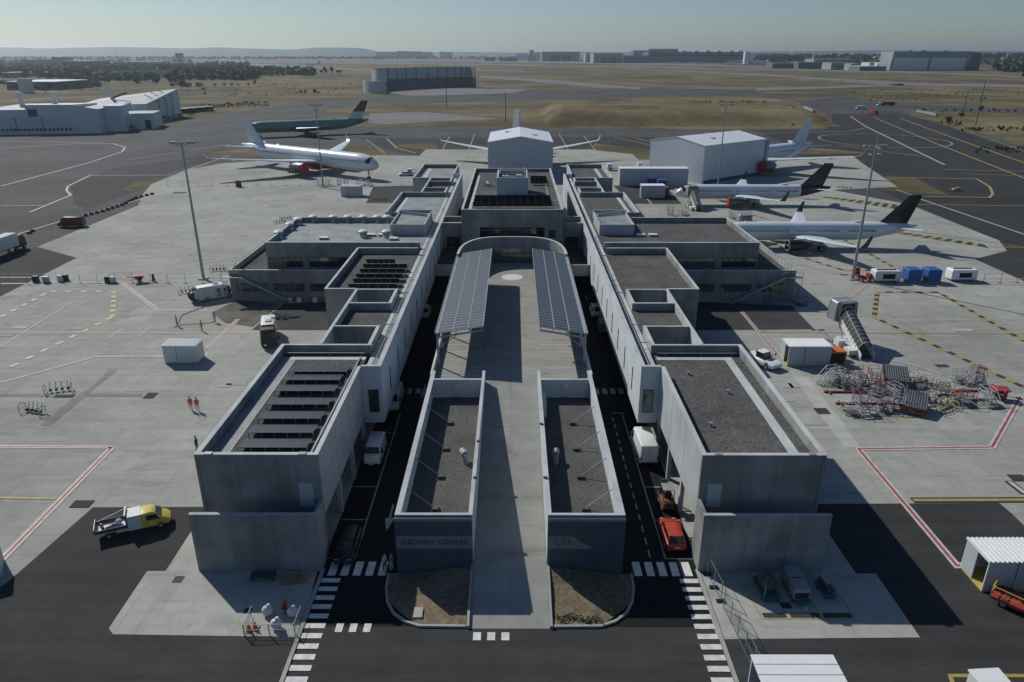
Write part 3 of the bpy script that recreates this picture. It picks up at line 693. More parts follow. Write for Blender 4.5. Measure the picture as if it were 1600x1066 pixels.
    for yy in (y0, y0 + 1.1):
        st.bar((s * 38.4 - ox, yy, .1), (s * 47.4 - ox, yy, 4.75), .06, .32, 'galv'); st.bar((s * 38.4 - ox, yy, 1.1), (s * 47.4 - ox, yy, 5.8), .05, .05, 'galv')
        for q in range(6): a = 38.4 + 9 * q / 5; z = 4.65 * q / 5; st.cyl((s * a - ox, yy, z), (s * a - ox, yy, z + 1.05), .025, .025, 'galv', 5)
    xa, xb = X(47.2, 50.4); st.box(xa, xb, y0, y0 + 1.15, 4.6, 4.7, 'galv')
    for q in (47.3, 48.8, 50.3): st.cyl((s * q - ox, y0, 0), (s * q - ox, y0, 5.75), .04, .04, 'galv', 6)
    st.bar((s * 47.2 - ox, y0, 5.72), (s * 50.4 - ox, y0, 5.72), .05, .05, 'galv'); st.build('outside_stair', T)
    ra = MB()
    for q in range(12): ra.cyl((s * 48.9 - ox, -2 + 1.7 * q, 4.8), (s * 48.9 - ox, -2 + 1.7 * q, 6.3), .03, .03, 'metal_dark', 5)
    ra.bar((s * 48.9 - ox, -2, 6.28), (s * 48.9 - ox, 17, 6.28), .04, .04, 'metal_dark'); ra.build('railing', T)
    # low link roof between middle building and wing
    lk = MB(); xa, xb = span(s, 16.1, 26.55); lk.box(xa, xb, 121.36, 124.86, 7.6, 8.3, 'roof_gravel'); lk.box(xa, xb, 121.4, 124.8, 0, 7.59, 'precast')
    tag(lk.build('link_roof'), 'narrow sunken link roof between the middle building and the %s office wing' % sd_, 'building', 'sunken link roofs')
    # stair head on the wing roof
    T = thing('roof_stairwell', 'concrete stairwell with a sloped lid on the %s office wing roof' % sd_, 'stairwell', (s * 19.5, 134.8, ZR), 0, 'stair heads on the wing roofs'); ox = s * 19.5
    w = MB(); xa, xb = X(16.4, 23); w.box(xa, xb, 0, .25, 0, 2.05, 'precast_light'); w.box(xa, xb, 12.15, 12.4, 0, 2.35, 'precast_light')
    for q in (16.4, 22.75): xa, xb = X(q, q + .25); w.box(xa, xb, .25, 12.15, 0, 2.05, 'precast_light')
    w.build('wall', T)
    l_ = MB(); xa, xb = X(16.66, 22.74); l_.add([(xa, .26, 1.5), (xb, .26, 1.5), (xb, 12.14, 1.75), (xa, 12.14, 1.75), (xa, .26, 1.3), (xb, .26, 1.3), (xb, 12.14, 1.3), (xa, 12.14, 1.3)], [(0, 1, 2, 3), (4, 5, 6, 7), (0, 1, 5, 4), (1, 2, 6, 5), (2, 3, 7, 6), (3, 0, 4, 7)], 'membrane'); l_.build('lid', T)
    ax, bx = (23, 16.4); q0, q1 = s * 23 - ox, s * 17 - ox
    l2 = MB(); l2.bar((q0, 11.5, 2.1), (q1, 9, 1.95), .15, .5, 'cladding_grey'); l2.build('sloped_screen', T)
    # elevated gallery with slit windows
    T = thing('gallery', 'long raised %s gallery with slit windows along the service road' % sd_, 'building', (s * 15, 70.8, 3.2), 0, 'raised galleries'); ox = s * 15
    w = MB(); xa, xb = X(13.9, 14.3); w.box(xa, xb, .3, 132, 0, 6.7, 'render_white')
    xa, xb = X(13.9, 16.0); w.box(xa, xb, 0, .3, 0, 6.7, 'render_white'); xa, xb = X(14.3, 16.0); w.box(xa, xb, 131.7, 132, 0, 6.7, 'render_white')
    w.box(xa, xb, .3, 131.7, 0, .25, 'render_white'); w.build('wall', T)
    r_ = MB(); xa, xb = X(14.31, 15.98); r_.box(xa, xb, .31, 131.69, 5.2, 5.6, 'precast'); rr_ = r_.build('roof', T)
    g2 = MB(); xa, xb = X(15.45, 15.97); g2.box(xa, xb, 1, 131, 5.6, 5.66, 'coping'); g2.build('walkway', rr_)
    c_ = MB(); xa, xb = X(13.86, 14.34); c_.box(xa, xb, .34, 132, 6.703, 6.76, 'coping'); xa, xb = X(13.86, 16.0); c_.box(xa, xb, -.04, .34, 6.703, 6.76, 'coping'); c_.build('coping', T)
    for i in range(20):
        y = 5.1 + 6.1 * i; q = s * 13.9 - ox
        f = MB(); f.box(min(q, q - s * .05), max(q, q - s * .05), y - .16, y + .16, 1.7, 4.5, 'metal_dark'); f.box(min(q, q - s * .07), max(q, q - s * .07), y - .17, y + .17, 1.62, 1.7, 'coping'); f.box(min(q, q - s * .07), max(q, q - s * .07), y - .17, y + .17, 4.5, 4.56, 'coping')
        fo = f.build('window', T)
        g2 = MB(); g2.box(min(q - s * .055, q - s * .051), max(q - s * .055, q - s * .051), y - .1, y + .1, 1.75, 4.45, 'window_glass'); g2.build('pane', fo)
    xa, xb = X(14.3, 15.4); window_at(T, xa, xb, 0, 1.3, 4.0, 1, 'window_glass' if s < 0 else 'glass_green')
    pp = MB(); q = s * 15.1 - ox; pp.cyl((q, 1, 6.0), (q, 62, 6.0), .06, .06, 'galv', 6)
    for yy in (8, 14, 27, 33, 47, 60): pp.cyl((s * 14.4 - ox, yy, 6.3), (s * 16.2 - ox, yy, 6.3), .06, .06, 'galv', 6)
    pp.build('roof_pipe', T)
    # soffit columns carrying the gallery
    for yy in (6, 18, 30, 42, 54, 66): c_ = MB(); xa, xb = X(15.6, 15.95); c_.box(xa, xb, yy, yy + .4, -3.2, -.003, 'precast'); c_.build('column', T)
    # side hall under/behind the gallery closes the view to the rooms
    # rear hall
    T = thing('concrete_building', 'square rear %s hall with a %s roof behind the stair head' % (sd_, 'green-grey membrane' if s < 0 else 'gravel'), 'building', (s * 21, 150.9, 0), 0, 'paired concrete buildings of the terminal'); ox, oy = s * 21, 150.9
    w = MB(); xa, xb = X(16.1, 26.6); w.box(xa, xb, 23.3, 23.6, 0, ZT, 'precast'); xa, xb = X(23.3, 26.6); w.box(xa, xb, 0, .3, 0, ZT, 'precast'); xa, xb = X(26.3, 26.6); w.box(xa, xb, .3, 23.3, 0, ZT, 'precast_light'); w.build('wall', T)
    r_ = MB(); xa, xb = X(16.0, 26.29); r_.box(xa, xb, -4.8, 23.29, ZR - .4, ZR, 'membrane' if s < 0 else 'roof_gravel'); rf = r_.build('roof', T)
    p_ = MB(); xa, xb = X(24.6, 25.4); p_.box(xa, xb, .5, 22, ZR, ZR + .04, 'coping'); p_.build('walkway', rf)
    c_ = MB(); xa, xb = X(16.1, 26.63); c_.box(xa, xb, 23.27, 23.63, ZT + .003, ZT + .06, 'coping'); xa, xb = X(26.27, 26.63); c_.box(xa, xb, -.03, 23.27, ZT + .003, ZT + .06, 'coping'); c_.build('coping', T)
    # far end building
    T = thing('concrete_building', 'far %s end building of the terminal with a %s roof and white walkway' % (sd_, 'membrane' if s < 0 else 'gravel'), 'building', (s * 21, 196.02, 0), 0, 'paired concrete buildings of the terminal'); ox, oy = s * 21, 196.02
    w = MB(); xa, xb = X(16.1, 26.7); w.box(xa, xb, 24.7, 25, 0, ZT, 'precast'); xa, xb = X(22.05, 26.7); w.box(xa, xb, 0, .3, 0, ZT, 'precast'); xa, xb = X(26.4, 26.7); w.box(xa, xb, .3, 24.7, 0, ZT, 'precast_light'); xa, xb = X(16.1, 16.4); w.box(xa, xb, 7, 24.7, 0, ZT, 'precast_light'); w.build('wall', T)
    r_ = MB(); xa, xb = X(16.41, 26.39); r_.box(xa, xb, .31, 24.69, ZR - .4, ZR, 'membrane' if s < 0 else 'roof_gravel'); rf = r_.build('roof', T)
    p_ = MB(); xa, xb = X(23.9, 24.9); p_.box(xa, xb, .5, 23, ZR, ZR + .04, 'coping'); p_.build('walkway', rf)
    c_ = MB(); xa, xb = X(16.1, 26.73); c_.box(xa, xb, -.03, .33, ZT + .003, ZT + .06, 'coping'); c_.box(xa, xb, 24.67, 25.03, ZT + .003, ZT + .06, 'coping'); xa, xb = X(26.37, 26.73); c_.box(xa, xb, .33, 24.67, ZT + .003, ZT + .06, 'coping'); xa, xb = X(16.07, 16.43); c_.box(xa, xb, 7, 24.67, ZT + .003, ZT + .06, 'coping'); c_.build('coping', T)
    # link between gallery and centre building, with terrace and beam over the road
    T = thing('link_block', '%s link block with dark glazing between gallery and centre building' % sd_, 'building', (s * 11.6, 141, 0), 0, 'link blocks'); ox = s * 11.6
    w = MB(); xa, xb = X(9.75, 13.88); w.box(xa, xb, 0, 6, 4.8, 9.0, 'precast'); w.box(xa, xb, -.3, 0, 7.2, ZT, 'precast'); w.box(xa, xb, 5.7, 6, 9.01, ZT, 'precast'); w.build('wall', T)
    c_ = MB(); c_.box(xa, xb, -.33, .03, ZT + .003, ZT + .05, 'coping'); c_.box(xa, xb, 5.67, 6.03, ZT + .003, ZT + .05, 'coping'); c_.build('coping', T)
    xa, xb = X(10.4, 13.0); window_at(T, xa, xb, -.3 + .297, 5.0, 7.1, 2)
    T = thing('link_terrace', 'dark %s terrace with a pale beam bridging the service road' % sd_, 'terrace', (s * 11.8, 125, 0), 0, 'link terraces'); ox = s * 11.8
    w = MB(); xa, xb = X(9.75, 13.88); w.box(xa, xb, .31, 15.9, 4.3, 4.75, 'asphalt_patch'); w.build('floor', T)
    w = MB(); w.box(xa, xb, 0, .3, 3.8, 5.85, 'precast_light'); w.build('beam', T)

# gravel, struts and facade of the two office boxes along the ramp
def letters(root, txt, x, y, z, size, m, ext=.02):
    cu = bpy.data.curves.new('lettering', 'FONT'); cu.body = txt; cu.size = size; cu.extrude = ext; cu.align_x = 'CENTER'; cu.offset = .012
    o = bpy.data.objects.new('lettering', cu); scene.collection.objects.link(o)
    dg = bpy.context.evaluated_depsgraph_get(); me = bpy.data.meshes.new_from_object(o.evaluated_get(dg)); bpy.data.objects.remove(o)
    me.materials.clear(); me.materials.append(MATS[m])
    o = bpy.data.objects.new('lettering', me); scene.collection.objects.link(o); o.parent = root
    o.location = (x, y, z); o.rotation_euler = (R(90), 0, 0); return o
for s in (-1, 1):
    T = thing('office_box', ['', 'low right gravel-roofed office beside the ramp, dark blue front lettered L34', 'low left gravel-roofed office beside the ramp, dark blue front lettered DELIVERY CENTRE'][s], 'building', (s * 6.3, 49.7, 0), 0, 'gravel-roofed offices along the ramp'); ox = s * 6.3
    w = MB(); xa, xb = X(9.1, 9.4); w.box(xa, xb, .35, 29, 0, 5.85, 'render_white'); xa, xb = X(3.1, 3.38); w.box(xa, xb, .35, 29, 0, 5.85, 'render_white')
    xa, xb = X(3.1, 9.4); w.box(xa, xb, .12, .35, 0, 5.85, 'precast_light')
    xa, xb = X(3.38, 9.1); w.box(xa, xb, 26.5, 26.75, 3, 5.85, 'render_white'); w.build('wall', T)
    r_ = MB(); r_.box(xa, xb, .36, 26.49, 3.2, 3.6, 'roof_gravel'); r_.box(xa, xb, 26.76, 29, 3.2, 4.0, 'roof_gravel'); r_.build('roof', T)
    c_ = MB(); xa, xb = X(8.95, 9.43); c_.box(xa, xb, .1, 29, 5.853, 5.92, 'coping'); xa, xb = X(3.07, 3.41); c_.box(xa, xb, .1, 29, 5.853, 5.92, 'coping'); xa, xb = X(3.42, 8.94); c_.box(xa, xb, .1, .4, 5.853, 5.92, 'coping'); c_.box(xa, xb, 26.45, 26.8, 5.853, 5.91, 'coping'); c_.build('coping', T)
    # facade: two rows of dark blue panels, the upper slightly proud, with a lettered band
    xa, xb = X(3.12, 9.45)
    f = MB(); f.box(xa, xb, -.25, .115, 2.72, 5.75, 'facade_blue'); f.box(xa, xb, -.06, .115, 0, 2.7, 'facade_blue'); fo = f.build('facade', T)
    f = MB(); f.box(xa, xb, -.27, -.251, 5.5, 5.72, 'facade_band')
    f.build('facade_trim', fo)
    f = MB()
    for k_ in range(7): q = xa + (xb - xa) * k_ / 6; f.box(max(xa, q - .02), min(xb, q + .02), -.262, -.2525, 2.75, 5.5, 'metal_dark'); f.box(max(xa, q - .02), min(xb, q + .02), -.07, -.0625, 0, 2.7, 'metal_dark')
    f.build('panel_joint', fo)
    if s < 0:
        f = MB(); f.box(xa + .05, xb, -.275, -.263, 2.85, 4.1, 'facade_band'); bo = f.build('sign_band', T)
        letters(T, 'DELIVERY CENTRE', .1, -.28, 3.3, .66, 'lettering_dark')
    else:
        f = MB(); f.add([(xa, -.275, 2.85), (xa + 3.7, -.275, 2.85), (xa + 2.0, -.275, 4.1), (xa, -.275, 4.1), (xa, -.263, 2.85), (xa + 3.7, -.263, 2.85), (xa + 2.0, -.263, 4.1), (xa, -.263, 4.1)], [(0, 1, 2, 3), (7, 6, 5, 4), (0, 4, 5, 1), (1, 5, 6, 2), (2, 6, 7, 3), (3, 7, 4, 0)], 'facade_band'); f.build('sign_band', T)
        letters(T, 'L34', xa + 1.3, -.28, 3.2, .95, 'lettering_rust')
    for yy in (4.7, 9.9, 15.1, 20.6):
        b_ = MB(); b_.cyl((s * 9.1 - ox, yy, 5.5), (s * 6.75 - ox, yy - .5, 3.85), .05, .05, 'steel', 7); q = s * 6.6 - ox; b_.box(q - .28, q + .28, yy - .85, yy - .25, 3.6, 3.88, 'metal_dark'); b_.build('strut', T)
    v_ = MB(); q = s * 4.4 - ox; yv = 11.9
    v_.tube([(q, yv, 3.6), (q, yv, 4.5), (q - s * -.1, yv + .3, 4.75), (q, yv + .8, 4.7), (q, yv + 1.0, 4.45)] if False else [(q, yv, 3.6), (q, yv, 4.6)], .28, 'steel', 10)
    v_.cyl((q - .05, yv + .1, 4.55), (q - .4 * (1 if s < 0 else -.2), yv + .75, 4.6), .36, .36, 'steel', 12); v_.build('roof_vent', T)
    v_ = MB(); q = s * 6.3 - ox; v_.box(q - .3, q + .3, 26.35, 26.49, 4.7, 5.4, 'white_dull'); v_.box(q - .35, q + .35, 26.0, 26.3, 3.6, 3.75, 'metal_dark'); v_.build('wall_box', T)
    if s > 0: v_ = MB(); v_.box(3.45 - ox, 3.9 - ox, 21.5, 24.4, 3.6, 5.3, 'white_dull'); v_.build('cabinet', T)
    li = MB()
    for yy in (5.5, 15.5 if s > 0 else 12.0): li.box(s * 3.1 - ox - .18, s * 3.1 - ox + .18, yy, yy + .25, 5.93, 6.05, 'metal_dark')
    li.build('ramp_light', T)
# ramp, planters
T = thing('ramp', 'pale concrete ramp climbing between the two low offices to the parking deck', 'ramp', (0, 43.4, 0))
w = MB(); w.add([(-3.07, 0, .1), (3.07, 0, .1), (3.07, 35.6, 4.5), (-3.07, 35.6, 4.5), (-3.07, 0, 0), (3.07, 0, 0), (3.07, 35.6, 0), (-3.07, 35.6, 0)], [(0, 1, 2, 3), (7, 6, 5, 4), (0, 4, 5, 1), (1, 5, 6, 2), (2, 6, 7, 3), (3, 7, 4, 0)], 'ramp_concrete'); w.build('roadway', T)
for s in (-1, 1):
    w = MB(); xa, xb = span(s, 3.09, 3.3); w.add([(xa, 0, 0), (xb, 0, 0), (xb, 6.4, 0), (xa, 6.4, 0), (xa, 0, .35), (xb, 0, .35), (xb, 6.4, 1.1), (xa, 6.4, 1.1)], [(0, 3, 2, 1), (4, 5, 6, 7), (0, 1, 5, 4), (1, 2, 6, 5), (2, 3, 7, 6), (3, 0, 4, 7)], 'kerb'); w.build('side_kerb', T)
for s in (-1, 1):
    out = [(10.3, 49.6), (10.25, 47.8), (9.9, 46.2), (9.2, 44.9), (8.2, 44.0), (7.0, 43.5), (3.35, 43.45), (3.35, 49.6)]
    T = thing('planter_bed', 'soil bed with curved kerb below the %s office front%s' % (SIDE[s], ', a few weeds at its edge' if s > 0 else ', a pale stone slab in it'), 'planter', (0, 0, 0), 0, 'kerbed soil beds')
    w = MB(); inner = [(x * s, y) for x, y in [(10.12, 49.5), (10.05, 47.85), (9.72, 46.3), (9.06, 45.05), (8.1, 44.2), (6.95, 43.7), (3.37, 43.65), (3.37, 49.5)]]
    n = 14; vs = []
    for j in range(n + 1):
        v = j / n
        for i in range(n + 1):
            u = i / n; y = 43.66 + (49.55 - 43.66) * v
            xo = 10.1 if y > 47.8 else 10.1 - max(0, (47.8 - y) / 4.1) ** 2 * 3.1
            x = 3.36 + (xo - 3.36) * u
            z = .22 + .75 * max(0, 1 - u * 1.3) * v ** 2 + random.uniform(-.05, .06) * (0 < u < 1)
            vs.append((s * x, y, z))
    w.add(vs, [(j * (n + 1) + i, j * (n + 1) + i + 1, (j + 1) * (n + 1) + i + 1, (j + 1) * (n + 1) + i) for j in range(n) for i in range(n)], 'soil'); w.build('soil', T, smooth=True)
    w = MB(); o2 = [(x * s, y) for x, y in out]
    for (a, b_), (c2, d2) in zip(zip(o2, o2[1:6] + [o2[6]]), zip(inner, inner[1:6] + [inner[6]])):
        w.prism([a, b_, d2, c2], 0, .26, 'kerb')
    w.build('kerb_edge', T)
    if s < 0: w = MB(); w.box(-7.5, -6.8, 44.3, 45.4, .2, .36, 'kerb'); w.build('stone_slab', T)

# parking deck
T = thing('parking_deck', 'raised concrete parking deck between the galleries with painted bays', 'parking deck', (0, 79, 0))
w = MB(); w.box(-9.4, 9.4, 0, 53, 3.9, 4.5, 'ramp_concrete'); w.build('floor', T)
w = MB(); w.box(-9.1, 9.1, .3, 52, 0, 3.89, 'precast'); w.build('base', T)
w = MB()
for s in (-1, 1):
    xa, xb = span(s, 9.4, 9.65); w.box(xa, xb, -.3, 40, 3.6, 5.5, 'render_white')
w.build('parapet', T)
w = MB()
for s in (-1, 1):
    xa, xb = span(s, 3.4, 9.1); w.box(xa, xb, -.28, -.02, 3.7, 4.75, 'coping')
w.build('edge_kerb', T)
w = MB()
for s in (-1, 1):
    for k_ in range(15):
        xa, xb = span(s, 3.9, 8.9); w.box(xa, xb, 1.4 + 2.5 * k_, 1.5 + 2.5 * k_, 4.5, 4.506, 'paint_line')
w.build('bay_lines', T)
w = MB(); w.add([(1.85 * math.cos(t), 43 + 1.85 * math.sin(t), 4.508) for t in [i * math.pi / 24 for i in range(48)]], [list(range(48))], 'paint_white'); w.build('painted_circle', T)

# bowed end wall of the deck with entrance glazing
T = thing('bowed_wall', 'tall bowed concrete wall closing the far end of the parking deck', 'wall', (0, 119, 4.5))
def bow(t, r=0.0): return ((9.3 - r) * math.copysign(abs(math.cos(t)) ** .62, math.cos(t)), (12.6 - r) * abs(math.sin(t)) ** .8)
w = MB(); N = 40; ts = [math.pi * i / N for i in range(N + 1)]
for a, b_ in zip(ts, ts[1:]):
    o1, o2, i1, i2 = bow(a), bow(b_), bow(a, .35), bow(b_, .35)
    mid = (o1[0] + o2[0]) / 2; z0 = 3.0 if abs(mid) < 3.6 else 0
    w.prism([o1, o2, i2, i1], z0, 4.9, 'precast')
w.build('wall', T)
w = MB()
for a, b_ in zip(ts, ts[1:]): w.prism([bow(a, -.03), bow(b_, -.03), bow(b_, .38), bow(a, .38)], 4.903, 4.96, 'coping')
w.build('coping', T)
gl = MB(); gl.box(-3.6, 3.6, 12.1, 12.2, 0, 3.0, 'glass_green')
gw = gl.build('window', T); f = MB()
for k_ in range(6): f.box(-3.6 + 1.42 * k_, -3.52 + 1.42 * k_, 11.98, 12.09, 0, 3.0, 'metal_dark')
f.box(-3.6, 3.6, 11.97, 12.08, 1.9, 1.98, 'metal_dark'); f.build('frame', gw)
# canopies with solar glazing
for s in (-1, 1):
    T = thing('solar_canopy', '%s sloping canopy of solar panels on steel frames over the parking bays' % SIDE[s], 'solar canopy', (s * 9, 83.2, 4.5), 0, 'solar canopies over the parking deck'); ox = s * 9
    xo, xi, zo, zi, Ly = s * 9.0 - ox, s * 3.45 - ox, 4.45, 5.35, 38.0
    P0, P1, P2, P3 = (xo, 0, zo), (xi, 0, zi), (xi, Ly, zi), (xo, Ly, zo)
    me = bpy.data.meshes.new('solar_roof'); th = .09
    vs = [P0, P1, P2, P3] + [(p[0], p[1], p[2] - th) for p in (P0, P1, P2, P3)]
    me.from_pydata(vs, [], [(0, 1, 2, 3), (7, 6, 5, 4), (0, 4, 5, 1), (1, 5, 6, 2), (2, 6, 7, 3), (3, 7, 4, 0)])
    uv = me.uv_layers.new(name='UVMap')
    for p in me.polygons:
        for li_ in p.loop_indices:
            v = me.vertices[me.loops[li_].vertex_index].co; uv.data[li_].uv = (abs(v.x - xo), v.y)
    me.materials.append(MATS['solar_canopy']); o = bpy.data.objects.new('solar_roof', me); scene.collection.objects.link(o); o.parent = T
    if s > 0 or True:
        bm = bmesh.new(); bm.from_mesh(me); bmesh.ops.recalc_face_normals(bm, faces=bm.faces); bm.to_mesh(me); bm.free()
    w = MB()
    for q in (1 / 3, 2 / 3):
        a = Vector(P0).lerp(Vector(P1), q) + Vector((0, 0, .02)); b_ = Vector(P3).lerp(Vector(P2), q) + Vector((0, 0, .02)); w.bar(a, b_, .1, .05, 'steel')
    w.bar((xi, 0, zi), (xi, Ly, zi), .08, .12, 'steel'); w.build('joint_strip', T)
    w = MB(); w.bar((xo - s * -.15, -.1, zo - .05), (xo + s * .15, Ly, zo - .05), .34, .22, 'steel'); w.bar((xo + s * .38, -.1, zo - .02), (xo + s * .38, Ly, zo - .02), .09, .3, 'galv'); w.build('gutter', T)
    for k_ in range(8):
        y = .0 + 5.4 * k_
        if y > Ly: break
        w = MB(); w.bar((xo, y, zo - .55), (xi, y, zi - .5), .12, .2, 'steel'); w.cyl((xo + s * .1, y, -.0), (xo + s * .1, y, zo - .2), .13, .13, 'steel', 8)
        w.cyl((xo + s * .1, y, 2.4), (xo - s * 2.6, y, zo + .0), .05, .05, 'steel', 6)
        for q in (.08, .4, .7, .98):
            a = Vector((xo, y, zo - .5)).lerp(Vector((xi, y, zi - .45)), q); w.cyl(a, a + Vector((0, 0, .42)), .05, .05, 'steel', 6)
        w.build('frame', T)
# centre building
T = thing('centre_building', 'taller centre building with solar rows and a bow-fronted glazed storey', 'building', (0, 137, 0))
w = MB(); ringwalls(w, -9.7, 9.7, 0, 52.6, 4.5 + 5.4, 13.3, .35, 'precast')
for s in (-1, 1):
    xa, xb = span(s, 6.2, 9.7); w.box(xa, xb, 0, .35, 0, 9.89, 'precast'); xa, xb = span(s, 9.35, 9.7); w.box(xa, xb, .35, 52.6, 0, 9.89, 'precast')
w.box(-6.19, 6.19, .3, .6, 0, 7.4, 'precast'); w.build('wall', T)
w = MB(); w.box(-9.34, 9.34, .36, 52.2, 12.0, 12.5, 'roof_gravel'); rf = w.build('roof', T)
w = MB(); w.box(-8.6, -8.0, 1, 46, 12.5, 12.54, 'coping'); w.box(-8.0, -3.2, 14.6, 15.2, 12.5, 12.54, 'coping'); w.box(3.2, 9, 12.6, 12.9, 12.5, 12.54, 'coping'); w.box(7.5, 7.75, 1, 40, 12.5, 12.6, 'galv'); w.build('walkway', rf)
w = MB(); cop(w, -9.7, 9.7, 0, 52.6, 13.3, .35); w.build('coping', T)
w = MB(); pts = [(-5.9, 2.2), (-3.5, 1.3), (0, .95), (3.5, 1.3), (5.9, 2.2)]
for a, b_ in zip(pts, pts[1:]): w.prism([a, b_, (b_[0], b_[1] + .06), (a[0], a[1] + .06)], 7.4, 9.9, 'window_glass')
gw = w.build('window', T); f = MB()
for a, b_ in zip(pts, pts[1:]):
    for q in (0, .5, 1): x = a[0] + (b_[0] - a[0]) * q; y = a[1] + (b_[1] - a[1]) * q; f.box(x - .04, x + .04, y - .06, y - .002, 7.4, 9.9, 'metal_dark')
f.box(-6.0, 6.0, .62, .72, 9.2, 9.32, 'glass_green'); f.build('frame', gw)
xw = window_at(T, 7.0, 8.3, 0, 7.9, 9.4, 1)
w = MB(); w.box(-6.2, 6.2, -3.0, .29, 7.15, 7.39, 'asphalt_patch'); w.build('balcony', T)
f = MB()
for s in (-1, 1): xa, xb = span(s, 6.0, 6.2); f.box(xa, xb, -3.0, .28, 7.4, 7.6, 'coping')
f.build('balcony_edge', T)
# plant room on its roof
T = thing('plant_room', 'grey box-shaped plant room standing on the centre roof', 'plant room', (0, 152.2, 12.5))
w = MB(); ringwalls(w, -3.25, 3.25, 0, 10.8, 0, 4.3, .3, 'cladding_grey'); w.build('wall', T)
w = MB(); w.box(-2.94, 2.94, .31, 10.49, 3.2, 3.5, 'roof_gravel'); rf = w.build('roof', T)
w = MB(); cop(w, -3.25, 3.25, 0, 10.8, 4.3, .3, th=.08); w.build('coping', T)
w = MB(); ringwalls(w, -2.6, 2.6, .8, 10, 5.1, 5.18, .08, 'galv')
for x in (-2.6, 0, 2.52):
    for y in (.8, 9.9): w.box(x, x + .08, y, y + .08, 3.5, 5.1, 'galv')
w.build('railing', T)
w = MB(); w.box(-2.2, -.9, 3.5, 5.5, 3.5, 4.1, 'galv'); w.box(.8, 2.0, 6, 7, 3.5, 4.0, 'white_dull'); w.build('roof_unit', T)
for i, (x, y, n_) in enumerate([(4.6, 152.5, 5), (-5.6, 168, 4)]):
    w = MB()
    for k_ in range(n_): a = random.uniform(0, 3.1); w.cyl((x + random.uniform(-.8, .8), y + random.uniform(-1.5, 1.5), 12.9), (x + math.cos(a), y + math.sin(a) * 1.6, 13.2), .12, .12, 'galv', 7); w.box(x - 1 + .5 * k_, x - .7 + .5 * k_, y - .2 * k_, y + .2, 12.5, 13.1, 'metal_grey')
    tag(w.build('roof_equipment'), ['pipework beside the right side of the plant room', 'cluster of fans and pipes on the left of the centre roof'][i], 'roof equipment')
# solar rows
def solar_row(name_label, x0, x1, y, z, n, d, tilt, group, flat=False):
    T = thing('solar_row', name_label, 'solar panels', ((x0 + x1) / 2, y, z), 0, group); L_ = x1 - x0
    h = d * math.sin(tilt); dy = d * math.cos(tilt)
    for k_ in range(n):
        a, b_ = -L_ / 2 + L_ * k_ / n + .02, -L_ / 2 + L_ * (k_ + 1) / n - .02
        me = bpy.data.meshes.new('solar_panel')
        P = [(a, 0, .3 + h), (b_, 0, .3 + h), (b_, dy, .3), (a, dy, .3)]
        vs = P + [(p[0], p[1], p[2] - .05) for p in P]
        me.from_pydata(vs, [], [(0, 1, 2, 3), (7, 6, 5, 4), (0, 4, 5, 1), (1, 5, 6, 2), (2, 6, 7, 3), (3, 7, 4, 0)])
        me.materials.append(MATS['solar_roof']); uv = me.uv_layers.new(name='UVMap')
        for p in me.polygons:
            for li_ in p.loop_indices: v = me.vertices[me.loops[li_].vertex_index].co; uv.data[li_].uv = ((v.x - a) / (b_ - a) * 1.99 + .005, v.y + .1)
        o = bpy.data.objects.new('solar_panel', me); scene.collection.objects.link(o); o.parent = T
    f = MB()
    for k_ in range(n + 1):
        x = -L_ / 2 + L_ * k_ / n; f.bar((x, .1, .26 + h), (x, .1, 0), .06, .06, 'galv'); f.bar((x, dy - .1, .24), (x, dy - .1, 0), .06, .06, 'galv')
    f.bar((-L_ / 2, .12, .24 + h), (L_ / 2, .12, .24 + h), .06, .06, 'galv'); f.build('frame', T); return T
ordn = ['nearest', 'second', 'third', 'fourth', 'fifth', 'sixth', 'farthest']
# front-left roof, rows from near to far: (px left, px right, px y)
for i, (xl, xr, yb, yt) in enumerate([(369, 478, 695, 683), (386, 488, 672, 661), (401, 500, 650, 639), (414, 512, 628, 618), (427, 522, 607, 601), (438, 530, 590, 584), (450, 541, 577, 569)]):
    a, b_ = at(xl, yb, ZR + .85), at(xr, yb, ZR + .85)
    solar_row('%s solar row on the front left roof' % ordn[i], a.x, b_.x, a.y, ZR, 5, 2.0, R(7), 'solar rows on the front left roof')
ordn2 = ['nearest', 'second', 'third', 'fourth', 'fifth', 'farthest']
for i, (xl, xr, yb) in enumerate([(544, 621, 447.5), (551, 624, 439), (556, 629, 431.5), (562, 633, 423.5), (567, 636, 416), (572, 617, 408.5)]):
    a, b_ = at(xl, yb, ZR + .8), at(xr, yb, ZR + .8)
    solar_row('%s solar row on the middle left roof' % ordn2[i], a.x, b_.x, a.y, ZR, 5, 1.1, R(52), 'solar rows on the middle left roof')
for i, y in enumerate((142.2, 146.0, 149.8)):
    solar_row('%s long solar row in front of the plant room' % ordn2[i], -7.8, 7.8, y, 12.5, 10, 1.2, R(50), 'solar rows on the centre roof')
for i, y in enumerate((169, 172, 175)):
    solar_row('%s short solar row right of the plant room' % ordn2[i], 4.2, 8.0, y, 12.5, 4, 1.2, R(50), 'solar rows on the centre roof')
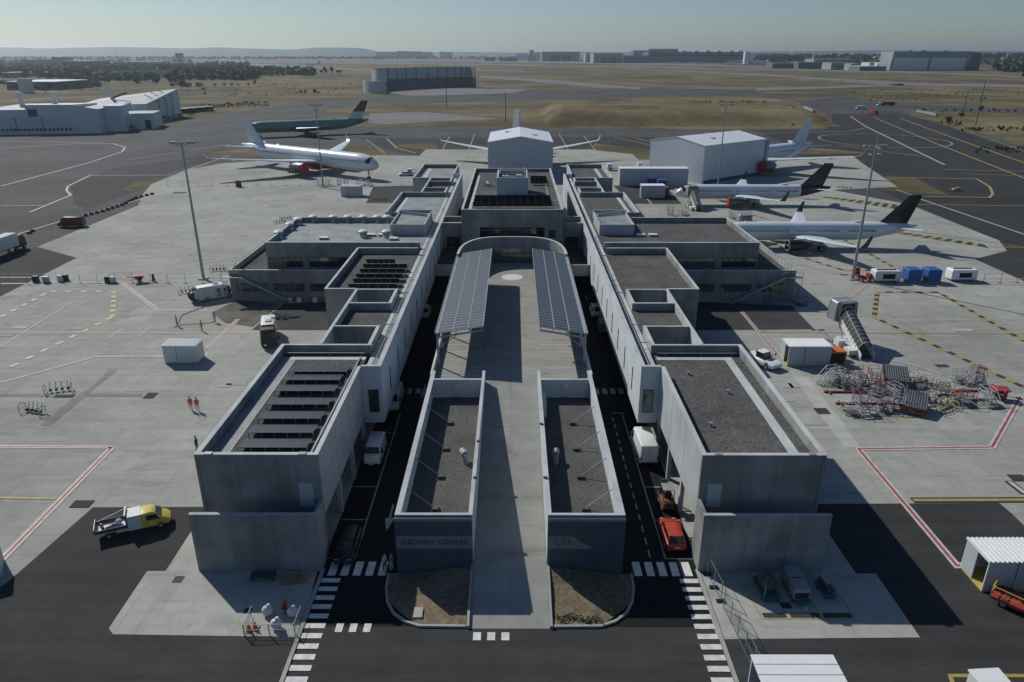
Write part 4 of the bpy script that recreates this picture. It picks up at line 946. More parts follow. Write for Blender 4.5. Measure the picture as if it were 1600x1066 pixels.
# round roof fans and hatches on the left wing roof
fan = thing('roof_fan', 'x', 'roof fan', (0, 0, 0)); 
w = MB(); w.cyl((0, 0, 0), (0, 0, .35), .7, .7, 'white_dull', 12); w.cyl((0, 0, .35), (0, 0, 1.15), .62, .85, 'steel', 14); w.build('housing', fan, smooth=True)
w = MB(); w.cyl((0, 0, 1.15), (0, 0, 1.4), .88, .55, 'white_dull', 14); w.build('cap', fan, smooth=True)
spots = [(436, 372), (453, 359), (466, 351), (490, 347), (521, 347), (544, 347), (568, 347), (590, 347), (605, 347), (568, 371), (604, 371)]
lab = ['in the front left corner', 'second from the front left corner', 'in the rear left corner', 'first from the left along the rear parapet', 'second from the left along the rear parapet', 'third from the left along the rear parapet', 'fourth from the left along the rear parapet', 'fifth from the left along the rear parapet', 'right beside the stair head', 'standing alone left of the white hatches', 'between the white hatches']
for i, (x, y) in enumerate(spots):
    p = at(x, y, ZR); l_ = 'round roof fan %s of the membrane roof' % lab[i] if 'of' not in lab[i] else 'round roof fan %s' % lab[i]
    if i == 0: fan.location = p; fan['label'] = l_; fan['group'] = 'round fans on the left wing roof'
    else: copy_tree(fan, p, 0, l_, 'round fans on the left wing roof')
for i, (x, y, l_) in enumerate([(506, 374, 'flat skylight near the front edge of the left wing roof'), (580, 369, 'white hatch left of the fan in front of the stair head'), (598, 369, 'white hatch touching the fan in front of the stair head'), (615, 375, 'long white hatch at the front right of the left wing roof'), (1001, 369, 'first white hatch beside the right stair head'), (1020, 369, 'second white hatch beside the right stair head')]):
    p = at(x, y, ZR); w = MB(); w.box(-.75, .75, -.5, .5, 0, .3, 'galv'); w.box(-.8, .8, -.55, .55, .3, .42, 'white_paint')
    tag(w.build('roof_hatch', loc=p), l_, 'roof hatch', 'white roof hatches')
# ------------------------------------------------------------------ aircraft
def ell(x, cy, cz, ry, rz, n=24):
    return [(x, cy + ry * math.cos(t), cz + rz * math.sin(t)) for t in [i * 2 * math.pi / n for i in range(n)]]
def airfoil(le, chord, th, n=10, twist=0):
    """closed section in the XZ plane starting at leading edge le, chord running to -x"""
    pts = []
    for i in range(n): t = i / (n - 1); pts.append((t, 1))
    up = [(le[0] - chord * t, le[1], le[2] + th * chord * (1.4845 * math.sqrt(t) - .63 * t - 1.758 * t * t + 1.4215 * t ** 3 - .5075 * t ** 4) * 1.0) for t in [(i / (n - 1)) ** 1.6 for i in range(n)]]
    dn = [(le[0] - chord * t, le[1], le[2] - .6 * th * chord * (1.4845 * math.sqrt(t) - .63 * t - 1.758 * t * t + 1.4215 * t ** 3 - .5075 * t ** 4)) for t in [(i / (n - 1)) ** 1.6 for i in range(n)]]
    return up + dn[::-1][1:-1]
def airliner(label, nose, heading, S, cols, group=None, cat='airliner', engines=True, cover=None, belly=None, winwidth=.28, wing='white', nose_in=False):
    """local +X is forward, the nose tip is at the origin; S holds the measured sizes"""
    T = thing('airliner', label, cat, (nose[0], nose[1], 0), heading, group)
    Lf, r, zc, span_, tailh = S['L'], S['r'], S['z'], S['span'], S['fin']
    body = cols['body']
    st = [(0, .02, -.25), (.006, .22, -.22), (.016, .42, -.17), (.032, .64, -.11), (.055, .83, -.05), (.085, .95, -.01), (.12, 1, 0), (.3, 1, 0), (.5, 1, 0), (.68, 1, 0), (.74, .96, .04), (.80, .86, .13), (.86, .70, .25), (.92, .49, .40), (.97, .27, .54), (1.0, .12, .62)]
    mb = MB(); n = 28
    rings = [ell(-Lf * a, 0, zc + r * c_, r * k_, r * k_ * (1.03 if a > .1 else 1), n) for a, k_, c_ in st]
    mb.loft(rings, body)
    fus = mb.build('fuselage', T, smooth=True)
    if cols.get('tailband'):            # painted rear fuselage
        mb = MB(); rr = [ell(-Lf * a, 0, zc + r * c_, r * k_ + .03, (r * k_) * 1.03 + .03, n) for a, k_, c_ in st if a >= .80]
        mb.loft(rr, cols['tailband']); mb.build('tail_band', T, smooth=True)
    if belly:
        mb = MB(); mb.ball((-Lf * .44, 0, zc - r * .78), Lf * .17, r * .98, r * .52, belly, 20, 10); mb.build('belly_fairing', T, smooth=True)
    else:
        mb = MB(); mb.ball((-Lf * .46, 0, zc - r * .70), Lf * .13, r * .97, r * .5, body, 20, 10); mb.build('belly_fairing', T, smooth=True)
    # cockpit glazing wraps the nose in facets
    if not nose_in:
        mb = MB(); k0 = S.get('cock', .036)
        def sp(tt, f):
            a = k0 + S.get('cockd', .02) * f
            for (a_, k_, c_), (b_, l_, d_) in zip(st, st[1:]):
                if a_ <= a <= b_:
                    u = (a - a_) / (b_ - a_); kk = k_ + (l_ - k_) * u; cc = c_ + (d_ - c_) * u; break
            ang = R(90 - tt); rad = r * kk + .035
            return (-Lf * a, rad * math.cos(ang), zc + r * cc + rad * math.sin(ang))
        cuts = S.get('cuts', [(-72, -50), (-48, -27), (-25, -1.5), (1.5, 25), (27, 48), (50, 72)])
        for a0, a1 in cuts:
            n_ = 4
            for i in range(n_):
                p0, p1 = a0 + (a1 - a0) * i / n_, a0 + (a1 - a0) * (i + 1) / n_; g0, g1 = (abs(p0) / 72) ** 2 * .45, (abs(p1) / 72) ** 2 * .45
                for f0, f1 in ((0, .5), (.5, 1)): mb.quad(sp(p0, f0 + g0), sp(p0, f1 + g0), sp(p1, f1 + g1), sp(p1, f0 + g1), 'tinted')
        mb.build('cockpit_window', T)
    # cabin windows
    if S.get('win'):
        wz = zc + r * .22; wy = r * math.cos(math.asin(.22 / 1.03)) + .0; mesh = None
        for s in (-1, 1):
            x = -Lf * .105; i = 0
            while x > -Lf * .775:
                if not any(a < -x / Lf < b_ for a, b_ in S.get('gaps', [])):
                    if mesh is None:
                        q = MB(); q.box(-winwidth / 2, winwidth / 2, -.04, .03, -.22, .22, 'tinted'); o = q.build('window', T); mesh = o.data
                    else: o = bpy.data.objects.new('window', mesh); scene.collection.objects.link(o); o.parent = T
                    o.location = (x, s * wy, wz)
                x -= S['win']; i += 1
        for s in (-1, 1):
            mb = MB()
            for a in S['doors']:
                x = -Lf * a; y0 = s * (wy + .05)
                for zz_, w_, h_ in ((wz - .95, .9, .03), (wz + .85, .9, .03)): mb.box(x - .45, x + .45, min(y0, y0 - s * .07), max(y0, y0 - s * .07), zz_, zz_ + .04, 'metal_grey')
                for dx in (-.47, .43): mb.box(x + dx, x + dx + .04, min(y0, y0 - s * .07), max(y0, y0 - s * .07), wz - .95, wz + .87, 'metal_grey')
            mb.build('door_outline', T)
    # wings
    rx, rc, tc, sw, dih, wl_ = S['wx'], S['wc'], S['tc'], math.tan(R(S['sweep'])), math.tan(R(S['dih'])), S.get('winglet', 2.2)
    hs = span_ / 2; zr = zc - r * .45
    for s in (-1, 1):
        mb = MB(); secs = []
        for y in (r * .5, hs * .33, hs * .66, hs * .93, hs * .985):
            u = (y - r * .5) / (hs - r * .5)
            ch = rc + (S['kc'] - rc) * (u / .3) if u < .3 else S['kc'] + (tc - S['kc']) * (u - .3) / .7
            secs.append(airfoil((rx - sw * (y - r * .5), s * y, zr + dih * (y - r * .5) + .55 * (u ** 2) * (1 if S['curl'] else .4)), ch, .12 if y < hs * .4 else .09))
        yb = hs * .985; xb = rx - sw * (yb - r * .5); zb = secs[-1][0][2]
        if S['curl']:
            for k_, (dy, dz, dx, ch) in enumerate([(.6, .35, .9, .82), (1.1, 1.0, 2.0, .62), (1.3, 1.9, 3.1, .38), (1.35, 2.5, 3.9, .16)]):
                secs.append(airfoil((xb - dx, s * (yb + dy), zb + dz), tc * ch, .08))
        mb.loft(secs, cols['wing']); mb.build('wing', T, smooth=True)
        if not S['curl']:
            mb = MB(); a = airfoil((xb - .1, s * (yb + .1), zb), tc * .98, .08); b_ = airfoil((xb - .6, s * (yb + .45), zb + .7), tc * .75, .08); c_ = airfoil((xb - 1.6, s * (yb + .75), zb + wl_), tc * .38, .08)
            mb.loft([a, b_, c_], cols['winglet']); mb.build('winglet', T, smooth=True)
        else:
            for q in (.35, .5, .65, .8): pass
        fl = MB()
        for q in (.3, .45, .6, .75):
            y = hs * q; u = (y - r * .5) / (hs - r * .5); ch = rc + (S['kc'] - rc) * (u / .3) if u < .3 else S['kc'] + (tc - S['kc']) * (u - .3) / .7
            x = rx - sw * (y - r * .5) - ch; z = zr + dih * (y - r * .5) - .1 * ch * .3
            fl.cyl((x + ch * .5, s * y, z), (x - .6, s * y, z - .05), .22, .06, cols['wing'], 8)
        fl.build('flap_fairing', T, smooth=True)
        # engines
        if engines:
            ey, ex, er, el_ = S['ey'], S['ex'], S['er'], S['el']; ez = zr + dih * ey - S['ed']
            mb = MB(); prof = [(0, .90), (-.04, .99), (-.16, 1.06), (-.45, 1.04), (-.75, .88), (-1, .66)]
            rings = [ell(ex + el_ * a, s * ey, ez, er * k_, er * k_, 20) for a, k_ in prof]
            mb.loft(rings, cols['engine'], cap=False); en = mb.build('engine', T, smooth=True)
            mb = MB(); mb.loft([ell(ex - el_ * .12, s * ey, ez, er * .86, er * .86, 20), ell(ex - el_ * .14, s * ey, ez, er * .1, er * .1, 20)], 'interior'); mb.ball((ex - el_ * .1, s * ey, ez), .5, er * .26, er * .26, 'metal_grey', 10, 6); mb.build('fan', en, smooth=True)
            mb = MB(); mb.loft([ell(ex + el_ * .002, s * ey, ez, er * .88, er * .88, 20), ell(ex + .05, s * ey, ez, er * .98, er * .98, 20), ell(ex - el_ * .06, s * ey, ez, er * 1.03, er * 1.03, 20)], 'steel', cap=False); mb.build('intake_lip', en, smooth=True)
            mb = MB(); mb.loft([ell(ex - el_ * .95, s * ey, ez, er * .55, er * .55, 16), ell(ex - el_ * 1.22, s * ey, ez + .05, er * .2, er * .2, 16)], 'metal_dark'); mb.build('exhaust', en, smooth=True)
            mb = MB(); mb.add([(ex - el_ * .25, s * ey - .15, ez + er * .95), (ex - el_ * 1.05, s * ey - .15, ez + er * .5), (ex - el_ * 1.3, s * ey - .15, ez + S['ed']), (ex - el_ * .55, s * ey - .15, ez + S['ed'] + .1), (ex - el_ * .25, s * ey + .15, ez + er * .95), (ex - el_ * 1.05, s * ey + .15, ez + er * .5), (ex - el_ * 1.3, s * ey + .15, ez + S['ed']), (ex - el_ * .55, s * ey + .15, ez + S['ed'] + .1)], [(0, 1, 2, 3), (7, 6, 5, 4), (0, 4, 5, 1), (1, 5, 6, 2), (2, 6, 7, 3), (3, 7, 4, 0)], cols['wing']); mb.build('pylon', en)
            if cover:
                mb = MB(); mb.loft([ell(ex - el_ * .12, s * ey, ez, er * 1.12, er * 1.12, 20), ell(ex + .12, s * ey, ez, er * 1.08, er * 1.08, 20), ell(ex + .2, s * ey, ez, er * .5, er * .5, 20)], cover, cap=True); mb.build('engine_cover', en, smooth=False)
        # tailplane
        mb = MB(); tx = -Lf * S.get('tpx', .885); hz = zc + r * .42
        mb.loft([airfoil((tx, s * r * .25, hz), S['tpc'], .1), airfoil((tx - S['tps'] * math.tan(R(S['sweep'] + 3)), s * S['tps'], hz + S['tps'] * .1), S['tpc'] * .4, .09)], cols['wing']); mb.build('tailplane', T, smooth=True)
    # fin
    fx, fc = -Lf * S.get('finx', .845), S['finc']
    def vfoil(x, z, ch, th, n_=9):
        ts = [(i / (n_ - 1)) ** 1.6 for i in range(n_)]; f_ = lambda t: th * ch * (1.4845 * math.sqrt(t) - .63 * t - 1.758 * t * t + 1.4215 * t ** 3 - .5075 * t ** 4)
        return [(x - ch * t, f_(t), z) for t in ts] + [(x - ch * t, -f_(t), z) for t in ts[::-1][1:-1]]
    z0 = zc + r * .75; z1 = tailh; fs = math.tan(R(S.get('fsw', 43)))
    if cols.get('fin_low'):
        zm = z0 + (z1 - z0) * .42
        mb = MB(); mb.loft([vfoil(fx, z0, fc, .1), vfoil(fx - fs * (zm - z0), zm, fc * .77, .1)], cols['fin_low']); mb.build('fin_root', T, smooth=True)
        mb = MB(); mb.loft([vfoil(fx - fs * (zm - z0), zm + .01, fc * .77, .1), vfoil(fx - fs * (z1 - z0), z1, fc * .42, .1)], cols['fin']); mb.build('fin', T, smooth=True)
    else:
        mb = MB(); mb.loft([vfoil(fx, z0, fc, .1), vfoil(fx - fs * (z1 - z0) * .96, z1 - .35, fc * .45, .1), vfoil(fx - fs * (z1 - z0), z1, fc * .36, .1)], cols['fin']); mb.build('fin', T, smooth=True)
    if not nose_in:
        mb = MB(); mb.ball((-Lf * .70, 0, zc + r * 1.0), 1.3, .5, .35, body, 12, 6); mb.build('antenna_fairing', T, smooth=True)
    # gear
    def gear(name, x, y, rows, wr, ww, top):
        mb = MB(); mb.cyl((x, y, wr), (x, y, top), .16, .2, 'metal_grey', 8); mb.bar((x, y, top), (x + .9, y, wr + .8), .1, .1, 'metal_grey'); g_ = mb.build(name, T)
        for k_ in range(rows):
            dx = (k_ - (rows - 1) / 2) * wr * 2.3
            for s in (-1, 1):
                w_ = MB(); w_.cyl((x + dx, y + s * ww * .55, wr), (x + dx, y + s * ww * 1.35, wr), wr, wr, 'tyre', 16); w_.cyl((x + dx, y + s * ww * 1.36, wr), (x + dx, y + s * ww * 1.3, wr), wr * .5, wr * .5, 'rim', 12); w_.build('wheel', g_)
    gear('nose_gear', -Lf * S.get('ng', .115), 0, 1, S['wr'] * .75, S['ww'] * .7, zc - r * .7)
    for s in (-1, 1): gear('main_gear', -Lf * S['mg'], s * S['mgy'], S['mrows'], S['wr'], S['ww'], zr)
    return T
A321 = dict(L=44.5, r=2.0, z=3.75, span=35.8, fin=11.8, wx=-15.4, wc=7.6, kc=5.0, tc=1.6, sweep=27, dih=4.5, curl=False, winglet=2.5, ey=5.75, ex=-13.9, er=1.22, el=4.4, ed=1.45, tpc=4.2, tps=6.2, tpx=.87, finc=6.6, finx=.80, win=.62, doors=(.1, .36, .62, .86), gaps=[(.345, .375), (.60, .64)], mg=.50, mgy=3.8, mrows=1, wr=.62, ww=.45, ng=.115)
A350 = dict(L=74.0, r=3.0, z=5.6, span=64.7, fin=17.2, wx=-25.5, wc=14.5, kc=8.6, tc=2.4, sweep=35, dih=5, curl=True, ey=10.6, ex=-25.5, er=1.85, el=6.6, ed=1.9, tpc=7.0, tps=9.3, tpx=.86, finc=9.5, finx=.80, win=.95, doors=(.09, .31, .56, .85), gaps=[(.295, .325), (.545, .575)], mg=.52, mgy=5.3, mrows=3, wr=.68, ww=.6, ng=.07, cock=.026, cockd=.022, cuts=[(-80, 0), (0, 80)])
A359 = dict(A350); A359.update(L=67.0, wx=-23.5, ex=-22.6, mrows=2)
A330 = dict(L=63.7, r=2.82, z=5.1, span=40.0, fin=16.8, wx=-21.5, wc=11.5, kc=8.4, tc=5.6, sweep=32, dih=5, curl=False, winglet=.3, ey=9.4, ex=-19, er=1.4, el=5, ed=1.6, tpc=6.2, tps=9.2, tpx=.87, finc=8.8, finx=.81, doors=(), mg=.49, mgy=5.3, mrows=2, wr=.68, ww=.6, ng=.10)
WH = dict(body='aircraft_white', wing='aircraft_white', fin='aircraft_white', engine='engine_grey', winglet='aircraft_white')
airliner('white twin-engine airliner with a red belly and red engine covers parked on the left apron', (-45.8, 251.9), math.atan2(-42, 61.2), A350, WH, cover='aircraft_red', belly='aircraft_red')
airliner('unpainted green airliner without engines and with a dark red fin on the left taxiway', (-137, 386), math.atan2(-27, -57) , A330, dict(body='aircraft_green', wing='aircraft_blue', fin='aircraft_redfin', fin_low='aircraft_white', engine='engine_grey', winglet='steel'), engines=False)
airliner('white airliner nosed into the centre hangar with only wings and fin showing', (2.6, 259), R(-90), A350, dict(WH, fin='aircraft_blue'), nose_in=True)
airliner('white airliner nosed into the right hangar with its pale tail sticking out behind', (63.5, 257.0), math.atan2(-.585, -.811), A359, WH, cover='aircraft_red', nose_in=True)
airliner('white airliner with a maroon tail and red engine cover, farther right one', (46.7, 210.2), R(180), A321, dict(WH, fin='aircraft_maroon', tailband='aircraft_maroon', winglet='aircraft_teal'), group='narrow white airliners on the right stands', cover='aircraft_red')
airliner('white airliner with a dark green fin and brown engines, nearer of the two right ones', (46.0, 160.8), R(180), A321, dict(WH, fin='aircraft_darkgreen', engine='engine_brown', winglet='aircraft_teal'), group='narrow white airliners on the right stands')

# ------------------------------------------------------------------ vehicles (local +X forward)
def rring(x, hw, z0, z1, r=.15, top=0.0, n=4):
    pts = []; hw1 = hw - top; r = min(r, hw * .9, (z1 - z0) * .45)
    for (cx, cz, a0, hh) in ((hw - r * .6, z0 + r * .6, -90, 0), (hw1 - r, z1 - r, 0, 1), (-hw1 + r, z1 - r, 90, 1), (-hw + r * .6, z0 + r * .6, 180, 0)):
        rr = r if hh else r * .6
        for i in range(n): t = R(a0 + 90 * i / (n - 1)); pts.append((x, cx + rr * math.cos(t), cz + rr * math.sin(t)))
    return pts
def wheels(T, xs, hw, r, w=.22, body=None):
    for x in xs:
        for s in (-1, 1):
            a = MB(); y0, y1 = s * (hw - w), s * hw; a.cyl((x, y0, r), (x, y1, r), r, r, 'tyre', 16); wh = a.build('wheel', T)
            b_ = MB(); b_.cyl((x, y1 - s * .03, r), (x, y1 + s * .012, r), r * .58, r * .55, 'rim', 12); b_.build('rim', wh)
def lamps(T, x, hw, z, m='paint_white', name='headlight', w=.28, h=.14, d=.05):
    for s in (-1, 1):
        a = MB(); a.box(x - d, x + d * .2, s * hw - w / 2, s * hw + w / 2, z - h / 2, z + h / 2, m); a.build(name, T)
def plate(T, x, z=.45):
    a = MB(); a.box(x - .012, x + .012, -.26, .26, z - .06, z + .06, 'paint_white'); a.build('number_plate', T)
def hatch_car(T, col, L_=4.3, w=.9, h=1.5, glass_='tinted'):
    b_ = MB(); h0 = .95
    b_.loft([rring(-L_ / 2, w * .82, .32, .78, .14), rring(-L_ / 2 + .12, w * .95, .24, .93, .16), rring(-L_ / 2 + .8, w, .2, h0 + .03, .16), rring(0, w, .2, h0, .16), rring(L_ * .25, w, .2, h0 - .04, .16), rring(L_ / 2 - .35, w * .95, .22, .80, .16), rring(L_ / 2 - .08, w * .85, .27, .66, .14), rring(L_ / 2, w * .7, .34, .55, .1)], col)
    b_.build('body', T, smooth=True)
    g_ = MB(); g_.loft([rring(-L_ / 2 + .18, w * .84, .9, .97, .03), rring(-L_ / 2 + .62, w * .84, .9, h - .1, .12, .12), rring(-.4, w * .86, .9, h - .03, .12, .14), rring(.35, w * .86, .9, h - .08, .12, .14), rring(L_ * .27, w * .84, .88, .95, .03)], glass_); g_.build('cabin_glass', T, smooth=True)
    r_ = MB(); r_.loft([rring(-L_ / 2 + .55, w * .70, h - .16, h - .06, .05), rring(-.3, w * .74, h - .1, h + .0, .05), rring(.42, w * .72, h - .14, h - .05, .05)], col); r_.build('roof', T, smooth=True)
    p_ = MB()
    for s in (-1, 1):
        p_.bar((.42, s * w * .70, h - .09), (L_ * .27, s * w * .8, .93), .07, .06, col); p_.bar((-L_ / 2 + .55, s * w * .70, h - .12), (-L_ / 2 + .2, s * w * .8, .95), .1, .08, col); p_.bar((-.15, s * w * .78, h - .1), (-.15, s * w * .87, .93), .07, .05, col)
    p_.build('pillars', T)
    wheels(T, (-L_ * .31, L_ * .30), w + .01, .33); lamps(T, L_ / 2 - .1, w * .62, .62); lamps(T, -L_ / 2 + .04, w * .72, .72, 'red', 'tail_light', .26, .16); plate(T, -L_ / 2 - .01, .6)
    for s in (-1, 1): m_ = MB(); m_.box(L_ * .17, L_ * .22, s * w, s * (w + .16), .93, 1.05, col); m_.build('mirror', T)
def van(T, col, L_=5.4, w=.98, h=2.3, side=True, rear_glass=False, roofcol=None):
    b_ = MB(); f = L_ / 2
    b_.loft([rring(-f, w * .93, .4, h - .08, .12, .1), rring(-f + .1, w, .3, h, .14, .1), rring(f - 1.75, w, .3, h, .16, .1), rring(f - 1.45, w, .3, h - .12, .16, .12), rring(f - .8, w, .3, 1.28, .14, .06), rring(f - .25, w * .92, .32, 1.05, .14), rring(f, w * .78, .38, .8, .12)], col)
    b_.build('body', T, smooth=True)
    g_ = MB(); z0, z1, x0, x1 = 1.27, h - .16, f - .80, f - 1.42
    g_.add([(x0 + .05, -w * .84, z0 + .04), (x0 + .05, w * .84, z0 + .04), (x1 + .07, w * .74, z1), (x1 + .07, -w * .74, z1)], [(0, 1, 2, 3)], 'tinted'); g_.build('windscreen', T)
    for s in (-1, 1):
        g_ = MB(); y = s * (w + .006); yt = s * (w - .075)
        g_.add([(f - 1.0, y, 1.25), (f - 1.95, y, 1.25), (f - 1.95, yt, h - .42), (f - 1.5, yt, h - .42)], [(0, 1, 2, 3)], 'tinted'); g_.build('side_window', T)
        m_ = MB(); m_.box(f - 1.1, f - 1.0, s * w, s * (w + .24), 1.25, 1.55, 'black'); m_.build('mirror', T)
    if rear_glass: g_ = MB(); g_.add([(-f - .01, -w * .75, 1.2), (-f - .01, w * .75, 1.2), (-f + .03, w * .68, h - .3), (-f + .03, -w * .68, h - .3)], [(0, 1, 2, 3)], 'tinted'); g_.build('rear_window', T)
    bp = MB(); bp.box(f - .12, f + .06, -w * .8, w * .8, .32, .55, 'black'); bp.box(-f - .05, -f + .08, -w * .9, w * .9, .32, .5, 'black'); bp.build('bumper', T)
    dl = MB()
    dl.box(-f - .012, -f - .004, -.01, .01, .55, h - .2, 'metal_dark')
    dl.build('door_seam', T)
    wheels(T, (-L_ * .3, L_ * .29), w + .01, .35); lamps(T, f - .04, w * .62, .85); lamps(T, -f + .02, w * .86, 1.0, 'red', 'tail_light', .14, .4); plate(T, -f - .01, .7); plate(T, f + .07, .5)
def place(label, cat, name, x, y, deg, fn, group=None, **kw):
    p = at(x, y) if y is not None else Vector((x[0], x[1], 0))
    T = thing(name, label, cat, (p.x, p.y, .12), R(deg), group); fn(T, **kw); return T
place('orange-red hatchback parked against the right colonnade in front of the forklift', 'car', 'parked_car', 1049, 842, 90, hatch_car, col='car_red', L_=4.4)
place('black car parked in deep shade near the left crossing', 'car', 'parked_car', 545, 862, -90, hatch_car, col='car_black', L_=4.5)
v = place('white van with a red and blue badge on its bonnet in the left service road', 'van', 'white_van', 587, 716, -90, van, col='white_paint', L_=4.6, h=1.95, w=.92)
q = MB(); q.add([(1.72, -.28, 1.215), (1.72, .28, 1.215), (1.52, .28, 1.235), (1.52, -.28, 1.235)], [(0, 1, 2, 3)], 'red'); q.add([(1.725, .3, 1.22), (1.725, .5, 1.22), (1.525, .5, 1.24), (1.525, .3, 1.24)], [(0, 1, 2, 3)], 'blue')
o = q.build('badge', v); o.location = (.0, 0, -.01)
place('second white van farther up the left service road, half under the gallery', 'van', 'white_van', 616, 634, -90, van, col='white_dull', L_=4.9, h=2.1, w=.95, group=None)
place('tall white panel van seen from behind below the right gallery', 'van', 'white_van', 1005, 708, 92, van, col='white_paint', L_=5.9, h=2.5, w=1.02)
place('dark red van parked on the far left edge of the apron', 'van', 'dark_red_van', 112, 355, 187, van, col='dark_red', L_=6.2, h=2.5, w=1.02)
place('small grey van in the shaded right service road beyond the canopy', 'van', 'grey_van', 943, 517, 90, van, col='metal_grey', L_=4.6, h=2.0, w=.92)
place('white car facing the camera farther up the shaded right service road', 'car', 'parked_car', 930, 492, -90, hatch_car, col='white_dull', L_=4.2)
place('pale car under the left gallery far up the service road', 'car', 'parked_car', 664, 494, -90, hatch_car, col='white_dull', L_=4.2)
# crew-cab flatbed
def flatbed(T):
    w = 1.0
    b_ = MB(); b_.loft([rring(.9, w, .45, 2.15, .12, .08), rring(2.0, w, .4, 2.2, .15, .1), rring(2.35, w, .4, 2.05, .15, .12), rring(3.0, w, .4, 1.38, .14, .05), rring(3.55, w * .92, .42, 1.15, .16), rring(3.85, w * .78, .48, .85, .12)], 'yellow'); b_.build('cab', T, smooth=True)
    b_ = MB(); b_.loft([rring(-.55, w, .5, 2.2, .05, .02), rring(.88, w, .5, 2.2, .05, .02)], 'white_dull'); b_.build('crew_box', T)
    g_ = MB(); g_.add([(2.98, -w * .84, 1.42), (2.98, w * .84, 1.42), (2.43, w * .74, 2.02), (2.43, -w * .74, 2.02)], [(0, 1, 2, 3)], 'tinted'); g_.build('windscreen', T)
    for s in (-1, 1):
        g_ = MB(); g_.add([(2.85, s * (w + .006), 1.3), (1.4, s * (w + .006), 1.3), (1.4, s * (w - .06), 1.9), (2.35, s * (w - .07), 1.9)], [(0, 1, 2, 3)], 'tinted'); g_.build('side_window', T)
        m_ = MB(); m_.box(2.75, 2.85, s * w, s * (w + .24), 1.3, 1.6, 'black'); m_.build('mirror', T)
        lb = MB(); lb.box(1.6, 2.2, min(s * w, s * (w + .012)), max(s * w, s * (w + .012)), .8, .95, 'paint_white'); lb.build('door_badge', T)
    f = MB(); f.box(-3.9, 3.4, -.42, .42, .45, .68, 'metal_dark'); f.build('chassis', T)
    bed = MB(); bed.box(-3.9, -.6, -1.02, 1.02, .82, .95, 'white_dull'); be = bed.build('cargo_bed', T)
    sd = MB(); sd.box(-3.9, -.6, 1.0, 1.05, .951, 1.35, 'metal_dark'); sd.box(-3.9, -.6, -1.05, -1.0, .951, 1.35, 'metal_dark'); sd.box(-3.95, -3.9, -1.05, 1.05, .951, 1.6, 'metal_grey'); sd.build('side_board', be)
    p_ = MB(); p_.bar((-3.7, .6, 1.5), (-.5, .7, 2.45), .06, .06, 'paint_white'); p_.box(-.75, -.62, -.95, .95, .96, 2.5, 'galv'); p_.build('ladder_rack', T)
    wheels(T, (-2.6,), 1.0, .38, .4); wheels(T, (2.75,), 1.0, .38); lamps(T, 3.72, .62, .88)
    bp = MB(); bp.box(3.65, 3.9, -.85, .85, .42, .6, 'black'); bp.build('bumper', T)
    load = MB(); load.ball((-1.5, .1, 1.3), .4, .35, .35, 'cloth_white'); load.cyl((-2.9, -.3, 1.05), (-1.4, .2, 1.15), .16, .16, 'metal_grey'); load.build('tool_load', T)
    load = MB(); load.cyl((-3.3, .3, .96), (-3.3, .3, 1.4), .2, .12, 'orange', 10); load.cyl((-3.1, -.4, .96), (-3.1, -.4, 1.3), .2, .05, 'rust_red', 10); load.build('cone_load', T)
v = place('yellow-cab flatbed works truck with a white crew box and tools on its bed', 'truck', 'flatbed_truck', 212, 829, 24, flatbed); v.scale = (.80, .84, .84)
# compact road sweeper seen from behind
def sweeper(T, front_open=False):
    c_ = MB(); c_.loft([rring(1.6, 1.12, .5, 2.9, .15, .08), rring(3.2, 1.12, .5, 2.9, .2, .1), rring(3.7, 1.05, .5, 2.0, .2, .1)], 'white_paint'); c_.build('cab', T, smooth=True)
    g_ = MB(); g_.add([(3.72, -.9, 1.95), (3.72, .9, 1.95), (3.3, .85, 2.75), (3.3, -.85, 2.75)], [(0, 1, 2, 3)], 'tinted'); g_.build('windscreen', T)
    h_ = MB(); h_.loft([rring(-1.7, 1.1, .9, 3.0, .25, .1), rring(1.5, 1.15, .9, 3.1, .25, .1)], 'white_paint'); h_.build('hopper', T, smooth=True)
    v_ = MB(); v_.box(-.6, .3, -.6, .35, 3.08, 3.16, 'metal_grey'); v_.box(.7, 1.1, -.9, -.5, 3.08, 3.2, 'metal_dark'); v_.build('roof_grille', T)
    r_ = MB(); r_.loft([rring(-4.0, 1.0, .7, 2.4, .3, .1), rring(-3.6, 1.15, .6, 2.9, .3, .1), rring(-1.75, 1.18, .6, 2.85, .25, .1)], 'truck_dirty'); r_.build('rear_tank', T, smooth=True)
    b_ = MB()
    for z in (.9, 1.25, 1.6): b_.box(-4.12, -4.0, -.95, .95, z, z + .15, 'metal_dark')
    b_.box(-1.95, -1.75, -.9, .9, 2.85, 3.05, 'black'); b_.build('rear_rack', T)
    br = MB()
    for s in (-1, 1): br.cyl((.3, s * 1.0, .05), (.3, s * 1.0, .3), .5, .3, 'metal_dark', 14)
    br.build('side_brush', T)
    wheels(T, (-2.6, 2.4), 1.12, .48, .3); lamps(T, 1.7, .95, 2.97, 'orange', 'beacon', .16, .14); lamps(T, -4.02, .8, .75, 'red', 'tail_light')
place('white road sweeper with a dirty dark rear, beside the left asphalt patch', 'road sweeper', 'road_sweeper', 422, 532, 106, sweeper)
